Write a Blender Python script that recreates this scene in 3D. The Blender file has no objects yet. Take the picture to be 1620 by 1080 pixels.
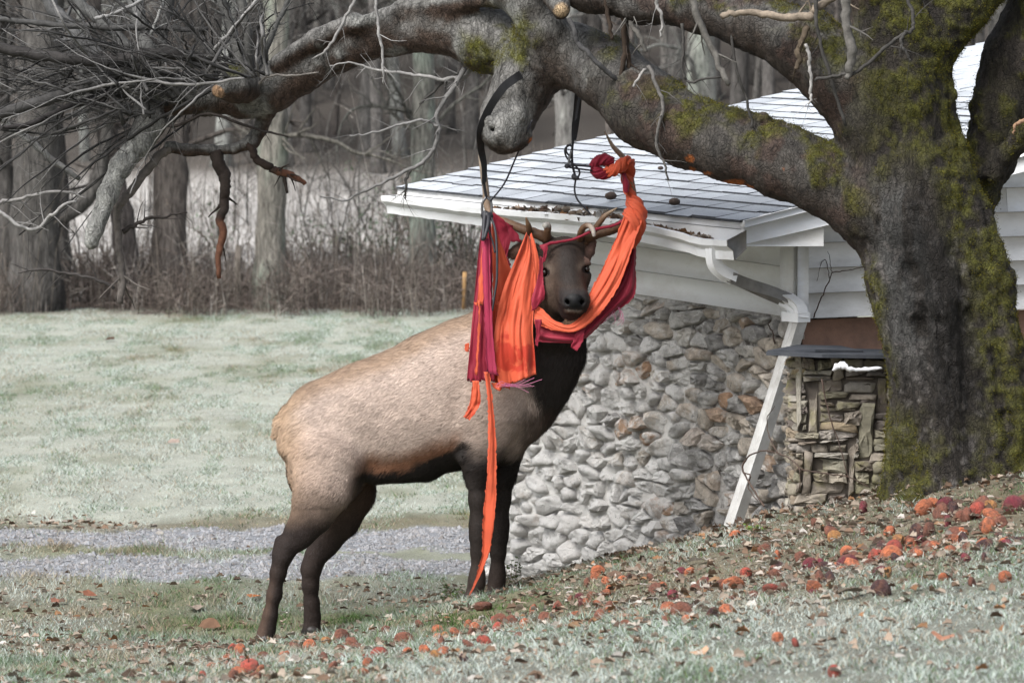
import bpy, math, random
import numpy as np
from mathutils import Vector
try:
    import openvdb
except ImportError:
    import pyopenvdb as openvdb

rng = np.random.default_rng(7)
random.seed(7)

# ------------------------------------------------------------------ camera
F = 6893.6                 # focal length in photo pixels (100 mm on a 23.5 mm sensor, 1620 px wide)
H = 2.57                   # eye height above the elk's front hooves
TH = math.atan(480.0 / F)  # looks down 4 degrees
scene = bpy.context.scene
cam_d = bpy.data.cameras.new('camera')
cam = bpy.data.objects.new('camera', cam_d)
scene.collection.objects.link(cam)
cam.location = (0, 0, H)
cam.rotation_euler = (math.pi / 2 - TH, 0, 0)
cam_d.sensor_width = 23.5
cam_d.lens = 100.0
cam_d.clip_start = 0.5
cam_d.clip_end = 2000
cam_d.dof.use_dof = True
cam_d.dof.focus_distance = 19.95
cam_d.dof.aperture_fstop = 5.0
scene.camera = cam

# ------------------------------------------------------------------ sky, sun, exposure
SUN_EL, SUN_AZ = math.radians(50), math.radians(222)     # azimuth clockwise from +Y: behind the camera, a little left
world = bpy.data.worlds.new('World')
scene.world = world
world.use_nodes = True
wn = world.node_tree.nodes
wl = world.node_tree.links
bg = wn['Background']
sky = wn.new('ShaderNodeTexSky')
sky.sky_type = 'NISHITA'
sky.sun_disc = False
sky.sun_elevation = SUN_EL
sky.sun_rotation = SUN_AZ
sky.dust_density = 3.0
sky.air_density = 1.0
hs = wn.new('ShaderNodeHueSaturation')
hs.inputs['Saturation'].default_value = 0.42              # a white winter overcast
wl.new(sky.outputs[0], hs.inputs['Color'])
wl.new(hs.outputs[0], bg.inputs[0])
bg.inputs[1].default_value = 0.13
sun_d = bpy.data.lights.new('sun', 'SUN')
sun = bpy.data.objects.new('sun', sun_d)
scene.collection.objects.link(sun)
sun_d.energy = 2.3
sun_d.angle = math.radians(32)
sun_d.color = (1.0, 0.985, 0.96)
sdir = Vector((math.sin(SUN_AZ) * math.cos(SUN_EL), math.cos(SUN_AZ) * math.cos(SUN_EL), math.sin(SUN_EL)))
sun.rotation_euler = (-sdir).to_track_quat('-Z', 'Y').to_euler()
vs = scene.view_settings
vs.view_transform = 'Standard'
vs.look = 'None'
vs.exposure = 1.0
vs.gamma = 1
vs.use_curve_mapping = False
scene.cycles.max_bounces = 6
scene.cycles.diffuse_bounces = 3
scene.cycles.transparent_max_bounces = 8
scene.cycles.use_denoising = True

# ------------------------------------------------------------------ geometry helpers
def P(px, py, d):
    """The world point seen at photo pixel (px, py) at ground distance d (metres along +Y)."""
    rx = (px - 810.0) / F
    v = (540.0 - py) / F
    ry = math.cos(TH) + math.sin(TH) * v
    rz = -math.sin(TH) + math.cos(TH) * v
    k = d / ry
    return np.array((rx * k, d, H + rz * k))

def proj(p):
    """World points (N,3) to photo pixels."""
    p = np.asarray(p, float)
    y, z = p[:, 1], p[:, 2] - H
    dep = y * math.cos(TH) - z * math.sin(TH)
    upv = y * math.sin(TH) + z * math.cos(TH)
    return 810 + F * p[:, 0] / dep, 540 - F * upv / dep

def sstep(a, b, x):
    t = np.clip((np.asarray(x, float) - a) / (b - a), 0, 1)
    return t * t * (3 - 2 * t)

def _hash(ix, iy, iz, seed):
    h = (ix.astype(np.int64) * 374761393 + iy.astype(np.int64) * 668265263 + iz.astype(np.int64) * 2147483647 + seed * 974634777) & 0xFFFFFFFF
    h = ((h ^ (h >> 13)) * 1274126177) & 0xFFFFFFFF
    h = ((h ^ (h >> 16)) * 2246822519) & 0xFFFFFFFF
    return ((h ^ (h >> 15)) & 0xFFFFFF) / float(0xFFFFFF)

def vnoise(p, scale=1.0, seed=0):
    """Smooth value noise in 0..1 at points (N,3) (or (N,2))."""
    p = np.asarray(p, float) * scale
    if p.shape[1] == 2:
        p = np.concatenate([p, np.zeros((len(p), 1))], 1)
    i = np.floor(p)
    f = p - i
    f = f * f * (3 - 2 * f)
    i = i.astype(np.int64)
    r = 0
    for dx in (0, 1):
        wx = f[:, 0] if dx else 1 - f[:, 0]
        for dy in (0, 1):
            wy = f[:, 1] if dy else 1 - f[:, 1]
            for dz in (0, 1):
                wz = f[:, 2] if dz else 1 - f[:, 2]
                r = r + wx * wy * wz * _hash(i[:, 0] + dx, i[:, 1] + dy, i[:, 2] + dz, seed)
    return r

def fbm(p, scale=1.0, octaves=4, seed=0, gain=0.5):
    a, s, n = 0, 1.0, 0
    for k in range(octaves):
        a = a + s * vnoise(p, scale * 2 ** k, seed + 17 * k)
        n += s
        s *= gain
    return a / n

def link(o, parent=None):
    scene.collection.objects.link(o)
    if parent is not None:
        o.parent = parent
        o.matrix_parent_inverse.identity()
    return o

def mesh_data(name, verts, faces, mat=None, smooth=True, col=None, mats=None, mat_idx=None, attrs=None):
    """faces: one (N,k) int array or a list of such arrays."""
    me = bpy.data.meshes.new(name)
    verts = np.ascontiguousarray(verts, dtype=np.float32)
    if isinstance(faces, np.ndarray):
        faces = [faces]
    faces = [np.asarray(f, dtype=np.int32) for f in faces if len(f)]
    nl = sum(f.size for f in faces)
    nf = sum(len(f) for f in faces)
    me.vertices.add(len(verts))
    me.vertices.foreach_set('co', verts.ravel())
    me.loops.add(nl)
    me.loops.foreach_set('vertex_index', np.concatenate([f.ravel() for f in faces]))
    me.polygons.add(nf)
    sizes = np.concatenate([np.full(len(f), f.shape[1], np.int32) for f in faces])
    starts = np.concatenate([[0], np.cumsum(sizes)[:-1]]).astype(np.int32)
    me.polygons.foreach_set('loop_start', starts)
    if mat_idx is not None:
        me.polygons.foreach_set('material_index', np.asarray(mat_idx, np.int32))
    me.update(calc_edges=True)
    me.validate()
    me.polygons.foreach_set('use_smooth', np.full(nf, smooth, bool))
    if col is not None:
        a = me.attributes.new('col', 'FLOAT_COLOR', 'POINT')
        c = np.ones((len(verts), 4), np.float32)
        c[:, :3] = col
        a.data.foreach_set('color', c.ravel())
    for k, v in (attrs or {}).items():
        a = me.attributes.new(k, 'FLOAT', 'POINT')
        a.data.foreach_set('value', np.asarray(v, np.float32))
    for m in (mats or ([mat] if mat else [])):
        me.materials.append(m)
    return me

def obj(name, verts, faces, mat=None, parent=None, **kw):
    return link(bpy.data.objects.new(name, mesh_data(name, verts, faces, mat, **kw)), parent)

def tag(o, label=None, cat=None, group=None, kind=None):
    if label: o['label'] = label
    if cat: o['category'] = cat
    if group: o['group'] = group
    if kind: o['kind'] = kind
    return o

def empty(name, loc, label, cat, group=None):
    o = bpy.data.objects.new(name, None)
    o.empty_display_size = 0.1
    o.location = loc
    link(o)
    return tag(o, label, cat, group)

class MB:
    """Collects shapes for ONE mesh."""
    def __init__(self):
        self.v, self.f, self.c, self.n = [], [], [], 0
    def add(self, v, faces, col=None):
        v = np.asarray(v, float)
        if isinstance(faces, np.ndarray): faces = [faces]
        for f in faces:
            if len(f): self.f.append(np.asarray(f, int) + self.n)
        self.v.append(v)
        if col is not None:
            self.c.append(np.broadcast_to(np.asarray(col, float), (len(v), 3)))
        self.n += len(v)
        return self
    def build(self, name, mat, parent=None, origin=None, **kw):
        v = np.concatenate(self.v)
        if origin is not None: v = v - np.asarray(origin)
        by = {}
        for f in self.f: by.setdefault(f.shape[1], []).append(f)
        fs = [np.concatenate(a) for a in by.values()]
        return obj(name, v, fs, mat, parent, col=np.concatenate(self.c) if self.c else None, **kw)

def catmull(pts, n):
    """Smooth curve through rows of pts (any width), n samples per span."""
    p = np.asarray(pts, float)
    if len(p) < 3:
        t = np.linspace(0, 1, n * (len(p) - 1) + 1)[:, None]
        return p[0] + (p[-1] - p[0]) * t
    q = np.concatenate([[2 * p[0] - p[1]], p, [2 * p[-1] - p[-2]]])
    out = []
    for i in range(len(p) - 1):
        a, b, c, d = q[i:i + 4]
        for t in np.arange(n) / n:
            out.append(0.5 * (2 * b + (c - a) * t + (2 * a - 5 * b + 4 * c - d) * t * t + (3 * b - a - 3 * c + d) * t ** 3))
    out.append(p[-1])
    return np.array(out)

def tube(path, rad, sides=6, cap=True, wob=0.0, seed=0):
    """Tube along path (N,3) with radii; returns verts, [quads, tris]."""
    p = np.asarray(path, float)
    n = len(p)
    rad = np.broadcast_to(np.asarray(rad, float), (n,))
    t = np.gradient(p, axis=0)
    t /= np.maximum(np.linalg.norm(t, axis=1, keepdims=True), 1e-9)
    a = np.array((0.3, 0.2, 0.93)) if abs(t[0][2]) < 0.8 else np.array((0.95, 0.2, 0.1))
    us = np.zeros((n, 3))
    u = a - t[0] * (a @ t[0])
    for i in range(n):
        u = u - t[i] * (u @ t[i])
        u /= max(np.linalg.norm(u), 1e-9)
        us[i] = u
    w = np.cross(t, us)
    ang = np.arange(sides) * 2 * math.pi / sides
    r = np.repeat(rad[:, None], sides, 1)
    if wob:
        r = r * (1 + wob * (np.random.default_rng(seed).random((n, sides)) - 0.5) * 2)
    v = p[:, None] + (us[:, None] * np.cos(ang)[None, :, None] + w[:, None] * np.sin(ang)[None, :, None]) * r[:, :, None]
    v = v.reshape(-1, 3)
    i, k = np.meshgrid(np.arange(n - 1), np.arange(sides), indexing='ij')
    k2 = (k + 1) % sides
    q = np.stack([i * sides + k, i * sides + k2, (i + 1) * sides + k2, (i + 1) * sides + k], -1).reshape(-1, 4)
    fs = [q]
    if cap:
        c0 = len(v)
        v = np.concatenate([v, [p[0]], [p[-1]]])
        k = np.arange(sides)
        k2 = (k + 1) % sides
        b = (n - 1) * sides
        fs.append(np.concatenate([np.stack([np.full(sides, c0), k2, k], 1), np.stack([np.full(sides, c0 + 1), b + k, b + k2], 1)]))
    return v, fs

def px_path(pts, n=5):
    """pts: (px, py, distance, radius in px) -> smooth world path and radii in metres."""
    c = catmull(np.array(pts, float), n)
    w = np.array([P(a[0], a[1], a[2]) for a in c])
    return w, np.maximum(c[:, 3], 0.4) * c[:, 2] / F

def box(c, ax, ay, az):
    """Box with centre c and half-axis vectors."""
    c, ax, ay, az = (np.asarray(x, float) for x in (c, ax, ay, az))
    s = [(-1, -1, -1), (1, -1, -1), (1, 1, -1), (-1, 1, -1), (-1, -1, 1), (1, -1, 1), (1, 1, 1), (-1, 1, 1)]
    v = np.array([c + ax * a + ay * b + az * d for a, b, d in s])
    f = np.array([(0, 3, 2, 1), (4, 5, 6, 7), (0, 1, 5, 4), (1, 2, 6, 5), (2, 3, 7, 6), (3, 0, 4, 7)])
    if np.dot(np.cross(ax, ay), az) < 0: f = f[:, ::-1]
    return v, f

def prism(poly, off):
    """Polygon (N,3) extruded by vector off."""
    poly = np.asarray(poly, float)
    n = len(poly)
    v = np.concatenate([poly, poly + np.asarray(off)])
    k = np.arange(n)
    k2 = (k + 1) % n
    return v, [np.array([k]), np.array([k[::-1] + n]), np.stack([k, k + n, k2 + n, k2], 1)[:, ::-1]]

_ico = {}
def ico(sub):
    if sub not in _ico:
        import bmesh
        b = bmesh.new()
        bmesh.ops.create_icosphere(b, subdivisions=sub, radius=1)
        b.verts.ensure_lookup_table()
        _ico[sub] = (np.array([v.co[:] for v in b.verts]), np.array([[v.index for v in f.verts] for f in b.faces]))
        b.free()
    return _ico[sub][0].copy(), _ico[sub][1]

def vnormals(v, faces):
    n = np.zeros_like(v)
    for f in faces:
        a, b, c = v[f[:, 0]], v[f[:, 1]], v[f[:, 2]]
        fn = np.cross(b - a, c - a)
        if f.shape[1] == 4: fn = fn + np.cross(c - a, v[f[:, 3]] - a)
        for k in range(f.shape[1]): np.add.at(n, f[:, k], fn)
    return n / np.maximum(np.linalg.norm(n, axis=1, keepdims=True), 1e-12)

class SDF:
    """Smoothly joined round cones on a grid, turned into one closed surface."""
    def __init__(self, lo, hi, vox):
        self.lo = np.asarray(lo, float); self.vox = vox
        self.n = np.ceil((np.asarray(hi) - self.lo) / vox).astype(int) + 1
        self.g = np.full(self.n, 0.3, np.float32)
    def _win(self, mn, mx, pad):
        a = np.clip(np.floor((mn - pad - self.lo) / self.vox).astype(int), 0, self.n)
        b = np.clip(np.ceil((mx + pad - self.lo) / self.vox).astype(int) + 1, 0, self.n)
        if np.any(b <= a): return None
        sl = tuple(slice(i, j) for i, j in zip(a, b))
        ax = [self.lo[i] + self.vox * np.arange(a[i], b[i]) for i in range(3)]
        return sl, np.meshgrid(*ax, indexing='ij', sparse=True)
    def cone(self, a, b, ra, rb, k=0.05, sy=1.0, cut=False):
        a, b = np.asarray(a, float), np.asarray(b, float)
        r = max(ra, rb)
        pad = r * max(1, sy) + k * 2.2 + 0.02
        w = self._win(np.minimum(a, b), np.maximum(a, b), pad)
        if w is None: return
        sl, (X, Y, Z) = w
        ba = b - a
        bs = ba / np.array((1, sy, 1))
        l2 = max(bs @ bs, 1e-9)
        x, y, z = X - a[0], (Y - a[1]) / sy, Z - a[2]
        t = np.clip((x * bs[0] + y * bs[1] + z * bs[2]) / l2, 0, 1)
        d = np.sqrt((x - t * bs[0]) ** 2 + (y - t * bs[1]) ** 2 + (z - t * bs[2]) ** 2) - (ra + (rb - ra) * t)
        d = d * min(1, sy)
        o = self.g[sl]
        if cut:
            o = -o
        h = np.maximum(k - np.abs(o - d), 0) / k
        m = np.minimum(o, d) - h * h * k * 0.25
        self.g[sl] = -m if cut else m
    def chain(self, pts, k=0.05, sy=1.0):
        """pts: (px, py, d, r px)"""
        for p, q in zip(pts[:-1], pts[1:]):
            self.cone(P(*p[:3]), P(*q[:3]), p[3] * p[2] / F, q[3] * q[2] / F, k, sy)
    def mesh(self):
        g = openvdb.FloatGrid(0.3)
        g.copyFromArray(self.g)
        v, t, q = g.convertToPolygons(isovalue=0.0, adaptivity=0.0)
        v = np.asarray(v, float) * self.vox + self.lo
        fs = [np.asarray(f, int) for f in (t, q) if len(f)]
        f = fs[-1]
        vol = np.einsum('ij,ij->i', v[f[:, 0]], np.cross(v[f[:, 1]] - v[f[:, 0]], v[f[:, 2]] - v[f[:, 0]])).sum()
        c = v.mean(0)
        vol = np.einsum('ij,ij->i', v[f[:, 0]] - c, np.cross(v[f[:, 1]] - v[f[:, 0]], v[f[:, 2]] - v[f[:, 0]])).sum()
        if vol < 0: fs = [f[:, ::-1] for f in fs]
        return v, fs

# ------------------------------------------------------------------ materials
def new_mat(name):
    m = bpy.data.materials.new(name)
    m.use_nodes = True
    return m, m.node_tree.nodes, m.node_tree.links, m.node_tree.nodes['Principled BSDF']

def N(nodes, kind, **kw):
    n = nodes.new(kind)
    for k, v in kw.items():
        if k in n.inputs.keys(): n.inputs[k].default_value = v
        else: setattr(n, k, v)
    return n

def tex_noise(nodes, links, scale, detail=4, rough=0.55, coord=None, dist=0.0):
    n = nodes.new('ShaderNodeTexNoise')
    n.inputs['Scale'].default_value = scale
    n.inputs['Detail'].default_value = detail
    n.inputs['Roughness'].default_value = rough
    n.inputs['Distortion'].default_value = dist
    if coord is not None: links.new(coord, n.inputs['Vector'])
    return n.outputs['Fac']

def ramp(nodes, links, fac, stops):
    r = nodes.new('ShaderNodeValToRGB')
    e = r.color_ramp.elements
    while len(e) < len(stops): e.new(0.5)
    for el, (p, c) in zip(e, stops):
        el.position = p
        el.color = (*c, 1) if hasattr(c, '__len__') else (c, c, c, 1)
    links.new(fac, r.inputs[0])
    return r.outputs[0]

def mix(nodes, links, fac, a, b, mode='MIX'):
    m = nodes.new('ShaderNodeMix')
    m.data_type = 'RGBA'
    m.blend_type = mode
    for s, x in ((m.inputs[0], fac), (m.inputs[6], a), (m.inputs[7], b)):
        if isinstance(x, (int, float)): s.default_value = x
        elif isinstance(x, tuple): s.default_value = (*x, 1)
        else: links.new(x, s)
    return m.outputs[2]

def bump(nodes, links, height, bsdf, strength=0.5, dist=0.01):
    b = nodes.new('ShaderNodeBump')
    b.inputs['Strength'].default_value = strength
    b.inputs['Distance'].default_value = dist
    links.new(height, b.inputs['Height'])
    links.new(b.outputs[0], bsdf.inputs['Normal'])

def position(nodes):
    return nodes.new('ShaderNodeNewGeometry').outputs['Position']

def mat_simple(name, c1, c2=None, scale=8.0, rough=0.7, metal=0.0, bmp=0.0, bscale=60.0, spec=0.5, detail=5):
    """Two colours mottled by noise, with fine relief."""
    m, n, l, b = new_mat(name)
    pos = n.new('ShaderNodeTexCoord').outputs['Object']
    if c2 is None: c2 = tuple(x * 0.75 for x in c1)
    f = tex_noise(n, l, scale, detail, 0.6, pos)
    l.new(ramp(n, l, f, [(0.32, c1), (0.68, c2)]), b.inputs['Base Color'])
    b.inputs['Roughness'].default_value = rough
    b.inputs['Metallic'].default_value = metal
    b.inputs['Specular IOR Level'].default_value = spec
    if bmp:
        bump(n, l, tex_noise(n, l, bscale, 4, 0.6, pos), b, bmp, 0.004)
    return m

def mat_attr(name, rough=0.8, spec=0.3, var=0.0, vscale=40.0, bmp=0.0, bscale=80.0, transl=0.0):
    """Colour from the mesh's own 'col' attribute, with a little mottling."""
    m, n, l, b = new_mat(name)
    a = n.new('ShaderNodeAttribute')
    a.attribute_name = 'col'
    c = a.outputs['Color']
    pos = n.new('ShaderNodeTexCoord').outputs['Object']
    if var:
        f = tex_noise(n, l, vscale, 5, 0.65, pos)
        c = mix(n, l, 1.0, c, ramp(n, l, f, [(0.25, 1 - var), (0.75, 1 + var)]), 'MULTIPLY')
    l.new(c, b.inputs['Base Color'])
    b.inputs['Roughness'].default_value = rough
    b.inputs['Specular IOR Level'].default_value = spec
    if bmp: bump(n, l, tex_noise(n, l, bscale, 5, 0.65, pos), b, bmp, 0.01)
    if transl:
        t = n.new('ShaderNodeBsdfTranslucent')
        l.new(c, t.inputs[0])
        ms = n.new('ShaderNodeMixShader')
        ms.inputs[0].default_value = transl
        l.new(b.outputs[0], ms.inputs[1]); l.new(t.outputs[0], ms.inputs[2])
        l.new(ms.outputs[0], n['Material Output'].inputs[0])
    return m
# ------------------------------------------------------------------ the lie of the land
_ctrl = [  # (px, py, distance) seen on the ground
    (0, 1080, 15.0), (400, 1080, 14.0), (810, 1080, 13.0), (1200, 1080, 12.5), (1620, 1080, 12.2),
    (1620, 745, 18.8), (1500, 757, 18.8), (1405, 785, 18.9), (1300, 800, 19.4), (1200, 826, 19.9), (1100, 850, 20.5), (1000, 882, 21.0), (900, 908, 21.5), (805, 930, 22.0),
    (1620, 900, 15.3), (1300, 900, 17.0), (1000, 960, 17.5), (700, 1010, 17.6),
    (752, 948, 20.0), (788, 941, 20.25), (420, 1016, 19.9), (493, 1000, 20.2),
    (100, 1010, 19.7), (-200, 1010, 19.9), (-400, 1080, 16.0), (100, 908, 22.9), (600, 905, 22.9), (-300, 908, 22.9), (100, 840, 24.97), (600, 838, 24.97), (-300, 842, 24.97),
    (735, 905, 22.9), (740, 840, 24.9),
]
_cw = [P(*c) for c in _ctrl]
_cw += [np.array(c) for c in [(-12, 14, .2), (-12, 20, -.3), (-12, 25, -.27), (12, 13, 1.3), (5, 13, 1.0), (5, 18.8, 1.0), (10, 20, 1.3), (4, 22, .9), (0.9, 23, -.2), (3, 25, .1), (8, 26, .5), (-6, 30, -.26), (0, 30, -.26), (6, 32, -.1),
                             (-6, 44, -.303), (0, 44, -.303), (7, 44, -.25), (15, 40, 0), (-15, 40, -.3), (-3, 9, .95), (0, 7, .95), (4, 8, 1.05), (-8, 9, .7), (9, 8, 1.2), (0, 0, .95), (-10, 0, .9), (10, 0, 1.1)]]
_cw = np.array(_cw)
def _tps(r2):
    return np.where(r2 > 1e-12, r2 * np.log(np.maximum(r2, 1e-12)), 0)
def _fit():
    p = _cw[:, :2]
    n = len(p)
    K = _tps(((p[:, None] - p[None]) ** 2).sum(-1)) + np.eye(n) * 0.02
    A = np.zeros((n + 3, n + 3))
    A[:n, :n] = K; A[:n, n] = 1; A[:n, n + 1:] = p; A[n, :n] = 1; A[n + 1:, :n] = p.T
    return np.linalg.solve(A, np.concatenate([_cw[:, 2], np.zeros(3)]))
_w = _fit()
def ground_z(x, y):
    x, y = np.atleast_1d(np.asarray(x, float)), np.atleast_1d(np.asarray(y, float))
    xc, yc = np.clip(x, -12, 12), np.clip(y, 3, 44)
    out = np.zeros(len(x))
    for s in range(0, len(x), 20000):
        a = np.stack([xc[s:s + 20000], yc[s:s + 20000]], 1)
        r2 = ((a[:, None] - _cw[None, :, :2]) ** 2).sum(-1)
        out[s:s + 20000] = _tps(r2) @ _w[:len(_cw)] + _w[len(_cw)] + a @ _w[len(_cw) + 1:]
    far = sstep(38, 46, y)
    flat = -.305 + .27 * sstep(46, 76, y) + np.where(y > 74, (y - 74) * .10 + np.maximum(y - 74, 0) ** 2 * .0022, 0)
    flat = np.minimum(flat, 60)
    return out * (1 - far) + flat * far

def ground_micro(x, y):
    p = np.stack([x, y], 1)
    near = 1 - sstep(26, 46, y)
    return (fbm(p, 2.2, 3, 5) - .5) * .05 * near + (fbm(p, 14, 2, 9) - .5) * .022 * near + (fbm(p, .6, 2, 3) - .5) * .10 * sstep(46, 60, y)

def zground(x, y):
    x, y = np.atleast_1d(np.asarray(x, float)), np.atleast_1d(np.asarray(y, float))
    return ground_z(x, y) + ground_micro(x, y)

# zones of the ground, by where they lie
WALL_A = P(1262, 815, 20.1)[:2]            # near corner of the stone wall
WALL_B = P(775, 900, 22.3)[:2]             # far corner
WU = (WALL_B - WALL_A) / np.linalg.norm(WALL_B - WALL_A)
WN = np.array((-WU[1], WU[0])); WN = WN if WN[1] < 0 else -WN
def zones(x, y):
    """frost 0..1, litter 0..1, track 0..1 at ground points."""
    p = np.stack([x, y], 1)
    n1, n2 = fbm(p * (1, .7), .9, 3, 21), fbm(p * (1, .35), 4.0, 3, 31)
    # bare, leafy strip along the wall and under the tree
    dw = (p - WALL_A) @ WN
    sw = (p - WALL_A) @ WU
    lit = sstep(1.3, .15, dw + (n1 - .5) * 1.2) * sstep(-1.5, -.6, sw + 2.2) * sstep(2.9, 2.3, sw)
    tx = WALL_A[0] + .75
    lit = np.maximum(lit, sstep(2.0, .5, np.hypot((x - 1.7) * .8, (y - 18.2) * .45) + (n1 - .5) * 1.0))
    lit = np.maximum(lit, .4 * sstep(.5, .62, n1) * sstep(23, 21.5, y) * sstep(16.0, 18.5, y))
    edge = y + (n2 - .5) * .55 + (n1 - .5) * .35
    trk = np.maximum(sstep(22.65, 22.95, edge) * sstep(23.80, 23.45, edge), sstep(24.0, 24.25, edge) * sstep(25.15, 24.85, edge))
    trk = trk * sstep(1.2, .6, x)
    leafline = sstep(24.9, 25.1, edge) * sstep(25.8, 25.3, edge)
    lit = np.maximum(lit, leafline * .8)
    frost = .34 + .48 * sstep(25.2, 26.2, y) + .42 * sstep(18.2, 14.0, y + (n1 - .5) * 3.0) * sstep(-1.8, .6, x) + .10 * sstep(17.5, 15.0, y) + (n1 - .5) * 1.0 + (n2 - .5) * .9
    return np.clip(frost, 0, 1), np.clip(lit, 0, 1), np.clip(trk, 0, 1)

def nonuni(segs):
    out = [segs[0][0]]
    for a, b, st in segs:
        n = max(1, int(round((b - a) / st)))
        out += list(np.linspace(a, b, n + 1)[1:])
    return np.array(out)
gx = nonuni([(-400, -60, 40), (-60, -16, 5), (-16, -5, .8), (-5, -3.2, .2), (-3.2, 3.2, .045), (3.2, 5, .2), (5, 16, .8), (16, 60, 5), (60, 400, 40)])
gy = nonuni([(-60, 4, 8), (4, 11, .5), (11, 26, .05), (26, 46, .14), (46, 80, .8), (80, 160, 4), (160, 700, 30)])
GX, GY = np.meshgrid(gx, gy, indexing='xy')
xf, yf = GX.ravel(), GY.ravel()
gzv = zground(xf, yf)
fr, lt, tk = zones(xf, yf)
pp = np.stack([xf, yf], 1)
nn = fbm(pp, 5, 4, 77)[:, None]
c_soil = np.array((.125, .100, .072)) * (.7 + .7 * nn)
c_frost = np.array((.315, .325, .28)) * (.75 + .5 * nn) * (.50 + .50 * sstep(19, 26, yf))[:, None]
c_grass = np.array((.12, .125, .07)) * (.7 + .7 * nn)
col = c_grass + (c_frost - c_grass) * np.clip(fr[:, None] * 1.0, 0, .92)
col = col + (c_soil - col) * (lt[:, None] * .7)
c_grav = np.array((.20, .207, .22)) * (.7 + .6 * nn)
col = col + (c_grav - col) * tk[:, None]
ff = sstep(46.5, 50, yf)[:, None]
c_far = np.array((.36, .345, .325)) * (.6 + .8 * fbm(pp, .35, 4, 8)[:, None])
c_wood = np.array((.075, .066, .058)) * (.5 + 1.0 * fbm(pp, .5, 4, 12)[:, None])
far_c = c_far + (c_wood - c_far) * sstep(72, 77, yf + 5 * (fbm(pp, .2, 2, 4) - .5))[:, None]
brush_c = np.array((.10, .075, .06)) * (.6 + .8 * nn)
col = col + (brush_c - col) * sstep(44.6, 46.5, yf)[:, None]
col = col + (far_c - col) * ff
nx_, ny_ = len(gx), len(gy)
i, j = np.meshgrid(np.arange(ny_ - 1), np.arange(nx_ - 1), indexing='ij')
gq = np.stack([i * nx_ + j, i * nx_ + j + 1, (i + 1) * nx_ + j + 1, (i + 1) * nx_ + j], -1).reshape(-1, 4)
M_ground = mat_attr('frosty_ground', .95, .15, .6, 130, .8, 160)
tag(obj('ground', np.stack([xf, yf, gzv], 1), gq, M_ground, col=col), kind='structure')

# gravel: small stones lying on the two wheel tracks
def scatter(n, x0, x1, y0, y1, seed):
    r = np.random.default_rng(seed)
    return r.uniform(x0, x1, n), r.uniform(y0, y1, n), r
def inview(x, y, m=.5):
    return np.abs(x) < y * .1175 + m
gxs, gys, r_ = scatter(62000, -4.2, 1.2, 22.6, 25.1, 3)
_, _, t_ = zones(gxs, gys)
keep = (r_.random(len(gxs)) < t_ * .8 * sstep(.25, .6, fbm(np.stack([gxs, gys], 1), 1.8, 3, 71) + .18))
gxs, gys = gxs[keep], gys[keep]
n = len(gxs)
octa = np.array([(1, 0, 0), (0, 1, 0), (-1, 0, 0), (0, -1, 0), (0, 0, 1.0)], float)
of = np.array([(0, 1, 4), (1, 2, 4), (2, 3, 4), (3, 0, 4)])
sz = r_.gamma(3, .0024, n)[:, None, None]
ang = r_.random(n) * 6.28
R = np.stack([np.stack([np.cos(ang), -np.sin(ang)], 1), np.stack([np.sin(ang), np.cos(ang)], 1)], 1)
ov = np.repeat(octa[None], n, 0) * (.6 + .8 * r_.random((n, 5, 3))) * np.array((1.2, .9, .8))
ov[:, :, :2] = np.einsum('nij,nkj->nki', R, ov[:, :, :2])
ov = ov * sz
ov += np.stack([gxs, gys, zground(gxs, gys)], 1)[:, None]
gcol = np.array((.215, .225, .243)) * (.62 + .6 * r_.random((n, 1))) + np.array((.02, .0, -.02)) * r_.random((n, 1))
M_gravel = mat_attr('gravel_stone', .85, .3)
tag(obj('gravel', ov.reshape(-1, 3), (of[None] + 5 * np.arange(n)[:, None, None]).reshape(-1, 3), M_gravel, col=np.repeat(gcol, 5, 0), smooth=False), kind='stuff')

# ------------------------------------------------------------------ grass blades
def blades(name, x, y, h, w, cols, r, lean=.5, segs=2, matl=None):
    n = len(x)
    z = zground(x, y) - .004
    a = r.random(n) * 6.283
    side = np.stack([np.cos(a), np.sin(a), np.zeros(n)], 1)
    bend = r.random(n) * 6.283
    bl = (.2 + r.random(n)) * lean * h
    bd = np.stack([np.cos(bend) * bl, np.sin(bend) * bl, np.zeros(n)], 1)
    base = np.stack([x, y, z], 1)
    up = np.array((0, 0, 1.0))
    rings = []
    for k in range(segs):
        t = k / segs
        c = base + up * (h * (t - .25 * lean * t * t))[:, None] + bd * (t * t)
        rings += [c - side * (w * (1 - .45 * t))[:, None], c + side * (w * (1 - .45 * t))[:, None]]
    rings.append(base + up * (h * (1 - .25 * lean))[:, None] + bd)
    v = np.stack(rings, 1)
    nv = v.shape[1]
    tri = []
    for k in range(segs - 1):
        o = 2 * k
        tri += [(o, o + 1, o + 3), (o, o + 3, o + 2)]
    o = 2 * (segs - 1)
    tri.append((o, o + 1, o + 2))
    f = (np.array(tri)[None] + nv * np.arange(n)[:, None, None]).reshape(-1, 3)
    ob = obj(name, v.reshape(-1, 3), f, matl, col=np.repeat(cols, nv, 0))
    return tag(ob, kind='stuff')

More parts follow.
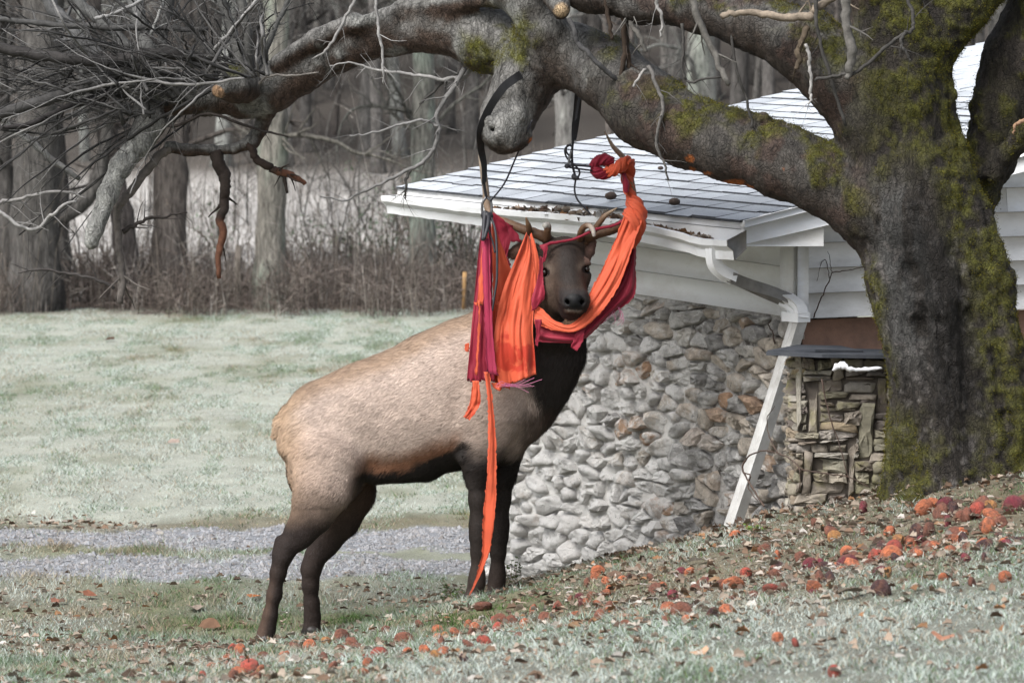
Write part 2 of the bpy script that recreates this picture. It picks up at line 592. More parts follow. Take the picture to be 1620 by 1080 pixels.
def grass_cols(x, y, fr, r, straw=.35):
    n = len(x)
    p = np.stack([x, y], 1)
    g = np.array((.072, .135, .034)); s = np.array((.31, .245, .165)); f = np.array((.495, .55, .512)); d = np.array((.075, .052, .036))
    k = fbm(p * (1, .4), 2.0, 3, 41)
    pick = r.random(n) + (k - .5) * 2.4
    c = np.where((pick < straw)[:, None], s, g) * (.6 + .7 * r.random((n, 1)))
    c = np.where((r.random(n) < .14)[:, None], d, c)
    a = np.clip(fr * (2.0 * r.random(n) ** 1.35), 0, .95)[:, None]
    c = c + (f - c) * a
    return c
M_grass = mat_attr('grass_blade', .85, .2, transl=.25)
x, y, r_ = scatter(520000, -4.2, 4.2, 16.5, 25.0, 11)
k = inview(x, y, .7) & ~(((np.stack([x, y], 1) - WALL_A) @ WN < .05) & (y > 19))
x, y = x[k], y[k]
fr, lt, tk = zones(x, y)
tuft = fbm(np.stack([x, y], 1) * (1, .7), 6.0, 3, 51)
k = r_.random(len(x)) < (1 - .93 * tk) * (1 - .25 * lt) * (.50 + .60 * sstep(.38, .62, tuft)) * np.clip(.7 + (24 - y) * .02, .5, 1.2)
x, y, fr, tuft, lt = x[k], y[k], fr[k], tuft[k], lt[k]
h = (.018 + .036 * r_.random(len(x)) ** 1.6) * (.55 + .95 * sstep(.38, .72, tuft)) * (1 - .30 * lt)
blades('frosted_grass', x, y, h, .0014 + .0019 * r_.random(len(x)), grass_cols(x, y, fr, r_, .46), r_, .9, 1, M_grass)
x, y, r_ = scatter(300000, -3.0, 3.0, 10.5, 16.7, 13)
k = inview(x, y, .7)
x, y = x[k], y[k]
fr, lt, tk = zones(x, y)
tuft = fbm(np.stack([x, y], 1) * (1, .6), 7.0, 3, 51)
k = r_.random(len(x)) < (.55 + .6 * sstep(.38, .62, tuft))
x, y, fr, tuft = x[k], y[k], fr[k], tuft[k]
h = (.014 + .034 * r_.random(len(x)) ** 1.8) * (.55 + .9 * sstep(.38, .72, tuft))
blades('frosted_grass', x, y, h, .0011 + .0015 * r_.random(len(x)), grass_cols(x, y, np.clip(fr * (.75 + .5 * vnoise(np.stack([x, y], 1) * (1, .5), 5.0, 4)), 0, 1), r_, .50), r_, 1.1, 2, M_grass)
x, y, r_ = scatter(820000, -8.5, 3.5, 24.9, 46.2, 12)
k = inview(x, y, 1.2) & ((x < 1.2) | (y > 31)) & ((np.abs(x - .2) < y * .1175 + .3) | (r_.random(len(x)) < .45)) & ((x < 1.0) | (r_.random(len(x)) < .3))
x, y = x[k], y[k]
fr, lt, tk = zones(x, y)
tuft = fbm(np.stack([x, y], 1) * (1, .22), 7.0, 3, 52)
k = r_.random(len(x)) < (1 - .97 * tk) * (1 - .5 * lt) * (.25 + .95 * sstep(.35, .65, tuft))
x, y, fr, tuft = x[k], y[k], fr[k], tuft[k]
h = (.018 + .030 * r_.random(len(x)) ** 2) * (.6 + .7 * sstep(.35, .75, tuft))
g2 = grass_cols(x, y, np.clip(fr * .95 + .05 - .34 * sstep(.50, .70, fbm(np.stack([x, y], 1) * (1, .20), 4.5, 4, 61)) + .5 * (fbm(np.stack([x, y], 1) * (1, .22), 9.0, 3, 62) - .5), 0, 1), r_, .45)
blades('frosted_lawn', x, y, h, .0016 + .0024 * r_.random(len(x)), g2, r_, 1.1, 1, M_grass)

# ------------------------------------------------------------------ leaf litter
def leaf_mesh(seed, L=1.0):
    """A curled oak-like leaf, lobed outline, length L, lying flat."""
    r = np.random.default_rng(seed)
    t = np.linspace(0, 1, 6)
    prof = np.array((.03, .24, .36, .30, .34, .02)) * (.8 + .4 * r.random(6))
    mid = np.stack([t - .5, np.zeros(6), .10 * np.sin(t * 3.1) * (r.random() - .3) + .05 * r.random(6)], 1)
    curl = .35 + .9 * r.random()
    lf = mid + np.stack([np.zeros(6) + .06 * r.standard_normal(6), prof, prof * curl + .05 * r.random(6)], 1)
    rt = mid + np.stack([np.zeros(6) + .06 * r.standard_normal(6), -prof, prof * curl * r.random() + .05 * r.random(6)], 1)
    v = np.concatenate([mid, lf, rt]) * L
    k = np.arange(5)
    f = np.concatenate([np.stack([k, k + 1, k + 7, k + 6], 1), np.stack([k, k + 12, k + 13, k + 1], 1)])
    return v, f
LEAF_COLS = np.array([(.27, .205, .155), (.33, .27, .215), (.19, .125, .085), (.40, .35, .30), (.12, .08, .06), (.27, .145, .075), (.46, .43, .39)])
x, y, r_ = scatter(52000, -4, 4, 12.5, 26, 21)
k = inview(x, y, .5) & ~(((np.stack([x, y], 1) - WALL_A) @ WN < .06) & (y > 19))
x, y = x[k], y[k]
fr, lt, tk = zones(x, y)
k = r_.random(len(x)) < np.clip(lt * .62 + .05 + .10 * sstep(17.5, 14.5, y), 0, 1) * (1 - .8 * tk)
x, y = x[k], y[k]
mb = MB()
base_leaves = [leaf_mesh(s) for s in range(12)]
zz = zground(x, y)
for a, b, z in zip(x, y, zz):
    v, f = base_leaves[r_.integers(12)]
    s = .014 + .032 * r_.random() ** 1.4
    an, tl = r_.random() * 6.28, (r_.random() - .5) * 1.0
    ca, sa = math.cos(an), math.sin(an)
    q = v * s
    q = np.stack([q[:, 0], q[:, 1] * math.cos(tl) - q[:, 2] * math.sin(tl), q[:, 1] * math.sin(tl) + q[:, 2] * math.cos(tl)], 1)
    q = np.stack([q[:, 0] * ca - q[:, 1] * sa, q[:, 0] * sa + q[:, 1] * ca, q[:, 2]], 1) + (a, b, z + .012 + .012 * r_.random())
    mb.add(q, f, LEAF_COLS[r_.choice(7, p=(.26, .2, .22, .12, .12, .05, .03))] * (.5 + .6 * r_.random()))
M_leaf = mat_attr('dry_leaf', .85, .2, .25, 60, transl=.15)
tag(mb.build('leaf_litter', M_leaf), kind='stuff')
# ------------------------------------------------------------------ the white house on its stone foundation
U3 = np.array((WU[0], WU[1], 0.0))          # along the long wall, away from the camera
N3 = np.array((WN[0], WN[1], 0.0))          # out of the long wall
W3 = -N3                                    # across the house
UP = np.array((0, 0, 1.0))
C1 = np.array((WALL_A[0], WALL_A[1], 0.0))
WLEN = float(np.linalg.norm(WALL_B - WALL_A))
def sid_z(s): return 1.279 + .038 * s       # underside of the siding
def on_plane(px, py, o, n):
    a, b = P(px, py, 10.0), P(px, py, 20.0)
    d = b - a
    t = ((o - a) @ n) / (d @ n)
    return a + d * t
def wall_sz(px, py, out=0.0):
    p = on_plane(px, py, C1 + N3 * out, N3)
    return (p - C1) @ U3, p[2]
house = empty('house', tuple(C1 + W3 * 1.5 + U3 * 1.3), 'low white boarded house with pale shingle roof standing on a rubble stone foundation', 'house')
HO = np.array(house.location)
def hobj(name, mb, mat, parent=None, **kw):
    return mb.build(name, mat, parent or house, origin=HO, **kw)

# materials
def mat_white(name, tint=(.80, .80, .79), dirt=.35):
    m, n, l, b = new_mat(name)
    pos = n.new('ShaderNodeTexCoord').outputs['Object']
    mp = n.new('ShaderNodeMapping'); mp.inputs['Scale'].default_value = (1, 1, 3)
    l.new(pos, mp.inputs[0])
    f = tex_noise(n, l, 3.0, 6, .65, mp.outputs[0])
    f2 = tex_noise(n, l, 45, 4, .7, mp.outputs[0])
    d = tuple(x * (1 - dirt) for x in (.74, .70, .64))
    c = mix(n, l, ramp(n, l, f, [(.45, 0.0), (.85, .8)]), tint, d)
    c = mix(n, l, ramp(n, l, f2, [(.60, 0.0), (.80, .35)]), c, (.33, .31, .28))
    l.new(c, b.inputs['Base Color'])
    b.inputs['Roughness'].default_value = .6
    bump(n, l, f2, b, .25, .003)
    return m
M_white = mat_white('white_paint', (.80, .81, .82), .3)
M_old = mat_white('weathered_white_paint', (.74, .73, .71), .5)
M_metal = mat_white('white_metal', (.74, .75, .76), .35)
M_dirtymetal = mat_simple('stained_metal', (.22, .21, .195), (.12, .113, .103), 14, .6, 0, .2, 90)
M_pipe = mat_simple('weathered_pipe', (.60, .60, .59), (.40, .39, .37), 12, .65, 0, .2, 70)
M_sill = mat_simple('bare_sill_wood', (.30, .165, .11), (.16, .09, .062), 7, .85, 0, .5, 40)

def mat_stone():
    m, n, l, b = new_mat('field_stone')
    pos = n.new('ShaderNodeTexCoord').outputs['Object']
    oi = n.new('ShaderNodeObjectInfo')
    cr = ramp(n, l, oi.outputs['Random'], [(0, (.32, .31, .30)), (.3, (.48, .465, .445)), (.55, (.60, .585, .555)), (.70, (.48, .42, .35)), (.83, (.58, .515, .44)), (.91, (.43, .27, .17)), (1, (.68, .66, .62))])
    f = tex_noise(n, l, 16, 6, .7, pos)
    c = mix(n, l, 1.0, cr, ramp(n, l, f, [(.3, .50), (.7, 1.30)]), 'MULTIPLY')
    # mortar and old whitewash smeared over the faces, thickest towards the far end of the wall
    at = n.new('ShaderNodeAttribute'); at.attribute_name = 'wash'
    f2 = tex_noise(n, l, 11, 6, .7, pos)
    ad = n.new('ShaderNodeMath'); ad.operation = 'ADD'
    l.new(f2, ad.inputs[0]); l.new(at.outputs['Fac'], ad.inputs[1])
    c = mix(n, l, ramp(n, l, ad.outputs[0], [(.54, 0.0), (.70, .92)]), c, (.72, .705, .68))
    f3 = tex_noise(n, l, 38, 6, .75, pos, .8)
    c = mix(n, l, ramp(n, l, f3, [(.56, 0.0), (.70, .75)]), c, (.10, .095, .085))
    l.new(c, b.inputs['Base Color'])
    b.inputs['Roughness'].default_value = .9
    bump(n, l, tex_noise(n, l, 24, 8, .75, pos), b, 1.0, .03)
    return m
M_stone = mat_stone()
def mat_mortar():
    m, n, l, b = new_mat('rough_mortar')
    pos = n.new('ShaderNodeTexCoord').outputs['Object']
    at = n.new('ShaderNodeAttribute'); at.attribute_name = 'wash'
    f = tex_noise(n, l, 9, 7, .72, pos)
    ad = n.new('ShaderNodeMath'); ad.operation = 'ADD'
    l.new(f, ad.inputs[0]); l.new(at.outputs['Fac'], ad.inputs[1])
    c = ramp(n, l, ad.outputs[0], [(.40, (.085, .075, .065)), (.50, (.42, .40, .375)), (.62, (.64, .62, .59)), (.9, (.74, .73, .70))])  # dark low end paints crevice shadows into the pale mortar
    l.new(c, b.inputs['Base Color'])
    b.inputs['Roughness'].default_value = .95
    bump(n, l, tex_noise(n, l, 55, 6, .75, pos), b, .9, .02)
    return m
M_mortar = mat_mortar()

# --- voronoi cells for rubble masonry
def cells(pts, box4, asp):
    """Convex cell of every point inside the box (x0,x1,z0,z1); distances count z asp times."""
    out = []
    q = pts * np.array((1, asp))
    for i, c in enumerate(q):
        d = ((q - c) ** 2).sum(1)
        o = np.argsort(d)[1:22]
        x0, x1, z0, z1 = box4
        poly = [np.array(v, float) for v in ((x0, z0 * asp), (x1, z0 * asp), (x1, z1 * asp), (x0, z1 * asp))]
        for k in o:
            m, nrm = (c + q[k]) / 2, q[k] - c
            new = []
            for a, b in zip(poly, poly[1:] + poly[:1]):
                da, db = (a - m) @ nrm, (b - m) @ nrm
                if da <= 0: new.append(a)
                if da * db < 0: new.append(a + (b - a) * (da / (da - db)))
            poly = new
            if len(poly) < 3: break
        out.append(np.array(poly) / np.array((1, asp)) if len(poly) >= 3 else None)
    return out
def poisson(n, x0, x1, z0, z1, dmin, asp, r):
    pts = np.zeros((0, 2))
    tries = 0
    while len(pts) < n and tries < 40000:
        tries += 1
        p = np.array((r.uniform(x0, x1), r.uniform(z0, z1)))
        dm = dmin * (.75 + .7 * r.random())
        if len(pts) == 0 or (((pts - p) * (1, asp)) ** 2).sum(1).min() > dm * dm:
            pts = np.concatenate([pts, [p]])
    return pts
def stone_shape(poly, gap, hgt, r, round_=1, tilt=.3):
    """Rounded, uneven stone over a cell: (x, out, z) vertices and faces."""
    c = poly.mean(0)
    p = poly
    for _ in range(round_):
        p = np.concatenate([np.stack([.78 * a + .22 * b, .22 * a + .78 * b]) for a, b in zip(p, np.roll(p, -1, 0))])
    # even samples round the outline
    seg = np.linalg.norm(np.roll(p, -1, 0) - p, axis=1)
    cum = np.concatenate([[0], np.cumsum(seg)])
    pc = np.concatenate([p, p[:1]])
    t = np.linspace(0, cum[-1], 13)[:-1]
    o = np.stack([np.interp(t, cum, pc[:, 0]), np.interp(t, cum, pc[:, 1])], 1)
    rad = np.linalg.norm(o - c, axis=1, keepdims=True)
    o = c + (o - c) * np.maximum(1 - gap / np.maximum(rad, 1e-4), .35) * (1 + .05 * r.standard_normal((12, 1)))
    tx, tz = r.normal(0, tilt, 2)
    ring = lambda k, h: np.concatenate([c + (o - c) * k, (h + (o - c) @ np.array((tx, tz)) * (h > 0) * .6 + .15 * hgt * r.standard_normal(12) * (h > 0))[:, None]], 1)
    rings = [ring(1.0, np.full(12, -.03)), ring(1.0, np.full(12, hgt * .45)), ring(.90, np.full(12, hgt * .90)), ring(.55, np.full(12, hgt * 1.02))]
    v = np.concatenate(rings + [np.array([[c[0], c[1], hgt * (1.0 + .1 * r.standard_normal())]])])
    v = v[:, [0, 2, 1]]                      # x, out, z
    k = np.arange(12); k2 = (k + 1) % 12
    q = np.concatenate([np.stack([a * 12 + k, a * 12 + k2, (a + 1) * 12 + k2, (a + 1) * 12 + k], 1) for a in range(3)])
    tt = np.stack([36 + k, 36 + k2, np.full(12, 48)], 1)
    return v, [q, tt]

# foundation: mortar body with every stone its own piece
gs = np.arange(-.02, WLEN + .02, .022)
gzz = np.arange(-.75, 1.42, .022)
S_, Z_ = np.meshgrid(gs, gzz, indexing='xy')
sp = np.stack([S_.ravel(), Z_.ravel()], 1)
def wash_at(s, z):
    return .01 + .20 * sstep(.9, 1.9, s + (fbm(np.stack([s, z], 1), 2.0, 3, 5) - .5) * 1.6) + .10 * sstep(.9, .1, z) * sstep(.5, 1.3, s)
hh = .004 + .046 * (fbm(sp, 8, 4, 91) - .47)
v = C1 + sp[:, :1] * U3 + hh[:, None] * N3 + np.minimum(sp[:, 1], sid_z(sp[:, 0]) + .02)[:, None] * UP
a, b = len(gzz), len(gs)
i, j = np.meshgrid(np.arange(a - 1), np.arange(b - 1), indexing='ij')
q = np.stack([i * b + j, (i + 1) * b + j, (i + 1) * b + j + 1, i * b + j + 1], -1).reshape(-1, 4)
# close the body behind its face so it is a solid wall
wall_body = MB().add(v - 0, q)
for (s0, s1, dep) in ((.035, WLEN + .0, .35),):
    pl = np.array([C1 + U3 * s0 - N3 * .02 - UP * .75, C1 + U3 * s1 - N3 * .02 - UP * .75, C1 + U3 * s1 - N3 * .02 + UP * (sid_z(s1) + .0), C1 + U3 * s0 - N3 * .02 + UP * (sid_z(s0) + .0)])
    wall_body.add(*prism(pl, -N3 * dep))
nv = wall_body.n
stone_wall = hobj('stone_wall', wall_body, M_mortar, attrs={'wash': np.concatenate([wash_at(sp[:, 0], sp[:, 1]), np.zeros(nv - len(sp))])})
rs = np.random.default_rng(5)
pts = poisson(480, 0.02, WLEN + .05, -.55, 1.36, .092, 1.75, rs)
for c, poly in zip(pts, cells(pts, (-.01, WLEN + .05, -.6, 1.40), 1.75)):
    if poly is None: continue
    poly[:, 1] = np.minimum(poly[:, 1], sid_z(poly[:, 0]) - .012)
    if np.ptp(poly[:, 1]) < .02: continue
    zg = zground(*(WALL_A + WU * c[0] + WN * .05))[0]
    if c[1] < zg - .10: continue
    area = np.ptp(poly[:, 0]) * np.ptp(poly[:, 1])
    v, f = stone_shape(poly, .005 + .010 * rs.random() ** 2, .020 + .030 * rs.random() + .10 * math.sqrt(area) * rs.random(), rs, int(rs.random() < .35), .34)
    w = C1 + v[:, :1] * U3 + v[:, 1:2] * N3 + v[:, 2:3] * UP
    cc = v[:, [0, 2]].mean(0)
    ws = float(wash_at(np.array([cc[0]]), np.array([cc[1]]))[0]) + .10 * (rs.random() - .5)
    so = obj('stone', w - HO, f, M_stone, stone_wall, smooth=bool(rs.random() < .45), attrs={'wash': np.full(len(v), ws)})
# gable-end foundation, in shade behind the pier
gb = MB()
g0 = C1 + UP * -.75 - U3 * 0 
pl = np.array([g0 + W3 * .01, g0 + W3 * 3.2, g0 + W3 * 3.2 + UP * 1.86, g0 + W3 * .01 + UP * 1.86])
gb.add(*prism(pl + U3 * .03, U3 * .3))
hobj('gable_foundation', gb, M_mortar, attrs={'wash': np.zeros(gb.n)})

# roof geometry
RB = P(1180, 350, 19.7)
zA = P(634, 296, 22.197)
RLEN = float((zA - RB) @ U3)
RT = (zA[2] - RB[2]) / RLEN
def R(t, s, h=0.0):
    return RB + U3 * s + W3 * t + UP * (.19 * t + RT * s + h)
RIDGE = 4.9
roof = MB()
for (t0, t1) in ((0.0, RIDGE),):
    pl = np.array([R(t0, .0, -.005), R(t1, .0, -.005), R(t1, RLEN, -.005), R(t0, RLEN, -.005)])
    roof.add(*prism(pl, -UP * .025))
# the far slope, falling away behind the ridge
pk0, pk1 = R(RIDGE, 0, -.005), R(RIDGE, RLEN, -.005)
dn = W3 * 4.9 - UP * .19 * 4.9
pl = np.array([pk0 + W3 * .002, pk0 + dn, pk1 + dn, pk1 + W3 * .002])
roof.add(*prism(pl, -UP * .025))
M_felt = mat_simple('roof_felt', (.05, .052, .058), (.035, .036, .04), 20, .9)  # dark underlay; showing between tabs, it paints in shadow lines
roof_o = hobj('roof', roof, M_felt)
def mat_shingle():
    m, n, l, b = new_mat('frosted_shingle')
    pos = n.new('ShaderNodeTexCoord').outputs['Object']
    oi = n.new('ShaderNodeObjectInfo')
    f = tex_noise(n, l, 2.2, 5, .6, pos)
    f2 = tex_noise(n, l, 160, 2, .6, pos)
    at = n.new('ShaderNodeAttribute'); at.attribute_name = 'frost'
    c = mix(n, l, at.outputs['Fac'], (.11, .125, .145), (.43, .455, .485))
    c = mix(n, l, 1.0, c, ramp(n, l, f, [(.3, .82), (.7, 1.12)]), 'MULTIPLY')
    c = mix(n, l, 1.0, c, ramp(n, l, oi.outputs['Random'], [(0, .86), (1, 1.1)]), 'MULTIPLY')
    c = mix(n, l, 1.0, c, ramp(n, l, f2, [(.3, .8), (.7, 1.15)]), 'MULTIPLY')
    l.new(c, b.inputs['Base Color'])
    b.inputs['Roughness'].default_value = .75
    bump(n, l, f2, b, .3, .003)
    return m
M_shingle = mat_shingle()
M_butt = mat_simple('shingle_edge', (.055, .06, .07), (.03, .032, .036), 30, .9)  # unfrosted butt edges, dark enough to draw the course shadow lines in colour
EXPO, TABS = .134, 15
tabw = RLEN / TABS
rest = MB(); restfrost = []
sr = np.random.default_rng(9)
ncourse = int(RIDGE / EXPO)
for c in range(ncourse):
    t0, t1 = c * EXPO - (.02 if c == 0 else 0), (c + 1) * EXPO + .01
    off = (0, .5, .25, .75)[c % 4] * tabw
    edges = sorted(set([0.0, RLEN + .0] + [e for e in (off + tabw * np.arange(-1, TABS + 1)) if .05 < e < RLEN - .05]))
    wob = .004 * sr.standard_normal()
    for e0, e1 in zip(edges[:-1], edges[1:]):
        g = .0025 + .002 * sr.random()
        j = wob + .005 * sr.standard_normal()
        lift = .007 + .006 * sr.random()
        a, b, cc, d = R(t0 + j, e0 + g, 0), R(t0 + j, e1 - g, 0), R(t1, e1 - g, 0), R(t1, e0 + g, 0)
        v = np.array([a, b, cc, d, a + UP * lift, b + UP * lift, cc + UP * .003, d + UP * .003])
        f = np.array([(4, 7, 6, 5), (0, 4, 5, 1), (1, 5, 6, 2), (3, 7, 4, 0)])
        fr_ = float(np.clip(.42 + .55 * sstep(.1, 1.0, t0 + (e0 * .40)) + .10 * sr.standard_normal(), .15, 1))
        if True:
            if c < 20:
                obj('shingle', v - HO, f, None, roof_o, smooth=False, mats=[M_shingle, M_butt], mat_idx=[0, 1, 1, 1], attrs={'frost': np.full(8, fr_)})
                continue
        rest.add(v, f); restfrost += [fr_] * 8
tag(hobj('shingles', rest, M_shingle, roof_o, smooth=False, attrs={'frost': np.array(restfrost)}), kind='stuff')

# fascia and gutter along the eave
fa = MB()
fa.add(*prism(np.array([R(.0, .015, -.035), R(0, RLEN - .01, -.035), R(0, RLEN - .01, -.116), R(0, .015, -.116)]) + W3 * .012, W3 * .02))
hobj('fascia', fa, M_white)
drip = MB()
drip.add(*prism(np.array([R(-.012, 0, -.006), R(-.012, RLEN, -.006), R(-.012, RLEN, -.034), R(-.012, 0, -.034)]), W3 * .02))
hobj('drip_edge', drip, M_metal)
prof = np.array([(.004, -.040), (.004, -.125), (.065, -.125), (.072, -.085), (.102, -.062), (.105, -.035), (.090, -.033), (.099, -.040), (.096, -.058), (.066, -.082), (.060, -.119), (.009, -.119), (.009, -.040)])
ns = 46
ss = np.linspace(-.005, RLEN + .02, ns)
gv = []
gr = np.random.default_rng(3)
for s in ss:
    sag = -.010 - .040 * sstep(1.1, 0, s) + .006 * math.sin(s * 2.2) + .0012 * gr.standard_normal() - .008 * math.exp(-((s - .18) / .1) ** 2)
    out = 1 + .10 * math.sin(s * 3.1 + 1) + .010 * gr.standard_normal() + (.15 * math.exp(-((s - .28) / .07) ** 2)) - .25 * math.exp(-((s - .15) / .05) ** 2)
    for x_, z_ in prof:
        gv.append(R(0, s) + N3 * (x_ * (out if x_ > .02 else 1)) + UP * (z_ + sag * (x_ > .02)))
gv = np.array(gv); m_ = len(prof)
i, k = np.meshgrid(np.arange(ns - 1), np.arange(m_), indexing='ij')
k2 = (k + 1) % m_
gq = np.stack([i * m_ + k, (i + 1) * m_ + k, (i + 1) * m_ + k2, i * m_ + k2], -1).reshape(-1, 4)
gut = MB().add(gv, gq)
gutter = hobj('gutter', gut, M_metal, smooth=False)
for nm, s in (('end_cap', -.010), ('end_cap', RLEN + .022)):
    base = ss[0] if s < 0 else ss[-1]
    ring = gv[:m_] if s < 0 else gv[-m_:]
    cap = MB().add(*prism(ring[[0, 1, 2, 3, 4, 5]], U3 * (-.006 if s < 0 else .006)))
    hobj(nm, cap, M_dirtymetal if s < 0 else M_metal, gutter)
# leaves caught in the gutter, as a thing of its own
mb = MB(); lr = np.random.default_rng(8)
for _ in range(520):
    s = RLEN * (.08 + .62 * lr.random() ** 1.1)
    v, f = base_leaves[lr.integers(12)]
    sc = .02 + .03 * lr.random(); an = lr.random() * 6.28; tl = lr.normal(0, .7)
    q = v * sc
    q = np.stack([q[:, 0], q[:, 1] * math.cos(tl) - q[:, 2] * math.sin(tl), q[:, 1] * math.sin(tl) + q[:, 2] * math.cos(tl)], 1)
    q = np.stack([q[:, 0] * math.cos(an) - q[:, 1] * math.sin(an), q[:, 0] * math.sin(an) + q[:, 1] * math.cos(an), q[:, 2]], 1)
    hp = .028 * math.exp(-((s - 1.3) / .55) ** 2) + .006
    mb.add(q + R(0, s) + N3 * (.012 + .075 * lr.random()) + UP * (-.080 + hp * lr.random() * 1.8 - .03 * float(sstep(.9, 0, s))), f, LEAF_COLS[lr.integers(7)] * (.45 + .5 * lr.random()))
tag(mb.build('gutter_leaves', M_leaf), kind='stuff')

# soffit, long-wall boards, corner board
sof_z = lambda s: RB[2] + RT * s - .118
sof = MB()
s0, s1 = .012, RLEN - .01
sof.add(*prism(np.array([R(.034, s0) * (1, 1, 0) + UP * sof_z(s0), R(.034, s1) * (1, 1, 0) + UP * sof_z(s1), R(.42, s1) * (1, 1, 0) + UP * sof_z(s1), R(.42, s0) * (1, 1, 0) + UP * sof_z(s0)]), UP * .012))
hobj('soffit', sof, M_old)
br = np.random.default_rng(4)
for k in range(3):
    def zz_(s, e): return sid_z(s) + (sof_z(.2) - .003 - sid_z(0)) * e / 3 + s * 0
    joints = [0.10, .9 + .9 * br.random(), WLEN - .0]
    for a, b in zip(joints[:-1], joints[1:]):
        z0a, z0b, z1a, z1b = zz_(a, k) + .001, zz_(b, k) + .001, zz_(a, k + 1) - .002, zz_(b, k + 1) - .002
        bot, top = .025, .020
        A = [C1 + U3 * (a + .001) + N3 * (bot if i < 2 else top) for i in range(4)]
        v = np.array([C1 + U3 * (a + .001) + N3 * bot + UP * z0a, C1 + U3 * (b - .001) + N3 * bot + UP * z0b, C1 + U3 * (b - .001) + N3 * top + UP * z1b, C1 + U3 * (a + .001) + N3 * top + UP * z1a])
        hobj('siding_board', MB().add(*prism(v, -N3 * .03)), M_white)
# wall core behind the boards, both faces
core = MB()
core.add(*prism(np.array([C1 + U3 * .012 + W3 * .012 + UP * 1.29, C1 + U3 * .012 + W3 * 9.0 + UP * 1.29, C1 + U3 * .012 + W3 * 9.0 + UP * 1.78, C1 + U3 * .012 + W3 * (RIDGE - .1) + UP * 2.55, C1 + U3 * .012 + W3 * .012 + UP * 1.65]), U3 * (WLEN - .03)))
hobj('wall', core, M_old)
cb = MB()
pcorner = [C1 - U3 * .035 + N3 * .034, C1 + U3 * .098 + N3 * .034]
cb.add(*prism(np.array([pcorner[0] + UP * 1.275, pcorner[1] + UP * 1.279, pcorner[1] + UP * sof_z(.2), pcorner[0] + UP * sof_z(.0)]), -N3 * .034))
cb.add(*prism(np.array([C1 - U3 * .035 + N3 * .034 + UP * 1.275, C1 - U3 * .035 + W3 * .03 + UP * 1.275, C1 - U3 * .035 + W3 * .03 + UP * (sof_z(0)), C1 - U3 * .035 + N3 * .034 + UP * (sof_z(0))]) - U3 * .001, U3 * .03))
hobj('corner_board', cb, M_white)
# gable boards: exposed faces seen head on
for k in range(12):
    z0 = 1.277 + .1165 * k
    z1 = z0 + .1145
    t0 = .032
    top_t = (z0 - RB[2] + .12) / .19 - .437      # keep under the rake
    a = max(t0, top_t)
    if a > 4.6: break
    cuts = [a] + [c for c in (a + .5 + 1.1 * br.random(), a + 1.9 + br.random()) if c < 4.5] + [4.6]
    for c0, c1 in zip(cuts[:-1], cuts[1:]):
        o = C1 - U3 * .024
        v = np.array([o + W3 * (c0 + .001) + UP * z0, o + W3 * (c1 - .001) + UP * z0, o + W3 * (c1 - .001) + UP * z1 + U3 * .010, o + W3 * (c0 + .001) + UP * z1 + U3 * .010])
        hobj('siding_board', MB().add(*prism(v, U3 * .026)), M_old if k < 4 else M_white)
sb = MB()
o = C1 - U3 * .004
sb.add(*prism(np.array([o + W3 * .02 + UP * 1.10, o + W3 * 4.6 + UP * 1.10, o + W3 * 4.6 + UP * 1.268, o + W3 * .02 + UP * 1.268]), U3 * .03))
hobj('sill_beam', sb, M_sill)

# rake boards and boxed eave return, in the plane of the gable overhang
def rk(px, py, s=.006): return on_plane(px, py, R(0, s), U3)
def rakepoly(name, pts, s, th, mat):
    hobj(name, MB().add(*prism(np.array([rk(x, y, s) for x, y in pts]), U3 * th)), mat)
e = R(0, .006)
rakepoly('rake_trim', [(1178, 349), (1178, 360.5), (1259, 339.5), (1640, 242), (1640, 231)], -.012, .03, M_metal)
rakepoly('rake_board', [(1178, 361), (1178, 386.5), (1304, 357.5), (1640, 266), (1640, 242.5), (1259, 340)], -.004, .025, M_white)
rakepoly('eave_return', [(1178, 386), (1178, 389.5), (1303, 389.5), (1303, 356)], .002, .17, M_white)

# downspout: a corrugated rectangular pipe with elbows
def rect_tube(path, w, d, ribs=True):
    p = np.asarray(path, float); n = len(p)
    t = np.gradient(p, axis=0); t /= np.linalg.norm(t, axis=1, keepdims=True)
    outline = []
    for k in range(6): outline.append((-w + 2 * w * k / 5, d - (.008 if k % 2 else 0)))
    outline += [(w, -d)] + [(w - 2 * w * k / 5, -d + (.008 if k % 2 else 0)) for k in range(1, 5)] + [(-w, -d)]
    outline = np.array(outline)
    m = len(outline)
    V = []
    for i in range(n):
        side = np.cross(t[i], N3); side /= np.linalg.norm(side)
        fr_ = np.cross(side, t[i])
        if fr_ @ N3 < 0: fr_ = -fr_
        V.append(p[i] + outline[:, :1] * side + outline[:, 1:] * fr_)
    V = np.concatenate(V)
    i, k = np.meshgrid(np.arange(n - 1), np.arange(m), indexing='ij'); k2 = (k + 1) % m
    q = np.stack([i * m + k, i * m + k2, (i + 1) * m + k2, (i + 1) * m + k], -1).reshape(-1, 4)
    return V, [q, np.arange(m)[None, ::-1], (np.arange(m) + (n - 1) * m)[None]]
def at_out(px, py, out): return on_plane(px, py, C1 + N3 * out, N3)
dsp = bpy.data.objects.new('downspout', None); dsp.location = (0, 0, 0); link(dsp, house)
dsp.empty_display_size = .1
def dpart(name, pts, w, d, mat, n=5):
    p = catmull(np.array([at_out(*q) for q in pts]), n)
    v, f = rect_tube(p, w, d)
    obj(name, v - HO, f, mat, dsp, smooth=False)
dpart('outlet_elbow', [(1128, 386, .50), (1127, 404, .50), (1131, 420, .485), (1143, 432, .445), (1160, 441, .39)], .032, .026, M_metal)
dpart('sloping_pipe', [(1152, 437, .415), (1198, 456, .245), (1246, 476, .085)], .032, .026, M_dirtymetal, 3)
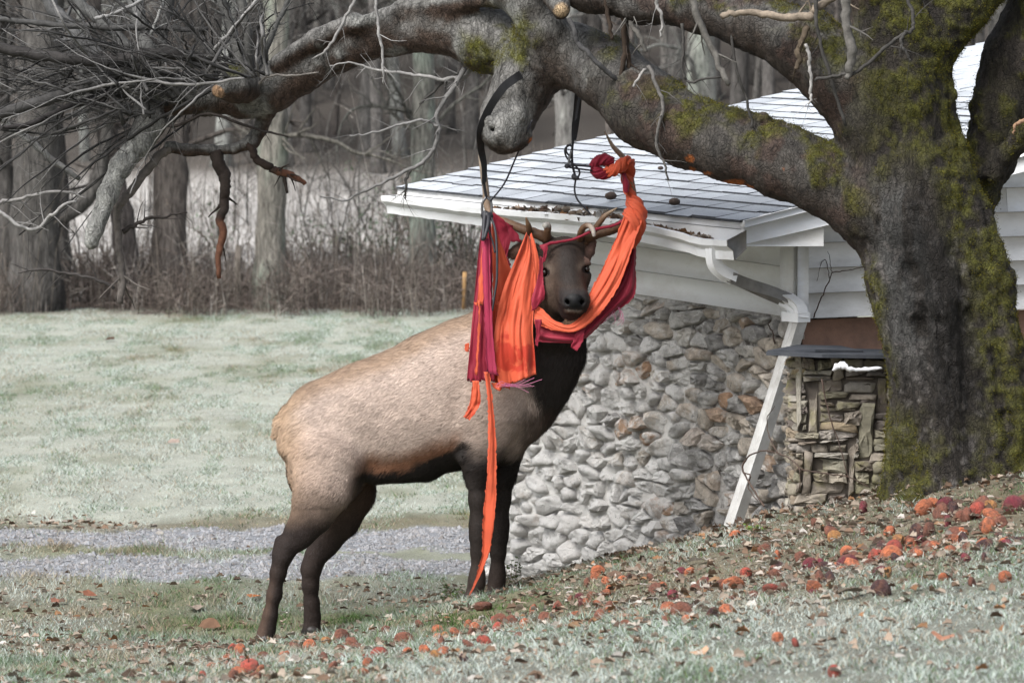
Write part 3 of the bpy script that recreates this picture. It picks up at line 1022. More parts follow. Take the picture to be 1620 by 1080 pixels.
dpart('wall_elbow', [(1236, 472, .115), (1250, 479, .085), (1262, 490, .075), (1265, 506, .08)], .034, .028, M_metal)
dpart('leader_pipe', [(1265, 498, .07), (1252, 540, .09), (1205, 690, .16), (1157, 834, .24)], .036, .027, M_pipe, 4)
bk = MB()
bc = at_out(1259, 501, .075)
bk.add(*box(bc, U3 * .062, N3 * .036, UP * .022))
obj('strap_bracket', bk.v[0] - HO, bk.f, M_white, dsp, smooth=False)

# ------------------------------------------------------------------ dry-stacked stone pier with slates on top
PR = np.random.default_rng(15)
pd = 19.25
pA, pB = P(1258, 800, pd), P(1440, 800, pd)
pier_base = zground((pA[0] + pB[0]) / 2, pd + .1)[0]
ptop = P(1300, 568, pd)[2]
pier = empty('stone_pier', ((pA[0] + pB[0]) / 2, pd + .2, pier_base), 'dry stacked pier of thin mossy stones under loose slates beside the tree trunk', 'stone pier')
PO = np.array(pier.location)
M_pier = mat_simple('pier_core', (.12, .10, .08), (.06, .05, .042), 20, .95)
pc = MB()
zb, zt_ = pier_base - .25, ptop - .008
pc.add(*box((PO[0], pd + .235, (zb + zt_) / 2), ((pB[0] - pA[0]) / 2 - .02, 0, 0), (0, .19, 0), (0, 0, (zt_ - zb) / 2)))
pc.build('core', M_pier, pier, origin=PO)
def mat_pierstone():
    m, n, l, b = new_mat('mossy_flat_stone')
    pos = n.new('ShaderNodeTexCoord').outputs['Object']
    oi = n.new('ShaderNodeObjectInfo')
    cr = ramp(n, l, oi.outputs['Random'], [(0, (.15, .125, .10)), (.3, (.26, .225, .185)), (.55, (.20, .185, .13)), (.7, (.32, .295, .26)), (.85, (.12, .10, .088)), (1, (.27, .215, .145))])
    f = tex_noise(n, l, 14, 6, .7, pos)
    c = mix(n, l, 1.0, cr, ramp(n, l, f, [(.3, .6), (.7, 1.2)]), 'MULTIPLY')
    f2 = tex_noise(n, l, 5, 5, .7, pos)
    c = mix(n, l, ramp(n, l, f2, [(.52, 0.0), (.68, .6)]), c, (.17, .16, .045))
    l.new(c, b.inputs['Base Color'])
    b.inputs['Roughness'].default_value = .9
    bump(n, l, tex_noise(n, l, 45, 6, .7, pos), b, .7, .01)
    return m
M_pstone = mat_pierstone()
def pier_stone(x0, x1, z0, z1, side=False):
    w, h = x1 - x0, z1 - z0
    poly = np.array([(x0, z0), (x1, z0 + .004 * PR.standard_normal()), (x1, z1), (x0, z1)]) + .0065 * PR.standard_normal((4, 2))
    v, f = stone_shape(poly, .0025, .014 + .030 * PR.random(), PR, 0, .22)
    if side: wv = np.stack([np.full(len(v), pA[0] + .015) - v[:, 1], pd + .44 - v[:, 0], v[:, 2]], 1)
    else: wv = np.stack([pA[0] + v[:, 0], np.full(len(v), pd + .05) - v[:, 1], v[:, 2]], 1)
    obj('stone', wv - PO, f, M_pstone, pier, smooth=bool(PR.random() < .4))
PW = pB[0] - pA[0]
# upright slabs first, then courses around them
ups = [(.035, .075, .02, .22), (.055, .105, .30, .50), (.165, .215, .52, .655), (.285, .345, .18, .42), (.235, .265, .0, .28), (.004, .030, .30, .66), (.36, .41, .38, .55)]
for x0, x1, z0, z1 in ups: pier_stone(x0, x1, pier_base + z0, pier_base + z1)
z = pier_base - .06
while z < ptop - .015:
    hgt = min(.020 + .045 * PR.random() ** 1.3, ptop - z)
    spans, c0 = [], 0.0
    for u0, u1, v0, v1 in sorted(ups):
        if z + hgt > pier_base + v0 + .015 and z < pier_base + v1 - .015:
            if u0 - c0 > .012: spans.append((c0, u0))
            c0 = max(c0, u1)
    if PW - c0 > .012: spans.append((c0, PW))
    for a_, b_ in spans:
        k_ = max(1, int(round((b_ - a_) / (.07 + .07 * PR.random()))))
        cut = np.linspace(a_, b_, k_ + 1); cut[1:-1] += .012 * PR.standard_normal(k_ - 1)
        for x0, x1 in zip(cut[:-1], cut[1:]): pier_stone(x0, x1, z, z + hgt)
    s0 = 0.0
    while s0 < .38:
        s1 = min(.40, s0 + .06 + .13 * PR.random())
        pier_stone(s0, s1, z, z + hgt, True)
        s0 = s1
    z += hgt
M_slate = mat_simple('dark_slate', (.03, .034, .042), (.06, .064, .072), 10, .85, 0, .4, 50, .25)
def slab(name, corners, th, label):
    pl = np.array([P(*c) for c in corners])
    c = pl.mean(0)
    o = MB().add(*prism(pl, -UP * th)).build(name, M_slate, None, origin=c, smooth=False)
    o.location = c
    return tag(o, label, 'slate', 'slates on the stone pier')
slab('slate_slab', [(1212, 556, 19.22), (1300, 560, 19.10), (1440, 562, 19.15), (1440, 553, 19.62), (1250, 549, 19.62)], .016, 'large dark slate lying directly on the stacked pier')
slab('slate_slab', [(1214, 554, 19.24), (1290, 552.5, 19.2), (1366, 554.5, 19.3), (1330, 546.5, 19.6), (1262, 545, 19.62)], .012, 'smaller cracked slate lying on top of the larger slate')
M_scrap = mat_simple('white_scrap', (.75, .76, .78), (.6, .61, .63), 30, .5)
sp_, sr_ = px_path([(1318, 586, 19.06, 3), (1330, 577, 19.05, 6), (1345, 584, 19.04, 4), (1368, 584, 19.05, 3), (1395, 582, 19.06, 2.5)], 5)
v, f = tube(sp_, sr_, 7, True, .45, 2)
o = MB().add(v, f).build('plastic_scrap', M_scrap, None, origin=sp_[0]); o.location = sp_[0]
tag(o, 'crumpled white plastic scrap caught under the slate edge', 'plastic scrap')

# dark fallen husks and twigs lying on the roof
M_husk = mat_simple('walnut_husk', (.06, .035, .025), (.03, .02, .015), 30, .8, 0, .5, 60)
for (px, py, s, lb) in ((966, 314, .026, 'brown rotten apple lying on the shingles beside the knotted cloth'), (1067, 323, .024, 'dark shrivelled apple on the shingles near the gutter corner'), (1045, 268, .013, 'small dark husk on the shingles below the mossy limb')):
    nrm = np.cross(U3 + UP * RT, W3 + UP * .19); nrm /= np.linalg.norm(nrm)
    c = on_plane(px, py, R(0, 0, .02), nrm)
    v, f = ico(2)
    v = v * (1 + .25 * (vnoise(v + px, 2.5, 3) - .5)[:, None]) * s * np.array((1.15, 1, .75))
    o = obj('fallen_apple', v, f, M_husk); o.location = c + UP * s * .5
    tag(o, lb, 'apple', 'dark fruit on the roof')
# ------------------------------------------------------------------ the elk
EO = P(600, 948, 20.1)
def elk_body():
    lo, hi = P(395, 1040, 19.35) - (.0, .0, .05), P(1000, 340, 20.6)
    lo = np.array((P(395, 500, 20.1)[0], 19.35, P(0, 1045, 20.1)[2])); hi = np.array((P(1000, 500, 20.1)[0], 20.65, P(0, 345, 20.1)[2]))
    S = SDF(lo, hi, .0072)
    k = .055
    D = 20.10
    S.chain([(516, 668, D, 68), (585, 657, D, 81), (650, 650, D, 95), (715, 630, D, 108), (768, 612, D, 106), (820, 608, D, 76)], k, .66)
    S.cone(P(518, 700, D), P(517, 742, D), 68 * D / F, 64 * D / F, .05, .72)          # haunches
    S.cone(P(760, 512, D), P(705, 535, D), 12 * D / F, 12 * D / F, .06, 1.0)            # withers
    S.cone(P(470, 672, D), P(458, 705, D), 18 * D / F, 16 * D / F, .05, 1.8)
    S.chain([(808, 575, 20.08, 84), (846, 550, 20.05, 70), (864, 490, 20.02, 60), (882, 435, 19.98, 44)], .06, .72)   # neck
    S.cone(P(858, 592, 20.05), P(888, 560, 20.0), 48 * D / F, 32 * D / F, .05, .8)     # throat mane
    S.cone(P(826, 650, D), P(795, 708, D), 38 * D / F, 28 * D / F, .05, .9)            # brisket
    for near in (1, 0):
        q = lambda x, y, r, dd=0: (x, y, (19.97 if near else 20.24) + dd, r * .93)
        if near:
            S.cone(P(775, 650, 19.945), P(758, 742, 19.97), 54 * D / F, 24 * D / F, .035, .5)
            S.cone(P(738, 722, 19.95), P(748, 735, 19.955), 12 * D / F, 12 * D / F, .025)
            S.chain([q(757, 740, 21), q(757, 790, 15.5), q(758, 832, 15.5), q(758, 850, 14.5), q(757, 872, 11.8), q(755, 908, 11.3), q(754, 922, 12.8), q(751, 936, 12)], .03)
            S.cone(P(752, 938, 19.965), P(748, 949, 19.95), 13.5 * D / F, 17 * D / F, .015, .9)
        else:
            S.cone(P(800, 665, 20.26), P(796, 745, 20.24), 46 * D / F, 23 * D / F, .05, .6)
            S.chain([q(796, 740, 21), q(793, 790, 15), q(790, 832, 15.2), q(789, 850, 14.3), q(788, 872, 12), q(787, 905, 11.6), q(786, 920, 12.8), q(784, 932, 12)], .03)
            S.cone(P(785, 932, 20.24), P(784, 942, 20.22), 13 * D / F, 16 * D / F, .015, .9)
        if near:
            h = lambda x, y, r, dd=0: (x, y, 19.95 + dd, r * (.92 if y > 850 else 1))
            S.chain([h(516, 735, 58, .03), h(510, 775, 42), h(493, 815, 29), h(472, 846, 20), h(456, 866, 15)], .035, .62)
            S.chain([h(453, 864, 15), h(446, 882, 14.5), h(440, 905, 12.5), h(434, 940, 11.5), h(427, 975, 11.3), h(423, 994, 12.4), h(419, 1006, 12)], .03)
            S.cone(P(443, 856, 19.95), P(438, 874, 19.95), 9 * D / F, 7 * D / F, .015)
            S.cone(P(420, 1003, 19.94), P(417, 1017, 19.93), 13 * D / F, 16.5 * D / F, .015, .9)
        else:
            h = lambda x, y, r, dd=0: (x, y, 20.24 + dd, r * (.92 if y > 850 else 1))
            S.chain([h(545, 735, 54, -.03), h(552, 778, 38), h(536, 822, 29), h(513, 860, 21), h(499, 882, 15)], .035, .62)
            S.chain([h(498, 880, 16), h(492, 900, 15.5), h(491, 925, 13), h(493, 955, 12), h(494, 975, 12.5), h(494, 988, 12)], .03)
            S.cone(P(494, 988, 20.235), P(492, 1001, 20.22), 13 * D / F, 16.5 * D / F, .015, .9)
    S.cone(P(598, 640, 19.86), P(588, 735, 19.88), .03, .035, .06, cut=True)            # flank hollow
    S.cone(P(735, 560, 19.84), P(715, 690, 19.86), .008, .012, .05, cut=True)           # behind the shoulder
    # belly hair and tail
    S.cone(P(600, 742, D), P(672, 734, D), 22 * D / F, 24 * D / F, .05, 1.3)
    S.chain([(455, 650, D, 10), (444, 670, D, 12), (437, 688, D, 7)], .012)
    # head, turned to the camera and tipped down
    r = lambda a: a * 19.8 / F
    S.cone(P(893, 408, 19.93), P(896, 432, 19.86), r(35), r(36), .05, 1.0)
    S.cone(P(897, 440, 19.83), P(906, 470, 19.72), r(33), r(23), .04, 1.0)
    S.cone(P(904, 470, 19.70), P(909, 477, 19.665), r(22), r(19.5), .02)
    S.cone(P(902, 476, 19.672), P(917, 475, 19.672), r(15), r(15), .02)
    S.cone(P(900, 487, 19.69), P(918, 486, 19.69), r(10), r(10), .02)
    S.cone(P(892, 470, 19.80), P(903, 494, 19.72), r(24), r(15), .03)                   # jaw
    S.cone(P(899, 494, 19.72), P(908, 494, 19.70), r(11), r(10), .012)                  # lower lip
    S.cone(P(886, 470, 19.86), P(880, 505, 19.96), r(34), r(46), .05)                   # cheeks into the throat
    for s, ex, ey, ed in ((-1, 861, 431, 19.83), (1, 929, 426, 19.83)):
        S.cone(P(ex - s * 3, ey - 8, ed + .01), P(ex - s * 14, ey - 3, ed - .02), r(8), r(9), .02)     # brow
        S.cone(P(ex - s * 6, ey + 12, ed), P(ex - s * 12, ey + 26, ed - .04), r(9), r(9), .03)         # cheek bone
        S.cone(P(ex, ey, ed - .03), P(ex, ey, ed + .01), r(6.5), r(6.5), .008, cut=True)               # socket
    S.cone(P(897, 412, 19.82), P(904, 455, 19.72), r(14), r(13), .04)                   # nose bridge
    for x, s in ((897.5, -1), (920.5, 1)):
        S.cone(P(x - s * 2, 478, 19.63), P(x + s * 2.5, 473, 19.66), r(4.6), r(3.4), .006, cut=True)
        S.cone(P(x + s * 1, 471, 19.66), P(x + s * 4.5, 474, 19.68), r(3.2), r(2.6), .012)   # nostrils
    S.cone(P(895, 488.5, 19.63), P(920, 487.5, 19.63), r(1.3), r(1.3), .006, cut=True)  # mouth line
    # ears
    S.cone(P(925, 408, 19.93), P(937, 384, 19.95), r(9), r(7), .02, .6)
    S.cone(P(934, 398, 19.95), P(938, 379, 19.95), r(8), r(2.5), .01, .6)
    S.cone(P(866, 402, 19.93), P(832, 398, 19.96), r(10), r(15), .02, .5)
    S.cone(P(832, 398, 19.96), P(800, 401, 19.96), r(15), r(4), .02, .5)
    # pedicles
    S.cone(P(872, 392, 19.93), P(868, 380, 19.94), r(10), r(9), .015)
    S.cone(P(918, 388, 19.93), P(924, 376, 19.94), r(10), r(9), .015)
    return S.mesh()
ev, ef = elk_body()
en = vnormals(ev, ef)
_, ely = proj(ev)
ev = ev + en * ((fbm(ev, 9, 3, 3) - .5) * .012 * sstep(800, 740, ely) + (fbm(ev, 30, 2, 4) - .5) * .003)[:, None]

def elk_colour(p, nrm):
    x, y = proj(p)
    pj = p
    n1 = fbm(pj, 7, 3, 11) - .5
    n2 = fbm(pj, 28, 3, 12) - .5
    xx, yy = x + n1 * 30, y + n1 * 30
    tan = np.array((.43, .340, .285)); fawn = np.array((.37, .26, .17)); rust = np.array((.17, .066, .027)); dark = np.array((.023, .0185, .0165)); brown = np.array((.060, .036, .025))
    c = np.broadcast_to(tan, (len(p), 3)).copy()
    def blend(m, col):
        nonlocal c
        m = np.clip(m, 0, 1)[:, None]
        c = c + (col - c) * m
    # warmer back line and rump
    back = np.interp(x, [430, 480, 520, 600, 680, 735, 800], [660, 622, 596, 572, 532, 505, 480])
    blend(.75 * sstep(34, 2, yy - back) * sstep(800, 740, x), np.array((.29, .195, .125)))
    blend(.85 * sstep(500, 445, xx), fawn)
    blend(.5 * sstep(560, 440, xx) * sstep(640, 740, yy), np.array((.33, .215, .14)))
    # flank line: rust then dark belly
    fl = np.interp(x, [440, 520, 560, 590, 640, 700, 740, 780, 830], [790, 785, 752, 742, 738, 718, 700, 735, 690])
    blend(.9 * sstep(-42, -6, yy - fl) * sstep(545, 590, x) * sstep(745, 715, x), rust)
    blend(sstep(-7, 4, yy - fl) * sstep(545, 575, x) * sstep(760, 735, x), dark * .8)
    # hind legs
    nearside = p[:, 1] < 20.06
    far = ~nearside
    hind = x < 640
    edge = 770 + (x - 470) * .10
    blend(np.where(hind & nearside, .65 * sstep(-40, 40, yy - edge), 0), np.array((.09, .056, .038)))
    blend(np.where(hind & nearside, sstep(10, 75, yy - edge), 0), np.array((.020, .014, .012)))
    blend(np.where(hind & far & (y > 735), .95, 0), np.array((.060, .036, .024)))
    blend(np.where(hind & far, .95 * sstep(780, 860, yy), 0), np.array((.020, .014, .012)))
    blend(np.where(hind & nearside, sstep(459, 447, x + n2 * 6) * sstep(712, 728, y) * sstep(785, 760, y), 0), dark)
    blend(np.where(hind, .55 * sstep(880, 960, yy) * sstep(-2, -14, x - np.interp(y, [860, 1015], [455, 425])), 0), np.array((.09, .055, .038)))
    # front legs
    blend(np.where((x > 715) & (y > 650), sstep(690, 730, yy - .35 * np.maximum(x - 800, 0)) , 0), np.array((.016, .012, .010)))
    blend(np.where((x > 725) & (y > 830), .5 * sstep(850, 930, y), 0), np.array((.042, .028, .022)))
    # chest, neck
    nk = 836 + np.interp(y, [400, 520, 600, 640, 700], [-60, -40, 2, 14, 40])
    blend(sstep(-10, 14, xx - nk) * sstep(725, 655, yy), dark * 1.15)
    blend(.85 * sstep(800, 850, xx) * sstep(630, 660, yy) * sstep(735, 700, yy), np.array((.045, .029, .022)))
    # head
    hd = (p[:, 1] < 19.97) & (x > 795) & (y < 512)
    blend(np.where(hd, .93, 0), np.array((.036, .0235, .0175)))
    blend(np.where(hd, .6 * sstep(884, 866, x) * sstep(405, 425, y), 0), np.array((.085, .056, .040)))
    blend(np.where(hd, .6 * sstep(914, 926, x) * sstep(430, 445, y), 0), np.array((.070, .047, .035)))
    for s, ex, ey in ((-1, 861, 431), (1, 929, 426)):
        d = np.hypot((x - ex) * .8, y - ey)
        blend(np.where(hd, .6 * sstep(17, 9, d) * sstep(6, -4, y - ey) + .35 * sstep(15, 8, d), 0), np.array((.10, .075, .058)))
        blend(np.where(hd, sstep(8.5, 6.5, d), 0), np.array((.008, .006, .005)))
    blend(np.where(hd, .75 * sstep(20, 8, np.abs(x - 899)) * sstep(372, 400, y) * sstep(470, 440, y), 0), np.array((.016, .013, .012)))
    blend(np.where(hd, .9 * sstep(452, 464, y) * sstep(26, 20, np.abs(x - 908)), 0), np.array((.020, .017, .017)))
    nose = np.hypot((x - 908.5) / 16.5, (y - 476) / 11.5)
    blend(np.where(hd & (p[:, 1] < 19.72), sstep(1.08, .95, nose), 0), np.array((.003, .003, .0035)))
    blend(np.where(hd, .8 * sstep(489.5, 491, y + n2 * 3) * sstep(496, 493, y + n2 * 3) * sstep(16, 9, np.abs(x - 907)), 0), np.array((.21, .175, .15)))
    blend(np.where(hd & (x > 925) & (y < 420), .7, 0), np.array((.16, .095, .075)))
    blend(np.where(hd & (x < 850) & (y < 425), .8, 0), np.array((.14, .075, .05)))
    # hooves
    for hx, hy in ((750, 941), (785, 935), (418, 1008), (493, 993)):
        blend(np.where(np.abs(x - hx) < 24, sstep(-4, 3, y - hy), 0), np.array((.018, .015, .013)))
    return np.clip(c * (1 + .5 * n2[:, None]), .003, 1)
ecol = elk_colour(ev, en)
ex_, ey_ = proj(ev)
wet = (np.hypot((ex_ - 908.5) / 16.5, (ey_ - 476) / 11.5) < 1.0) & (ev[:, 1] < 19.72)
def mat_hide():
    m, n, l, b = new_mat('elk_hide')
    a = n.new('ShaderNodeAttribute'); a.attribute_name = 'col'
    w = n.new('ShaderNodeAttribute'); w.attribute_name = 'wet'
    pos = n.new('ShaderNodeTexCoord').outputs['Object']
    mp = n.new('ShaderNodeMapping'); mp.inputs['Scale'].default_value = (1, 1, .5); mp.inputs['Rotation'].default_value = (0, .5, 0)
    l.new(pos, mp.inputs[0])
    f = tex_noise(n, l, 120, 4, .7, mp.outputs[0])
    c = mix(n, l, 1.0, a.outputs['Color'], ramp(n, l, f, [(.3, .75), (.7, 1.25)]), 'MULTIPLY')
    l.new(c, b.inputs['Base Color'])
    mr = n.new('ShaderNodeMapRange')
    mr.inputs['To Min'].default_value = .8; mr.inputs['To Max'].default_value = .5
    l.new(w.outputs['Fac'], mr.inputs[0]); l.new(mr.outputs[0], b.inputs['Roughness'])
    b.inputs['Specular IOR Level'].default_value = .18
    bump(n, l, f, b, .35, .006)
    return m
elk = obj('elk', ev - EO, ef, mat_hide(), col=ecol, attrs={'wet': wet.astype(float)})
elk.location = EO
tag(elk, 'young bull elk standing uphill with torn orange hammock cloth tangled in its antlers', 'elk')
# coat: short hairs lying back along the body
def coat():
    r = np.random.default_rng(2)
    tri = np.concatenate([f if f.shape[1] == 3 else np.concatenate([f[:, :3], f[:, [0, 2, 3]]]) for f in ef])
    a, b, c = ev[tri[:, 0]], ev[tri[:, 1]], ev[tri[:, 2]]
    fn = np.cross(b - a, c - a)
    ar = np.linalg.norm(fn, axis=1)
    ok = (fn[:, 1] < .35 * ar)                              # sides that can be seen from in front or beside
    pr = np.where(ok, ar, ar * .25); pr = pr / pr.sum()
    n = 135000
    t = r.choice(len(tri), n, p=pr)
    u, w = r.random(n), r.random(n)
    s = u + w > 1
    u[s], w[s] = 1 - u[s], 1 - w[s]
    p = a[t] + (b - a)[t] * u[:, None] + (c - a)[t] * w[:, None]
    nr = en[tri[t, 0]]
    x, y = proj(p)
    head = (x > 850) & (y < 505) & (p[:, 1] < 20.0)
    flow = np.where((x < 640)[:, None], np.array((-.75, 0, -.65)), np.array((-.85, 0, -.5)))
    leg = ((y > 770) & (x > 715)) | ((y > 800) & (x < 560))
    flow = np.where(leg[:, None], np.array((-.1, 0, -1.0)), flow)
    flow = np.where(((x > 835) & (y < 720) & ~leg)[:, None], np.array((-.25, 0, -1.0)), flow)
    flow = np.where(head[:, None], np.array((-.15, .5, .85)), flow)
    flow = flow + .22 * r.standard_normal((n, 3))
    flow = flow - nr * (flow * nr).sum(1, keepdims=True)
    flow /= np.linalg.norm(flow, axis=1, keepdims=True) + 1e-9
    L = np.where(head, .011, np.where(leg, .007, .024))
    L = np.where((x > 835) & (y < 690) & ~head, .042, L)
    L = np.where((y > 735) & (x > 585) & (x < 715), .030, L)
    L = L * (.6 + .7 * r.random(n))
    eye = np.minimum(np.hypot(x - 861, y - 431), np.hypot(x - 929, y - 426)) < 9
    nose = np.hypot((x - 908.5) / 18, (y - 477) / 14) < 1
    hoof = np.minimum.reduce([np.hypot(x - a_, y - b_) for a_, b_ in ((750, 947), (785, 940), (418, 1014), (493, 999))]) < 15
    k = ~((eye | nose) & head) & ~hoof
    p, nr, flow, L = p[k], nr[k], flow[k], L[k]
    n = len(p)
    lift = (.18 + .25 * r.random(n))[:, None]
    d = flow + nr * lift
    d /= np.linalg.norm(d, axis=1, keepdims=True)
    side = np.cross(d, nr); side /= np.linalg.norm(side, axis=1, keepdims=True) + 1e-9
    w_ = (.0013 + .0014 * r.random(n))[:, None]
    base = p - nr * .001
    mid = base + d * (L * .55)[:, None]
    tip = base + (d * .9 + flow * .1) * L[:, None] - nr * (L * .06)[:, None]
    v = np.stack([base - side * w_, base + side * w_, mid - side * w_ * .8, mid + side * w_ * .8, tip], 1)
    f = (np.array([(0, 1, 3), (0, 3, 2), (2, 3, 4)])[None] + 5 * np.arange(n)[:, None, None]).reshape(-1, 3)
    cc = elk_colour(p, nr) * (.80 + .42 * r.random((n, 1)))
    o = obj('coat', v.reshape(-1, 3) - EO, f, mat_attr('elk_hair', .7, .25), elk, col=np.repeat(np.clip(cc, 0, 1), 5, 0))
    tag(o, kind='stuff')
coat()
# eyes
M_eye, n_, l_, b_ = new_mat('dark_eye')
b_.inputs['Base Color'].default_value = (.010, .006, .004, 1); b_.inputs['Roughness'].default_value = .16
for x, y, d in ((861.5, 431, 19.806), (928, 426, 19.806)):
    v, f = ico(3)
    obj('eye', v * .0150 + P(x, y, d + .005) - EO, f, M_eye, elk)
# chin hair
mb = MB(); r_ = np.random.default_rng(6)
for k in range(260):
    x0 = 897 + 16 * r_.random(); y0 = 496 + 3 * r_.random()
    L = 14 + 16 * r_.random()
    p, q = px_path([(x0, y0, 19.70, .55), (x0 - 1 + 3 * r_.standard_normal(), y0 + L * .5, 19.695, .5), (x0 - 3 + 5 * r_.standard_normal(), y0 + L, 19.70, .3)], 2)
    mb.add(*tube(p, q * .8, 3, False), np.array((.16, .10, .065)) * (.5 + .9 * r_.random()))
tag(mb.build('chin_hair', mat_attr('chin_hair', .8, .2), elk, origin=EO), kind='stuff')
# antlers
M_antler = mat_attr('antler_bone', .55, .35, .35, 30, .4, 70)
def antler(chains):
    mb = MB()
    for j, (pts, tip) in enumerate(chains):
        p, q = px_path(pts, 6)
        v, f = tube(p, q, 9, True, .07, j)
        t = np.concatenate([np.repeat(np.linspace(0, 1, len(p)), 9), [0, 1]])
        base = np.array((.070, .034, .017)); mid = np.array((.125, .068, .036)); end = np.array(tip)
        c = np.where((t < .5)[:, None], base + (mid - base) * (t / .5)[:, None], mid + (end - mid) * ((t - .5) / .5)[:, None])
        mb.add(v, f, c)
    mb.build('antler', M_antler, elk, origin=EO)
antler([
    ([(869, 388, 19.94, 10.5), (866, 379, 19.94, 9), (852, 371, 19.93, 8.5), (825, 362, 19.94, 7.5), (800, 352, 19.98, 7), (780, 343, 20.02, 6.5), (771, 325, 20.04, 6), (768, 295, 20.04, 5.5), (763, 262, 20.03, 5), (757, 236, 20.02, 1.2)], (.30, .25, .20)),
    ([(865, 380, 19.93, 7), (866, 366, 19.89, 6), (866, 357, 19.88, 6), (861, 357, 19.86, 4)], (.45, .43, .39)),
    ([(838, 368, 19.92, 5.5), (836, 357, 19.88, 4.5), (832, 344, 19.86, 1.2)], (.16, .09, .045)),
])
antler([
    ([(921, 384, 19.94, 10.5), (926, 377, 19.94, 9.5), (942, 370, 19.92, 9), (965, 364, 19.92, 8.5), (985, 354, 19.94, 7.5), (999, 340, 19.97, 7), (1002, 318, 19.99, 6.2), (1000, 295, 19.99, 5.5), (994, 265, 19.98, 5), (984, 247, 19.97, 4.5), (970, 232, 19.96, 3.4), (956, 207, 19.95, .8)], (.30, .23, .17)),
    ([(917, 380, 19.92, 6), (919, 368, 19.88, 5.5), (924, 359, 19.85, 5), (932, 357, 19.83, 4.5), (938, 364, 19.82, 4), (940, 374, 19.82, 2.5)], (.50, .47, .42)),
    ([(935, 372, 19.92, 6), (943, 360, 19.90, 5), (953, 346, 19.89, 4.5), (963, 337, 19.89, 3.2), (976, 329, 19.88, .6)], (.34, .26, .18)),
    ([(1000, 328, 19.97, 4), (1001, 312, 19.93, 3.5), (1000, 296, 19.92, 3), (995, 280, 19.92, 1)], (.20, .13, .06)),
])

# hooves: two horny toes on each foot
M_hoof = mat_simple('hoof_horn', (.022, .018, .016), (.035, .028, .024), 40, .5)
for x, y, d in ((749, 944, 19.94), (785, 938, 20.21), (416, 1012, 19.93), (491, 998, 20.215)):
    mb = MB()
    for s in (-1, 1):
        v, f = ico(2)
        v = v * np.array((.034, .019, .026)); v[:, 2] *= np.where(v[:, 0] > 0, 1 - v[:, 0] * 12, 1)
        mb.add(v + P(x + 4, y, d) + np.array((0, s * .019, .004)), f)
    mb.build('hoof', M_hoof, elk, origin=EO)
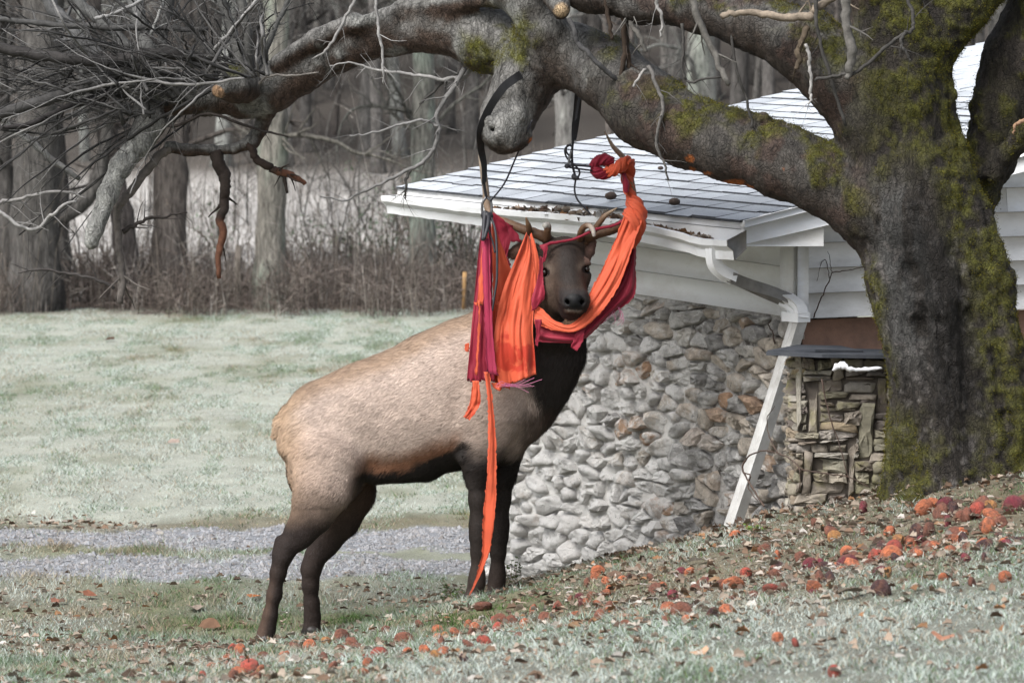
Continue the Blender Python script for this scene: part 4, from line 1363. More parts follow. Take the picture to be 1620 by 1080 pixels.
# ------------------------------------------------------------------ the old apple tree
TO = P(1500, 770, 18.85)
tree = empty('apple_tree', tuple(TO), 'old mossy apple tree with a leaning limb arching over the elk', 'tree')
def build_trunk():
    lo = np.array((P(120, 0, 20.6)[0], 17.9, P(0, 850, 18.8)[2] - .05))
    hi = np.array((P(1800, 0, 18.9)[0], 21.0, P(0, -190, 19.5)[2]))
    S = SDF(lo, hi, .0125)
    d0 = 18.85
    S.chain([(1525, 815, d0, 150), (1524, 745, d0, 116), (1516, 680, d0, 106), (1506, 560, d0, 96), (1476, 430, d0, 100), (1454, 300, d0, 88), (1431, 150, d0, 71), (1424, 60, d0, 66), (1405, -60, d0, 70), (1390, -200, d0, 60)], .10)
    # ribs and roots of the trunk
    for pts in ([(1422, 790, 18.75, 24), (1440, 690, 18.72, 34), (1443, 560, 18.70, 42), (1418, 440, 18.72, 44)],
                [(1632, 805, 18.72, 48), (1606, 680, 18.68, 48), (1584, 560, 18.70, 42), (1566, 450, 18.72, 36), (1540, 340, 18.74, 30), (1500, 230, 18.76, 26)],
                [(1492, 800, 18.55, 40), (1490, 640, 18.60, 40), (1470, 480, 18.62, 40), (1440, 330, 18.66, 36)],
                [(1650, 765, 18.6, 40), (1720, 785, 18.4, 30)],
                [(1450, 790, 18.5, 30), (1440, 815, 18.3, 20)]):
        S.chain(pts, .045)
    # forks at the top
    S.chain([(1455, 70, d0, 56), (1520, 8, d0, 46), (1590, -70, 18.9, 44), (1690, -180, 19, 40)], .04)
    # the hollow limb on the far right
    S.chain([(1545, 330, 19.0, 34), (1563, 262, 19.02, 40), (1583, 180, 19.05, 50), (1610, 95, 19.05, 54), (1655, 0, 19.05, 56), (1720, -120, 19.05, 50)], .05)
    S.chain([(1572, 270, 18.85, 24), (1610, 218, 18.8, 26), (1660, 180, 18.7, 22)], .03)
    S.cone(P(1602, 130, 18.80), P(1592, 215, 18.82), .07, .045, .04, cut=True)
    S.cone(P(1625, 60, 18.78), P(1602, 130, 18.80), .09, .07, .04, cut=True)
    # the great low limb
    S.chain([(1440, 370, 18.85, 80), (1375, 318, 18.86, 66), (1310, 287, 18.9, 54), (1240, 258, 19.0, 55), (1160, 232, 19.12, 51), (1085, 210, 19.25, 52), (1020, 170, 19.4, 58), (965, 120, 19.55, 52), (905, 88, 19.7, 50), (850, 86, 19.8, 54)], .06)
    S.chain([(1195, 205, 19.02, 18), (1205, 192, 19.0, 14)], .02)
    S.chain([(1200, 210, 19.0, 9), (1250, 225, 18.96, 9), (1310, 248, 18.9, 12)], .02)
    # deep folds running down the trunk
    for pts in ([(1412, 350, 18.50, 7), (1440, 430, 18.50, 13), (1458, 520, 18.49, 13), (1470, 620, 18.47, 10), (1478, 720, 18.44, 7)],
                [(1490, 300, 18.54, 6), (1518, 400, 18.53, 11), (1535, 500, 18.52, 11), (1548, 640, 18.50, 8)],
                [(1392, 190, 18.56, 5), (1408, 280, 18.55, 7), (1412, 340, 18.55, 6)],
                [(1420, 560, 18.52, 6), (1432, 660, 18.50, 8), (1440, 760, 18.45, 8)],
                [(1580, 560, 18.56, 6), (1592, 660, 18.54, 8), (1600, 760, 18.5, 8)]):
        for p_, q_ in zip(pts[:-1], pts[1:]):
            S.cone(P(*p_[:3]), P(*q_[:3]), p_[3] * 18.5 / F, q_[3] * 18.5 / F, .035, 2.2, cut=True)
    # burl and hanging stub
    S.chain([(845, 95, 19.78, 52), (826, 140, 19.74, 46), (806, 180, 19.70, 40), (797, 203, 19.68, 38)], .05)
    S.cone(P(795, 205, 19.64), P(800, 214, 19.66), 34 * 19.7 / F, 30 * 19.7 / F, .03)
    for bx, by, bd_, br_ in ((776, 188, 19.60, 13), (818, 178, 19.60, 15), (806, 224, 19.60, 14), (780, 216, 19.60, 12), (838, 128, 19.64, 16), (800, 150, 19.62, 14)):
        S.cone(P(bx, by, bd_), P(bx + 4, by + 5, bd_), br_ * 19.7 / F, br_ * .8 * 19.7 / F, .012)
    S.cone(P(825, 222, 19.66), P(832, 216, 19.66), 12 * 19.7 / F, 10 * 19.7 / F, .02)
    S.cone(P(777, 204, 19.53), P(781, 206, 19.60), 5 * 19.7 / F, 4 * 19.7 / F, .02, cut=True)
    # loop limb over the burl
    S.chain([(862, 95, 19.7, 42), (862, 50, 19.66, 38), (838, 10, 19.66, 33), (800, -22, 19.7, 30), (740, -50, 19.8, 28)], .04)
    S.chain([(795, -10, 19.7, 20), (720, 6, 19.85, 16), (640, 14, 20.0, 14), (560, 40, 20.0, 12)], .03)
    # limb to the left
    S.chain([(830, 85, 19.85, 46), (770, 62, 19.92, 50), (700, 44, 20.0, 40), (620, 52, 20.08, 35), (545, 74, 20.14, 33), (480, 108, 20.18, 33), (430, 140, 20.2, 35), (385, 153, 20.22, 33), (330, 158, 20.26, 25), (280, 156, 20.3, 22), (232, 156, 20.3, 19)], .05)
    S.chain([(440, 100, 20.1, 12), (500, 62, 20.05, 14), (560, 34, 20.05, 16)], .03)
    # cut stub, down-turned stub
    S.chain([(395, 140, 20.12, 26), (368, 137, 19.99, 25), (349, 142, 19.93, 17)], .03)
    S.chain([(232, 158, 20.28, 20), (238, 195, 20.24, 22), (218, 230, 20.2, 19), (190, 262, 20.16, 17), (170, 310, 20.13, 15), (152, 360, 20.1, 13.5), (146, 382, 20.1, 12.5)], .025)
    # hanging dark branch
    S.chain([(425, 168, 20.28, 17), (412, 205, 20.3, 12), (398, 226, 20.3, 11.5), (370, 236, 20.3, 10), (335, 238, 20.3, 10), (300, 238, 20.3, 9), (268, 232, 20.3, 8)], .02)
    # upper limb
    S.chain([(1440, 270, d0, 76), (1385, 195, 18.85, 60), (1330, 120, 18.85, 58), (1270, 74, 18.9, 50), (1195, 40, 19.0, 42), (1110, 14, 19.15, 36), (1020, 4, 19.3, 30), (930, -14, 19.4, 28), (840, -50, 19.5, 26)], .06)
    # pale sawn log end
    S.chain([(862, -28, 19.55, 18), (876, -6, 19.42, 16), (887, 14, 19.32, 14)], .02)
    return S.mesh()
tv, tf = build_trunk()
tn = vnormals(tv, tf)
tx_, ty_ = proj(tv)
big = sstep(1340, 1440, tx_) * sstep(40, 160, ty_)
fold = np.abs(fbm(tv * np.array((1, 1, .22)), 9, 3, 8) - .5) * 2
fine = np.abs(fbm(tv * np.array((1, 1, .5)), 30, 3, 18) - .5) * 2
lump = fbm(tv, 4.5, 3, 28) - .5
sm = 1 - big
tv = tv + tn * ((fold - .5) * .040 * big + lump * (.040 * big + .034 * sm) + (fine - .3) * (.020 * big + .010 * sm))[:, None]
# colours of bark, lichen and moss, fixed to the tree
def bark_colour(p, n, x, y):
    a = fbm(p, 6, 4, 61); b = fbm(p, 22, 3, 62); c3 = fbm(p * np.array((1, 1, .3)), 16, 4, 63)
    bark = np.array((.050, .042, .035)) * (.40 + 1.2 * c3[:, None])
    grey = np.array((.205, .20, .19)) * (.6 + .7 * b[:, None])
    pale = np.array((.25, .25, .235)) * (.6 + .7 * b[:, None])
    red = np.array((.085, .054, .040)) * (.6 + .7 * b[:, None])
    moss = np.array((.080, .080, .014)) * (.40 + 1.2 * b[:, None])
    c = bark
    up = n[:, 2]
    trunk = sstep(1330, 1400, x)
    # lichen grey crown sides of the limbs, red-brown undersides
    limb = (1 - trunk)
    g = limb * sstep(-.55, .35, up + (a - .5) * 1.6) * np.where(x < 930, 1, .22 + .4 * (y < 120))
    c = c + (grey - c) * np.clip(g * .85, 0, 1)[:, None]
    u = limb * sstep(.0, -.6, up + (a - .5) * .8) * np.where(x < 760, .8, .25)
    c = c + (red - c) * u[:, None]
    c = c + (pale - c) * (sstep(.56, .66, a) * limb * sstep(960, 860, x) * .8)[:, None]
    # pale stub hanging at far left and burl
    c = c + (pale * 1.35 - c) * np.clip(sstep(250, 230, x) * sstep(190, 230, y) * .9, 0, 1)[:, None]
    burl = sstep(45, 30, np.hypot(x - 800, (y - 195)))
    c = c + (grey * 1.0 - c) * (burl * .7)[:, None]
    # grey scaly bark down the trunk middle
    tg = trunk * sstep(60, 20, np.abs(x - np.interp(y, [250, 420, 600, 800], [1395, 1425, 1450, 1470]))) * sstep(250, 330, y) * sstep(650, 520, y)
    c = c + (grey * .50 - c) * (tg * sstep(.42, .55, c3))[:, None]
    spots = trunk * sstep(.60, .66, fbm(p, 30, 2, 64)) * sstep(200, 420, y) * .75 * sstep(1620, 1500, x)
    c = c + (np.array((.17, .155, .145)) - c) * spots[:, None]
    br_ = limb * sstep(.54, .62, fbm(p, 8, 3, 71)) * sstep(900, 1000, x) * .7
    c = c + (np.array((.075, .046, .036)) * (.6 + .7 * b[:, None]) - c) * br_[:, None]
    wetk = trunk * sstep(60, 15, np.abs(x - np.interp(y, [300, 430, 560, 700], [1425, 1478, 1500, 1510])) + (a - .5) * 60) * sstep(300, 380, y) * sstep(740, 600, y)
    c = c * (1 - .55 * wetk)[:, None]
    # moss
    m = trunk * np.maximum.reduce([
        sstep(330, 150, y + (a - .5) * 260),
        .95 * sstep(70, 25, np.abs(x - np.interp(y, [100, 300, 500, 700], [1500, 1530, 1585, 1620])) + (a - .5) * 60),
        .95 * sstep(34, 8, x - np.interp(y, [340, 480, 640, 790], [1330, 1378, 1392, 1402]) + (a - .5) * 40),
        .9 * sstep(640, 720, y + (a - .5) * 130)])
    m = np.maximum(m, limb * sstep(900, 1000, x) * sstep(-.15, .5, up + (a - .5) * 2.2) * sstep(.40, .55, fbm(p, 3.4, 3, 65) + .06))
    m = np.maximum(m, sstep(45, 20, np.hypot((x - 770) * .8, (y - 70) * .6)) * sstep(.42, .55, a))
    m = np.maximum(m, sstep(40, 16, np.hypot(x - 830, (y - 75) * .55)) * sstep(.42, .55, a))
    m = np.maximum(m, sstep(28, 10, np.hypot(x - 370, (y - 104))) * .9)
    m = np.maximum(m, sstep(30, 8, np.hypot(x - 252, (y - 130) * .7)) * .8)
    m = m * (1 - .85 * sstep(1535, 1560, x) * sstep(300, 270, y) * sstep(.62, .5, fbm(p, 7, 3, 81)))
    m = m * (1 - .8 * wetk)
    m = np.clip(m * sstep(.26, .56, b + (a - .5) * .8), 0, 1)
    c = c + (moss - c) * (m * (.62 + .36 * sstep(.35, .6, fbm(p, 45, 3, 91))))[:, None]
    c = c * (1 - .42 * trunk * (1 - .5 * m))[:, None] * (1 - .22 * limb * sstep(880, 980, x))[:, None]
    # fresh orange scars rubbed into the bark
    for sx, sy, rx, ry in ((1090, 252, 8, 5), (1095, 268, 5, 4), (1160, 288, 22, 5), (1182, 297, 12, 4), (1120, 272, 7, 3), (1240, 270, 3, 2), (840, 222, 6, 6)):
        s = np.hypot((x - sx) / rx, (y - sy) / ry) + (b - .5) * 1.2
        c = c + (np.array((.42, .13, .035)) - c) * sstep(1.1, .7, s)[:, None]
    sm_ = np.clip(m, 0, 1)
    # sawn faces
    for q, col_ in ((P(343, 148, 19.9), (.40, .25, .15)), (P(889, 18, 19.28), (.50, .36, .22))):
        d = np.linalg.norm(p - q, axis=1)
        c = c + (np.array(col_) - c) * (sstep(.040, .034, d) * sstep(-.35, -.6, n[:, 1]) * (np.abs(x - (343 if q[0] < -1 else 889)) < 20))[:, None]
    return np.clip(c, .004, 1), sm_
tn2 = vnormals(tv, tf)
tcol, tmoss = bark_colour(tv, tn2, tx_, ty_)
tv = tv + tn2 * (tmoss * (.004 + .016 * fbm(tv, 60, 2, 66)))[:, None]
def mat_bark():
    m, n, l, b = new_mat('old_bark')
    a = n.new('ShaderNodeAttribute'); a.attribute_name = 'col'
    pos = n.new('ShaderNodeTexCoord').outputs['Object']
    mp = n.new('ShaderNodeMapping'); mp.inputs['Scale'].default_value = (1, 1, .6)
    nz = n.new('ShaderNodeTexNoise'); nz.inputs['Scale'].default_value = 14; nz.inputs['Detail'].default_value = 5
    l.new(pos, nz.inputs['Vector'])
    vm = n.new('ShaderNodeVectorMath'); vm.operation = 'MULTIPLY_ADD'; vm.inputs[1].default_value = (.07, .07, .07)
    l.new(nz.outputs['Color'], vm.inputs[0]); l.new(pos, vm.inputs[2])
    l.new(vm.outputs[0], mp.inputs[0])
    vo = n.new('ShaderNodeTexVoronoi'); vo.feature = 'DISTANCE_TO_EDGE'; vo.inputs['Scale'].default_value = 62
    l.new(mp.outputs[0], vo.inputs['Vector'])
    f = tex_noise(n, l, 70, 6, .7, mp.outputs[0])
    cr = ramp(n, l, vo.outputs['Distance'], [(0.0, .35), (.12, 1.0)])
    c = mix(n, l, 1.0, a.outputs['Color'], ramp(n, l, f, [(.3, .6), (.7, 1.35)]), 'MULTIPLY')
    mp2 = n.new('ShaderNodeMapping'); mp2.inputs['Scale'].default_value = (1, 1, .22); l.new(vm.outputs[0], mp2.inputs[0])
    f4 = tex_noise(n, l, 30, 8, .75, mp2.outputs[0])
    c = mix(n, l, .9, c, ramp(n, l, f4, [(.36, .30), (.50, 1.0), (.70, 1.45)]), 'MULTIPLY')
    c = mix(n, l, .3, c, cr, 'MULTIPLY')
    l.new(c, b.inputs['Base Color'])
    b.inputs['Roughness'].default_value = .85
    b.inputs['Specular IOR Level'].default_value = .25
    h = mix(n, l, .5, f, f4)
    h = mix(n, l, .25, h, cr)
    bump(n, l, h, b, 1.0, .026)
    return m
M_bark = mat_bark()
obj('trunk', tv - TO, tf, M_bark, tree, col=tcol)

# ---- branches and twigs: each branch a part of the tree
M_twig = mat_attr('twig_bark', .85, .2, .35, 60, .3, 90)
GREY, PALE, DARK, BROWN = (.075, .071, .066), (.175, .165, .15), (.03, .027, .025), (.065, .046, .034)
def sprout(mb, start, dirv, length, r0, rr, depth, colr, droop=.0, wob=.25):
    n = max(4, int(length / .07))
    p = [np.array(start)]
    d = np.array(dirv) / np.linalg.norm(dirv)
    for k in range(n):
        d = d + wob * rr.standard_normal(3) * .5 + np.array((0, 0, -droop))
        d /= np.linalg.norm(d)
        p.append(p[-1] + d * length / n)
    p = np.array(p)
    rad = r0 * (1 - np.linspace(0, 1, n + 1) * .75)
    mb.add(*tube(p, rad, 5 if r0 > .004 else 3, False, .12, rr.integers(1000)), np.array(colr) * (.75 + .5 * rr.random()))
    if depth > 0:
        for k in range(int(2 + length * 5)):
            i = rr.integers(1, n)
            dd = p[i + 1] - p[i - 1]; dd /= np.linalg.norm(dd)
            s = rr.standard_normal(3); s -= dd * (s @ dd); s /= np.linalg.norm(s)
            sprout(mb, p[i], dd * .6 + s * .8, length * (.15 + .3 * rr.random()), rad[i] * .55, rr, depth - 1, colr, droop * .7, wob)
def branch(pts, colr, seed, twigs=3, tl=.14, name='branch', tipcol=None, droop=.02):
    rr = np.random.default_rng(seed)
    mb = MB()
    if 118 <= seed < 300 and max(colr) > .16: colr = tuple(.72 * c_ for c_ in colr); pts = [(a_, b_, d_, r_ * .82) for a_, b_, d_, r_ in pts]
    elif max(colr) < .19 and seed < 300: colr = tuple(.62 * c_ for c_ in colr)
    p, q = px_path(pts, 6)
    p = p + np.cumsum(.0034 * rr.standard_normal(p.shape), 0) * 1.0
    v, f = tube(p, q, 7, True, .12, seed)
    c = np.broadcast_to(np.array(colr), (len(v), 3)) * (.7 + .6 * vnoise(v, 40, seed))[:, None]
    if tipcol is not None:
        t = np.concatenate([np.repeat(np.linspace(0, 1, len(p)), 7), [0, 1]])
        c = c + (np.array(tipcol) - c) * sstep(*tipcol_rng, t)[:, None] if False else c + (np.array(tipcol) - c) * sstep(.55, .68, t + .1 * vnoise(v, 20, seed))[:, None]
    mb.add(v, f, c)
    for k in range(twigs):
        i = rr.integers(len(p) // 6, len(p) - 1)
        dd = p[min(i + 1, len(p) - 1)] - p[i - 1]; dd /= np.linalg.norm(dd) + 1e-9
        s = rr.standard_normal(3) * (1, .6, 1); s -= dd * (s @ dd); s /= np.linalg.norm(s)
        sprout(mb, p[i], dd * .7 + s * .8, tl * (.5 + rr.random()), max(q[i] * .4, .0016), rr, 1, colr, droop)
    mb.build(name, M_twig, tree, origin=TO)

S2 = 19.2
hand = [
    # hanging shoots and dead ends across the top
    ([(993, -40, 19.3, 5), (995, 0, 19.3, 5), (997, 32, 19.28, 4.5), (1012, 66, 19.25, 4), (1023, 92, 19.25, 3)], PALE, 5),
    ([(956, -30, 19.3, 4), (958, 0, 19.3, 4), (965, 40, 19.3, 3.5), (967, 72, 19.3, 3)], BROWN, 1),
    ([(980, -40, 19.3, 5), (981, 10, 19.3, 5), (983, 80, 19.3, 4.5), (985, 140, 19.3, 4)], BROWN, 1),
    ([(990, 30, 19.35, 4), (993, 90, 19.35, 4), (996, 152, 19.35, 3.5)], BROWN, 2),
    ([(1035, -20, 19.1, 3), (1037, 10, 19.1, 3), (1040, 35, 19.1, 2.5), (1038, 57, 19.1, 2)], (.28, .27, .26), 2),
    ([(1092, -6, 18.9, 6), (1100, 14, 18.9, 6), (1130, 75, 18.9, 5.5), (1146, 112, 18.9, 5), (1158, 138, 18.9, 4)], PALE, 3),
    ([(1078, 38, 19.0, 2.6), (1080, 70, 19.0, 2.4), (1079, 106, 19.0, 2.2), (1086, 124, 19.0, 2), (1098, 133, 19.0, 2), (1138, 125, 19.0, 1.6)], GREY, 6),
    ([(1156, 40, 18.95, 2.6), (1158, 80, 18.95, 2.5), (1162, 119, 18.95, 2.4), (1174, 160, 18.95, 2.2), (1183, 198, 18.95, 2)], GREY, 3),
    ([(1138, 30, 18.7, 5), (1160, 29, 18.7, 5), (1199, 30, 18.68, 6), (1240, 36, 18.66, 6.5), (1276, 39, 18.64, 7), (1289, 19, 18.64, 6.5), (1324, -4, 18.64, 6.5), (1360, -30, 18.64, 7)], (.19, .155, .12), 4),
    ([(1278, 42, 18.64, 5.5), (1270, 62, 18.62, 5), (1263, 82, 18.62, 5), (1262, 104, 18.62, 4.5), (1256, 116, 18.62, 3.5)], (.13, .10, .07), 2),
    ([(1274, 72, 18.62, 3), (1281, 95, 18.62, 3), (1281, 125, 18.62, 2.8), (1279, 160, 18.62, 2.4), (1275, 175, 18.62, 1.6)], (.24, .23, .22), 3),
    ([(1292, -20, 18.6, 3.2), (1295, 26, 18.6, 3.2), (1303, 70, 18.6, 3), (1318, 120, 18.6, 3), (1341, 194, 18.62, 2.6)], GREY, 2),
    ([(1338, -30, 18.5, 7.5), (1340, 5, 18.5, 7.5), (1342, 50, 18.5, 7.5), (1348, 86, 18.5, 8), (1342, 112, 18.5, 6), (1338, 126, 18.5, 2)], PALE, 1),
    ([(1288, 128, 18.6, 2.4), (1320, 122, 18.55, 2.6), (1346, 114, 18.5, 3), (1370, 95, 18.48, 3), (1405, 68, 18.48, 3.2), (1434, 48, 18.48, 3.2), (1439, 28, 18.48, 3), (1428, -4, 18.48, 3)], GREY, 3),
    ([(1434, 48, 18.47, 3), (1427, 62, 18.46, 2.8), (1432, 80, 18.46, 2.5), (1443, 97, 18.46, 1.5)], GREY, 3),
    ([(1024, 104, 19.2, 3.2), (1040, 128, 19.15, 3.2), (1051, 155, 19.12, 3), (1052, 190, 19.1, 2.8), (1048, 225, 19.1, 2.5), (1062, 258, 19.1, 2), (1070, 282, 19.1, 1.4)], (.17, .16, .15), 7),
    ([(1023, 112, 19.2, 2.4), (1012, 122, 19.18, 2.4), (1002, 133, 19.17, 2)], (.22, .21, .20), 1),
    ([(899, 28, 19.3, 4), (908, 52, 19.28, 4.2), (920, 74, 19.28, 4.2), (940, 102, 19.28, 4), (962, 122, 19.3, 4), (981, 133, 19.32, 3.5)], (.09, .088, .088), 0),
    ([(597, -20, 19.9, 3), (599, 20, 19.9, 3), (602, 70, 19.9, 3), (604, 110, 19.9, 2.4), (606, 134, 19.9, 1.5)], (.36, .35, .34), 4),
    ([(572, -20, 19.9, 3.4), (560, 10, 19.9, 3.2), (540, 55, 19.9, 3), (526, 82, 19.9, 2.6), (506, 100, 19.9, 1.6)], (.30, .29, .28), 4),
    ([(736, 108, 19.95, 5.5), (718, 140, 19.95, 5), (694, 178, 19.95, 4.6), (692, 215, 19.95, 4.4), (676, 246, 19.95, 4), (640, 264, 19.95, 3.6), (600, 285, 19.95, 3), (560, 302, 19.95, 2.4), (512, 301, 19.95, 1.3)], (.20, .195, .19), 16),
    ([(693, 200, 19.95, 3), (670, 196, 19.95, 2.8), (648, 199, 19.94, 2.6), (618, 214, 19.94, 2.2), (585, 222, 19.94, 1.8), (554, 229, 19.94, 1)], (.24, .235, .23), 9),
    ([(760, 92, 20.0, 7), (738, 112, 20.0, 5), (720, 118, 20.0, 4), (685, 119, 20.0, 3.5), (645, 114, 20.0, 3), (600, 116, 20.0, 2.6), (560, 106, 20.0, 1.8), (530, 112, 20.0, 1)], (.34, .33, .32), 20),
    ([(730, 118, 20.0, 3), (700, 130, 20.0, 2.6), (672, 160, 20.0, 2), (660, 165, 20.0, 1)], GREY, 4),
    ([(650, 268, 19.95, 2.6), (645, 290, 19.94, 2.2), (648, 306, 19.94, 2), (645, 320, 19.94, 1)], GREY, 8),
    # dark hanging branches on the left limb
    ([(344, 240, 20.3, 11), (356, 262, 20.3, 10.5), (364, 290, 20.3, 9), (365, 318, 20.3, 8), (358, 345, 20.3, 7), (356, 372, 20.3, 6), (353, 400, 20.3, 5), (355, 436, 20.3, 3.5)], (.05, .038, .032), 3),
    ([(392, 232, 20.28, 6), (402, 246, 20.28, 6), (420, 262, 20.28, 6.5), (438, 266, 20.28, 6), (460, 278, 20.28, 5), (479, 292, 20.28, 3.5)], (.055, .038, .03), 4),
    ([(443, 268, 20.28, 4), (450, 282, 20.28, 3.5), (456, 308, 20.28, 2)], (.05, .04, .034), 1),
    ([(272, 232, 20.3, 9), (248, 246, 20.28, 9), (226, 270, 20.26, 9), (206, 296, 20.25, 9), (189, 316, 20.25, 9), (185, 345, 20.25, 7.5), (187, 380, 20.25, 7), (190, 410, 20.25, 6.5), (190, 440, 20.25, 7), (186, 474, 20.25, 6.5)], (.17, .15, .135), 4),
    ([(194, 366, 20.25, 4.5), (212, 356, 20.24, 3.4), (235, 349, 20.24, 2.6), (268, 345, 20.24, 2), (298, 339, 20.24, 1.2)], (.07, .06, .055), 8),
    ([(180, 456, 20.25, 2.6), (150, 438, 20.25, 2.6), (113, 429, 20.25, 2.4), (65, 421, 20.25, 2.2), (26, 426, 20.25, 1.4)], (.10, .09, .085), 9),
    ([(-20, 325, 20.0, 4), (20, 316, 20.0, 3.6), (58, 306, 20.0, 3.2), (100, 306, 20.0, 2.6), (130, 312, 20.0, 1.4)], (.26, .25, .24), 4),
    ([(-20, 318, 19.9, 3.6), (8, 334, 19.9, 3.6), (34, 355, 19.9, 3.6), (65, 358, 19.9, 3.6), (86, 342, 19.9, 3.4), (104, 326, 19.9, 3), (129, 318, 19.9, 2.4)], (.33, .32, .31), 5),
    ([(-20, 165, 20.6, 8), (22, 204, 20.6, 7.5), (50, 226, 20.6, 7), (84, 252, 20.6, 6), (130, 280, 20.6, 4.5)], (.20, .20, .195), 4),
    ([(345, 100, 20.2, 9), (300, 84, 20.15, 9), (250, 82, 20.1, 10), (190, 91, 20.05, 10), (110, 94, 20.0, 9.5), (50, 82, 20.0, 9), (-30, 60, 20.0, 8)], (.065, .060, .058), 10),
    ([(250, 112, 20.2, 11), (210, 112, 20.15, 11), (165, 128, 20.1, 10.5), (110, 148, 20.05, 10), (60, 166, 20.0, 10), (-30, 186, 20.0, 9)], (.085, .082, .08), 8),
    ([(245, 122, 20.2, 6), (200, 130, 20.15, 6), (150, 150, 20.1, 5.5), (90, 178, 20.1, 5), (40, 200, 20.1, 4.5), (-20, 205, 20.1, 4)], (.055, .05, .05), 8),
    ([(330, 46, 20.2, 4), (250, 40, 20.15, 5), (180, 44, 20.1, 5), (110, 45, 20.1, 5), (40, 40, 20.1, 4.6), (-30, 34, 20.1, 4)], (.10, .098, .095), 8),
    ([(240, 85, 20.35, 13), (232, 50, 20.4, 13), (218, 10, 20.45, 12), (205, -40, 20.5, 12)], (.15, .15, .145), 5),
    ([(255, 85, 20.3, 8), (262, 40, 20.3, 7.5), (272, -30, 20.3, 7)], (.13, .13, .125), 5),
    ([(388, 125, 20.25, 9), (378, 70, 20.3, 8.5), (362, 20, 20.3, 8), (352, -40, 20.3, 8)], (.16, .158, .15), 5),
    ([(398, 122, 20.2, 8), (392, 60, 20.2, 7.5), (384, 0, 20.2, 7), (380, -40, 20.2, 7)], (.14, .138, .13), 5),
    ([(410, 118, 20.2, 5), (430, 60, 20.2, 4.5), (452, 0, 20.2, 4), (465, -40, 20.2, 4)], (.13, .13, .125), 6),
    ([(160, 92, 20.4, 12), (120, 50, 20.45, 11.5), (80, 10, 20.5, 11), (40, -40, 20.5, 10)], (.15, .15, .15), 6),
    ([(205, 80, 20.4, 10), (165, 40, 20.45, 9.5), (125, 0, 20.5, 9), (95, -40, 20.5, 9)], (.15, .15, .145), 6),
    ([(330, 90, 20.1, 3.5), (345, 70, 20.05, 3.5), (380, 35, 20.0, 3.5), (420, -10, 20.0, 3)], (.36, .35, .34), 3),
    ([(150, 30, 20.0, 3.6), (180, 18, 20.0, 3.6), (240, -6, 20.0, 3.6)], (.32, .315, .31), 3),
    ([(240, 55, 20.0, 3), (255, 30, 20.0, 3), (270, -10, 20.0, 3)], (.30, .30, .29), 3),
    ([(390, 158, 20.1, 3), (420, 128, 20.05, 2.6), (460, 126, 20.02, 2), (503, 117, 20.0, 1.2)], (.24, .22, .20), 2),
    ([(270, 200, 20.2, 2.6), (330, 180, 20.1, 2.6), (390, 200, 20.1, 2.2), (448, 212, 20.1, 1.4)], (.06, .05, .045), 5),
    ([(1640, 182, 18.66, 4), (1612, 186, 18.66, 4), (1600, 194, 18.66, 3.5), (1595, 208, 18.67, 1.5)], (.36, .22, .14), 0),
]
for k, (pts, colr, nt) in enumerate(hand):
    tip = (.115, .052, .032) if k in (25, 26) else None
    branch(pts, colr, 100 + k, nt, .13 if k > 24 else .12, tipcol=tip)
# the thicket of shoots at the end of the left limb
tr = np.random.default_rng(77)
for k in range(140):
    x0 = tr.uniform(190, 430); y0 = np.interp(x0, [190, 260, 430], [150, 130, 120]) + tr.uniform(-25, 50) * (x0 < 330)
    ang = math.radians(tr.choice([tr.uniform(150, 215), tr.uniform(95, 165), tr.uniform(60, 120)], p=(.5, .35, .15)))
    L = tr.uniform(160, 430) if math.cos(ang) < -.5 else tr.uniform(90, 240)
    d0_ = 20.25 + tr.normal(0, .35)
    bend = tr.normal(0, .35)
    pts = []
    for t in np.linspace(0, 1, 5):
        a2 = ang + bend * t
        pts.append((x0 + L * t * math.cos(a2), y0 - L * t * math.sin(a2) + 18 * t * t, d0_ + tr.normal(0, .08) + t * tr.normal(0, .3), (1.2 + 2.6 * tr.random() ** 2) * (1 - .6 * t)))
    g = tr.choice([.025, .045, .075, .15], p=(.35, .3, .25, .1))
    branch(pts, (g, g * .97, g * .94), 300 + k, int(tr.integers(6, 14)), .16)
# crown overhead, out of the picture, that shades the elk as the real one does
for k in range(26):
    x0 = tr.uniform(250, 1700); y0 = -60 - 60 * tr.random()
    d0_ = np.interp(x0, [250, 850, 1450], [20.2, 19.7, 18.8])
    L = tr.uniform(200, 420); a2 = math.radians(tr.uniform(50, 130))
    pts = [(x0 + L * t * math.cos(a2) + 20 * tr.normal(), y0 - L * t * math.sin(a2), d0_ + t * tr.normal(0, .6), 8 * (1 - .7 * t)) for t in np.linspace(0, 1, 4)]
    branch(pts, GREY, 500 + k, 6, .3)

# moss: short tufts standing on the mossy bark
def moss_tufts():
    r = np.random.default_rng(9)
    w = np.clip(tmoss - .25, 0, 1) * (tn2[:, 1] < .5)
    n = 90000
    i = r.choice(len(tv), n, p=w / w.sum())
    p = tv[i] + r.normal(0, .006, (n, 3))
    d = tn2[i] + .7 * r.standard_normal((n, 3)); d /= np.linalg.norm(d, axis=1, keepdims=True)
    s = np.cross(d, r.standard_normal((n, 3))); s /= np.linalg.norm(s, axis=1, keepdims=True)
    L = (.003 + .005 * r.random(n))[:, None]; wd = (.0012 + .0012 * r.random(n))[:, None]
    v = np.stack([p - s * wd, p + s * wd, p + d * L], 1).reshape(-1, 3)
    c = np.array((.066, .066, .010)) * (.3 + 1.2 * r.random((n, 1))) + np.array((.03, .012, 0)) * r.random((n, 1))
    tag(obj('moss', v - TO, np.arange(3 * n).reshape(-1, 3), mat_attr('moss_tuft', .9, .1), tree, col=np.repeat(c, 3, 0)), kind='stuff')
moss_tufts()
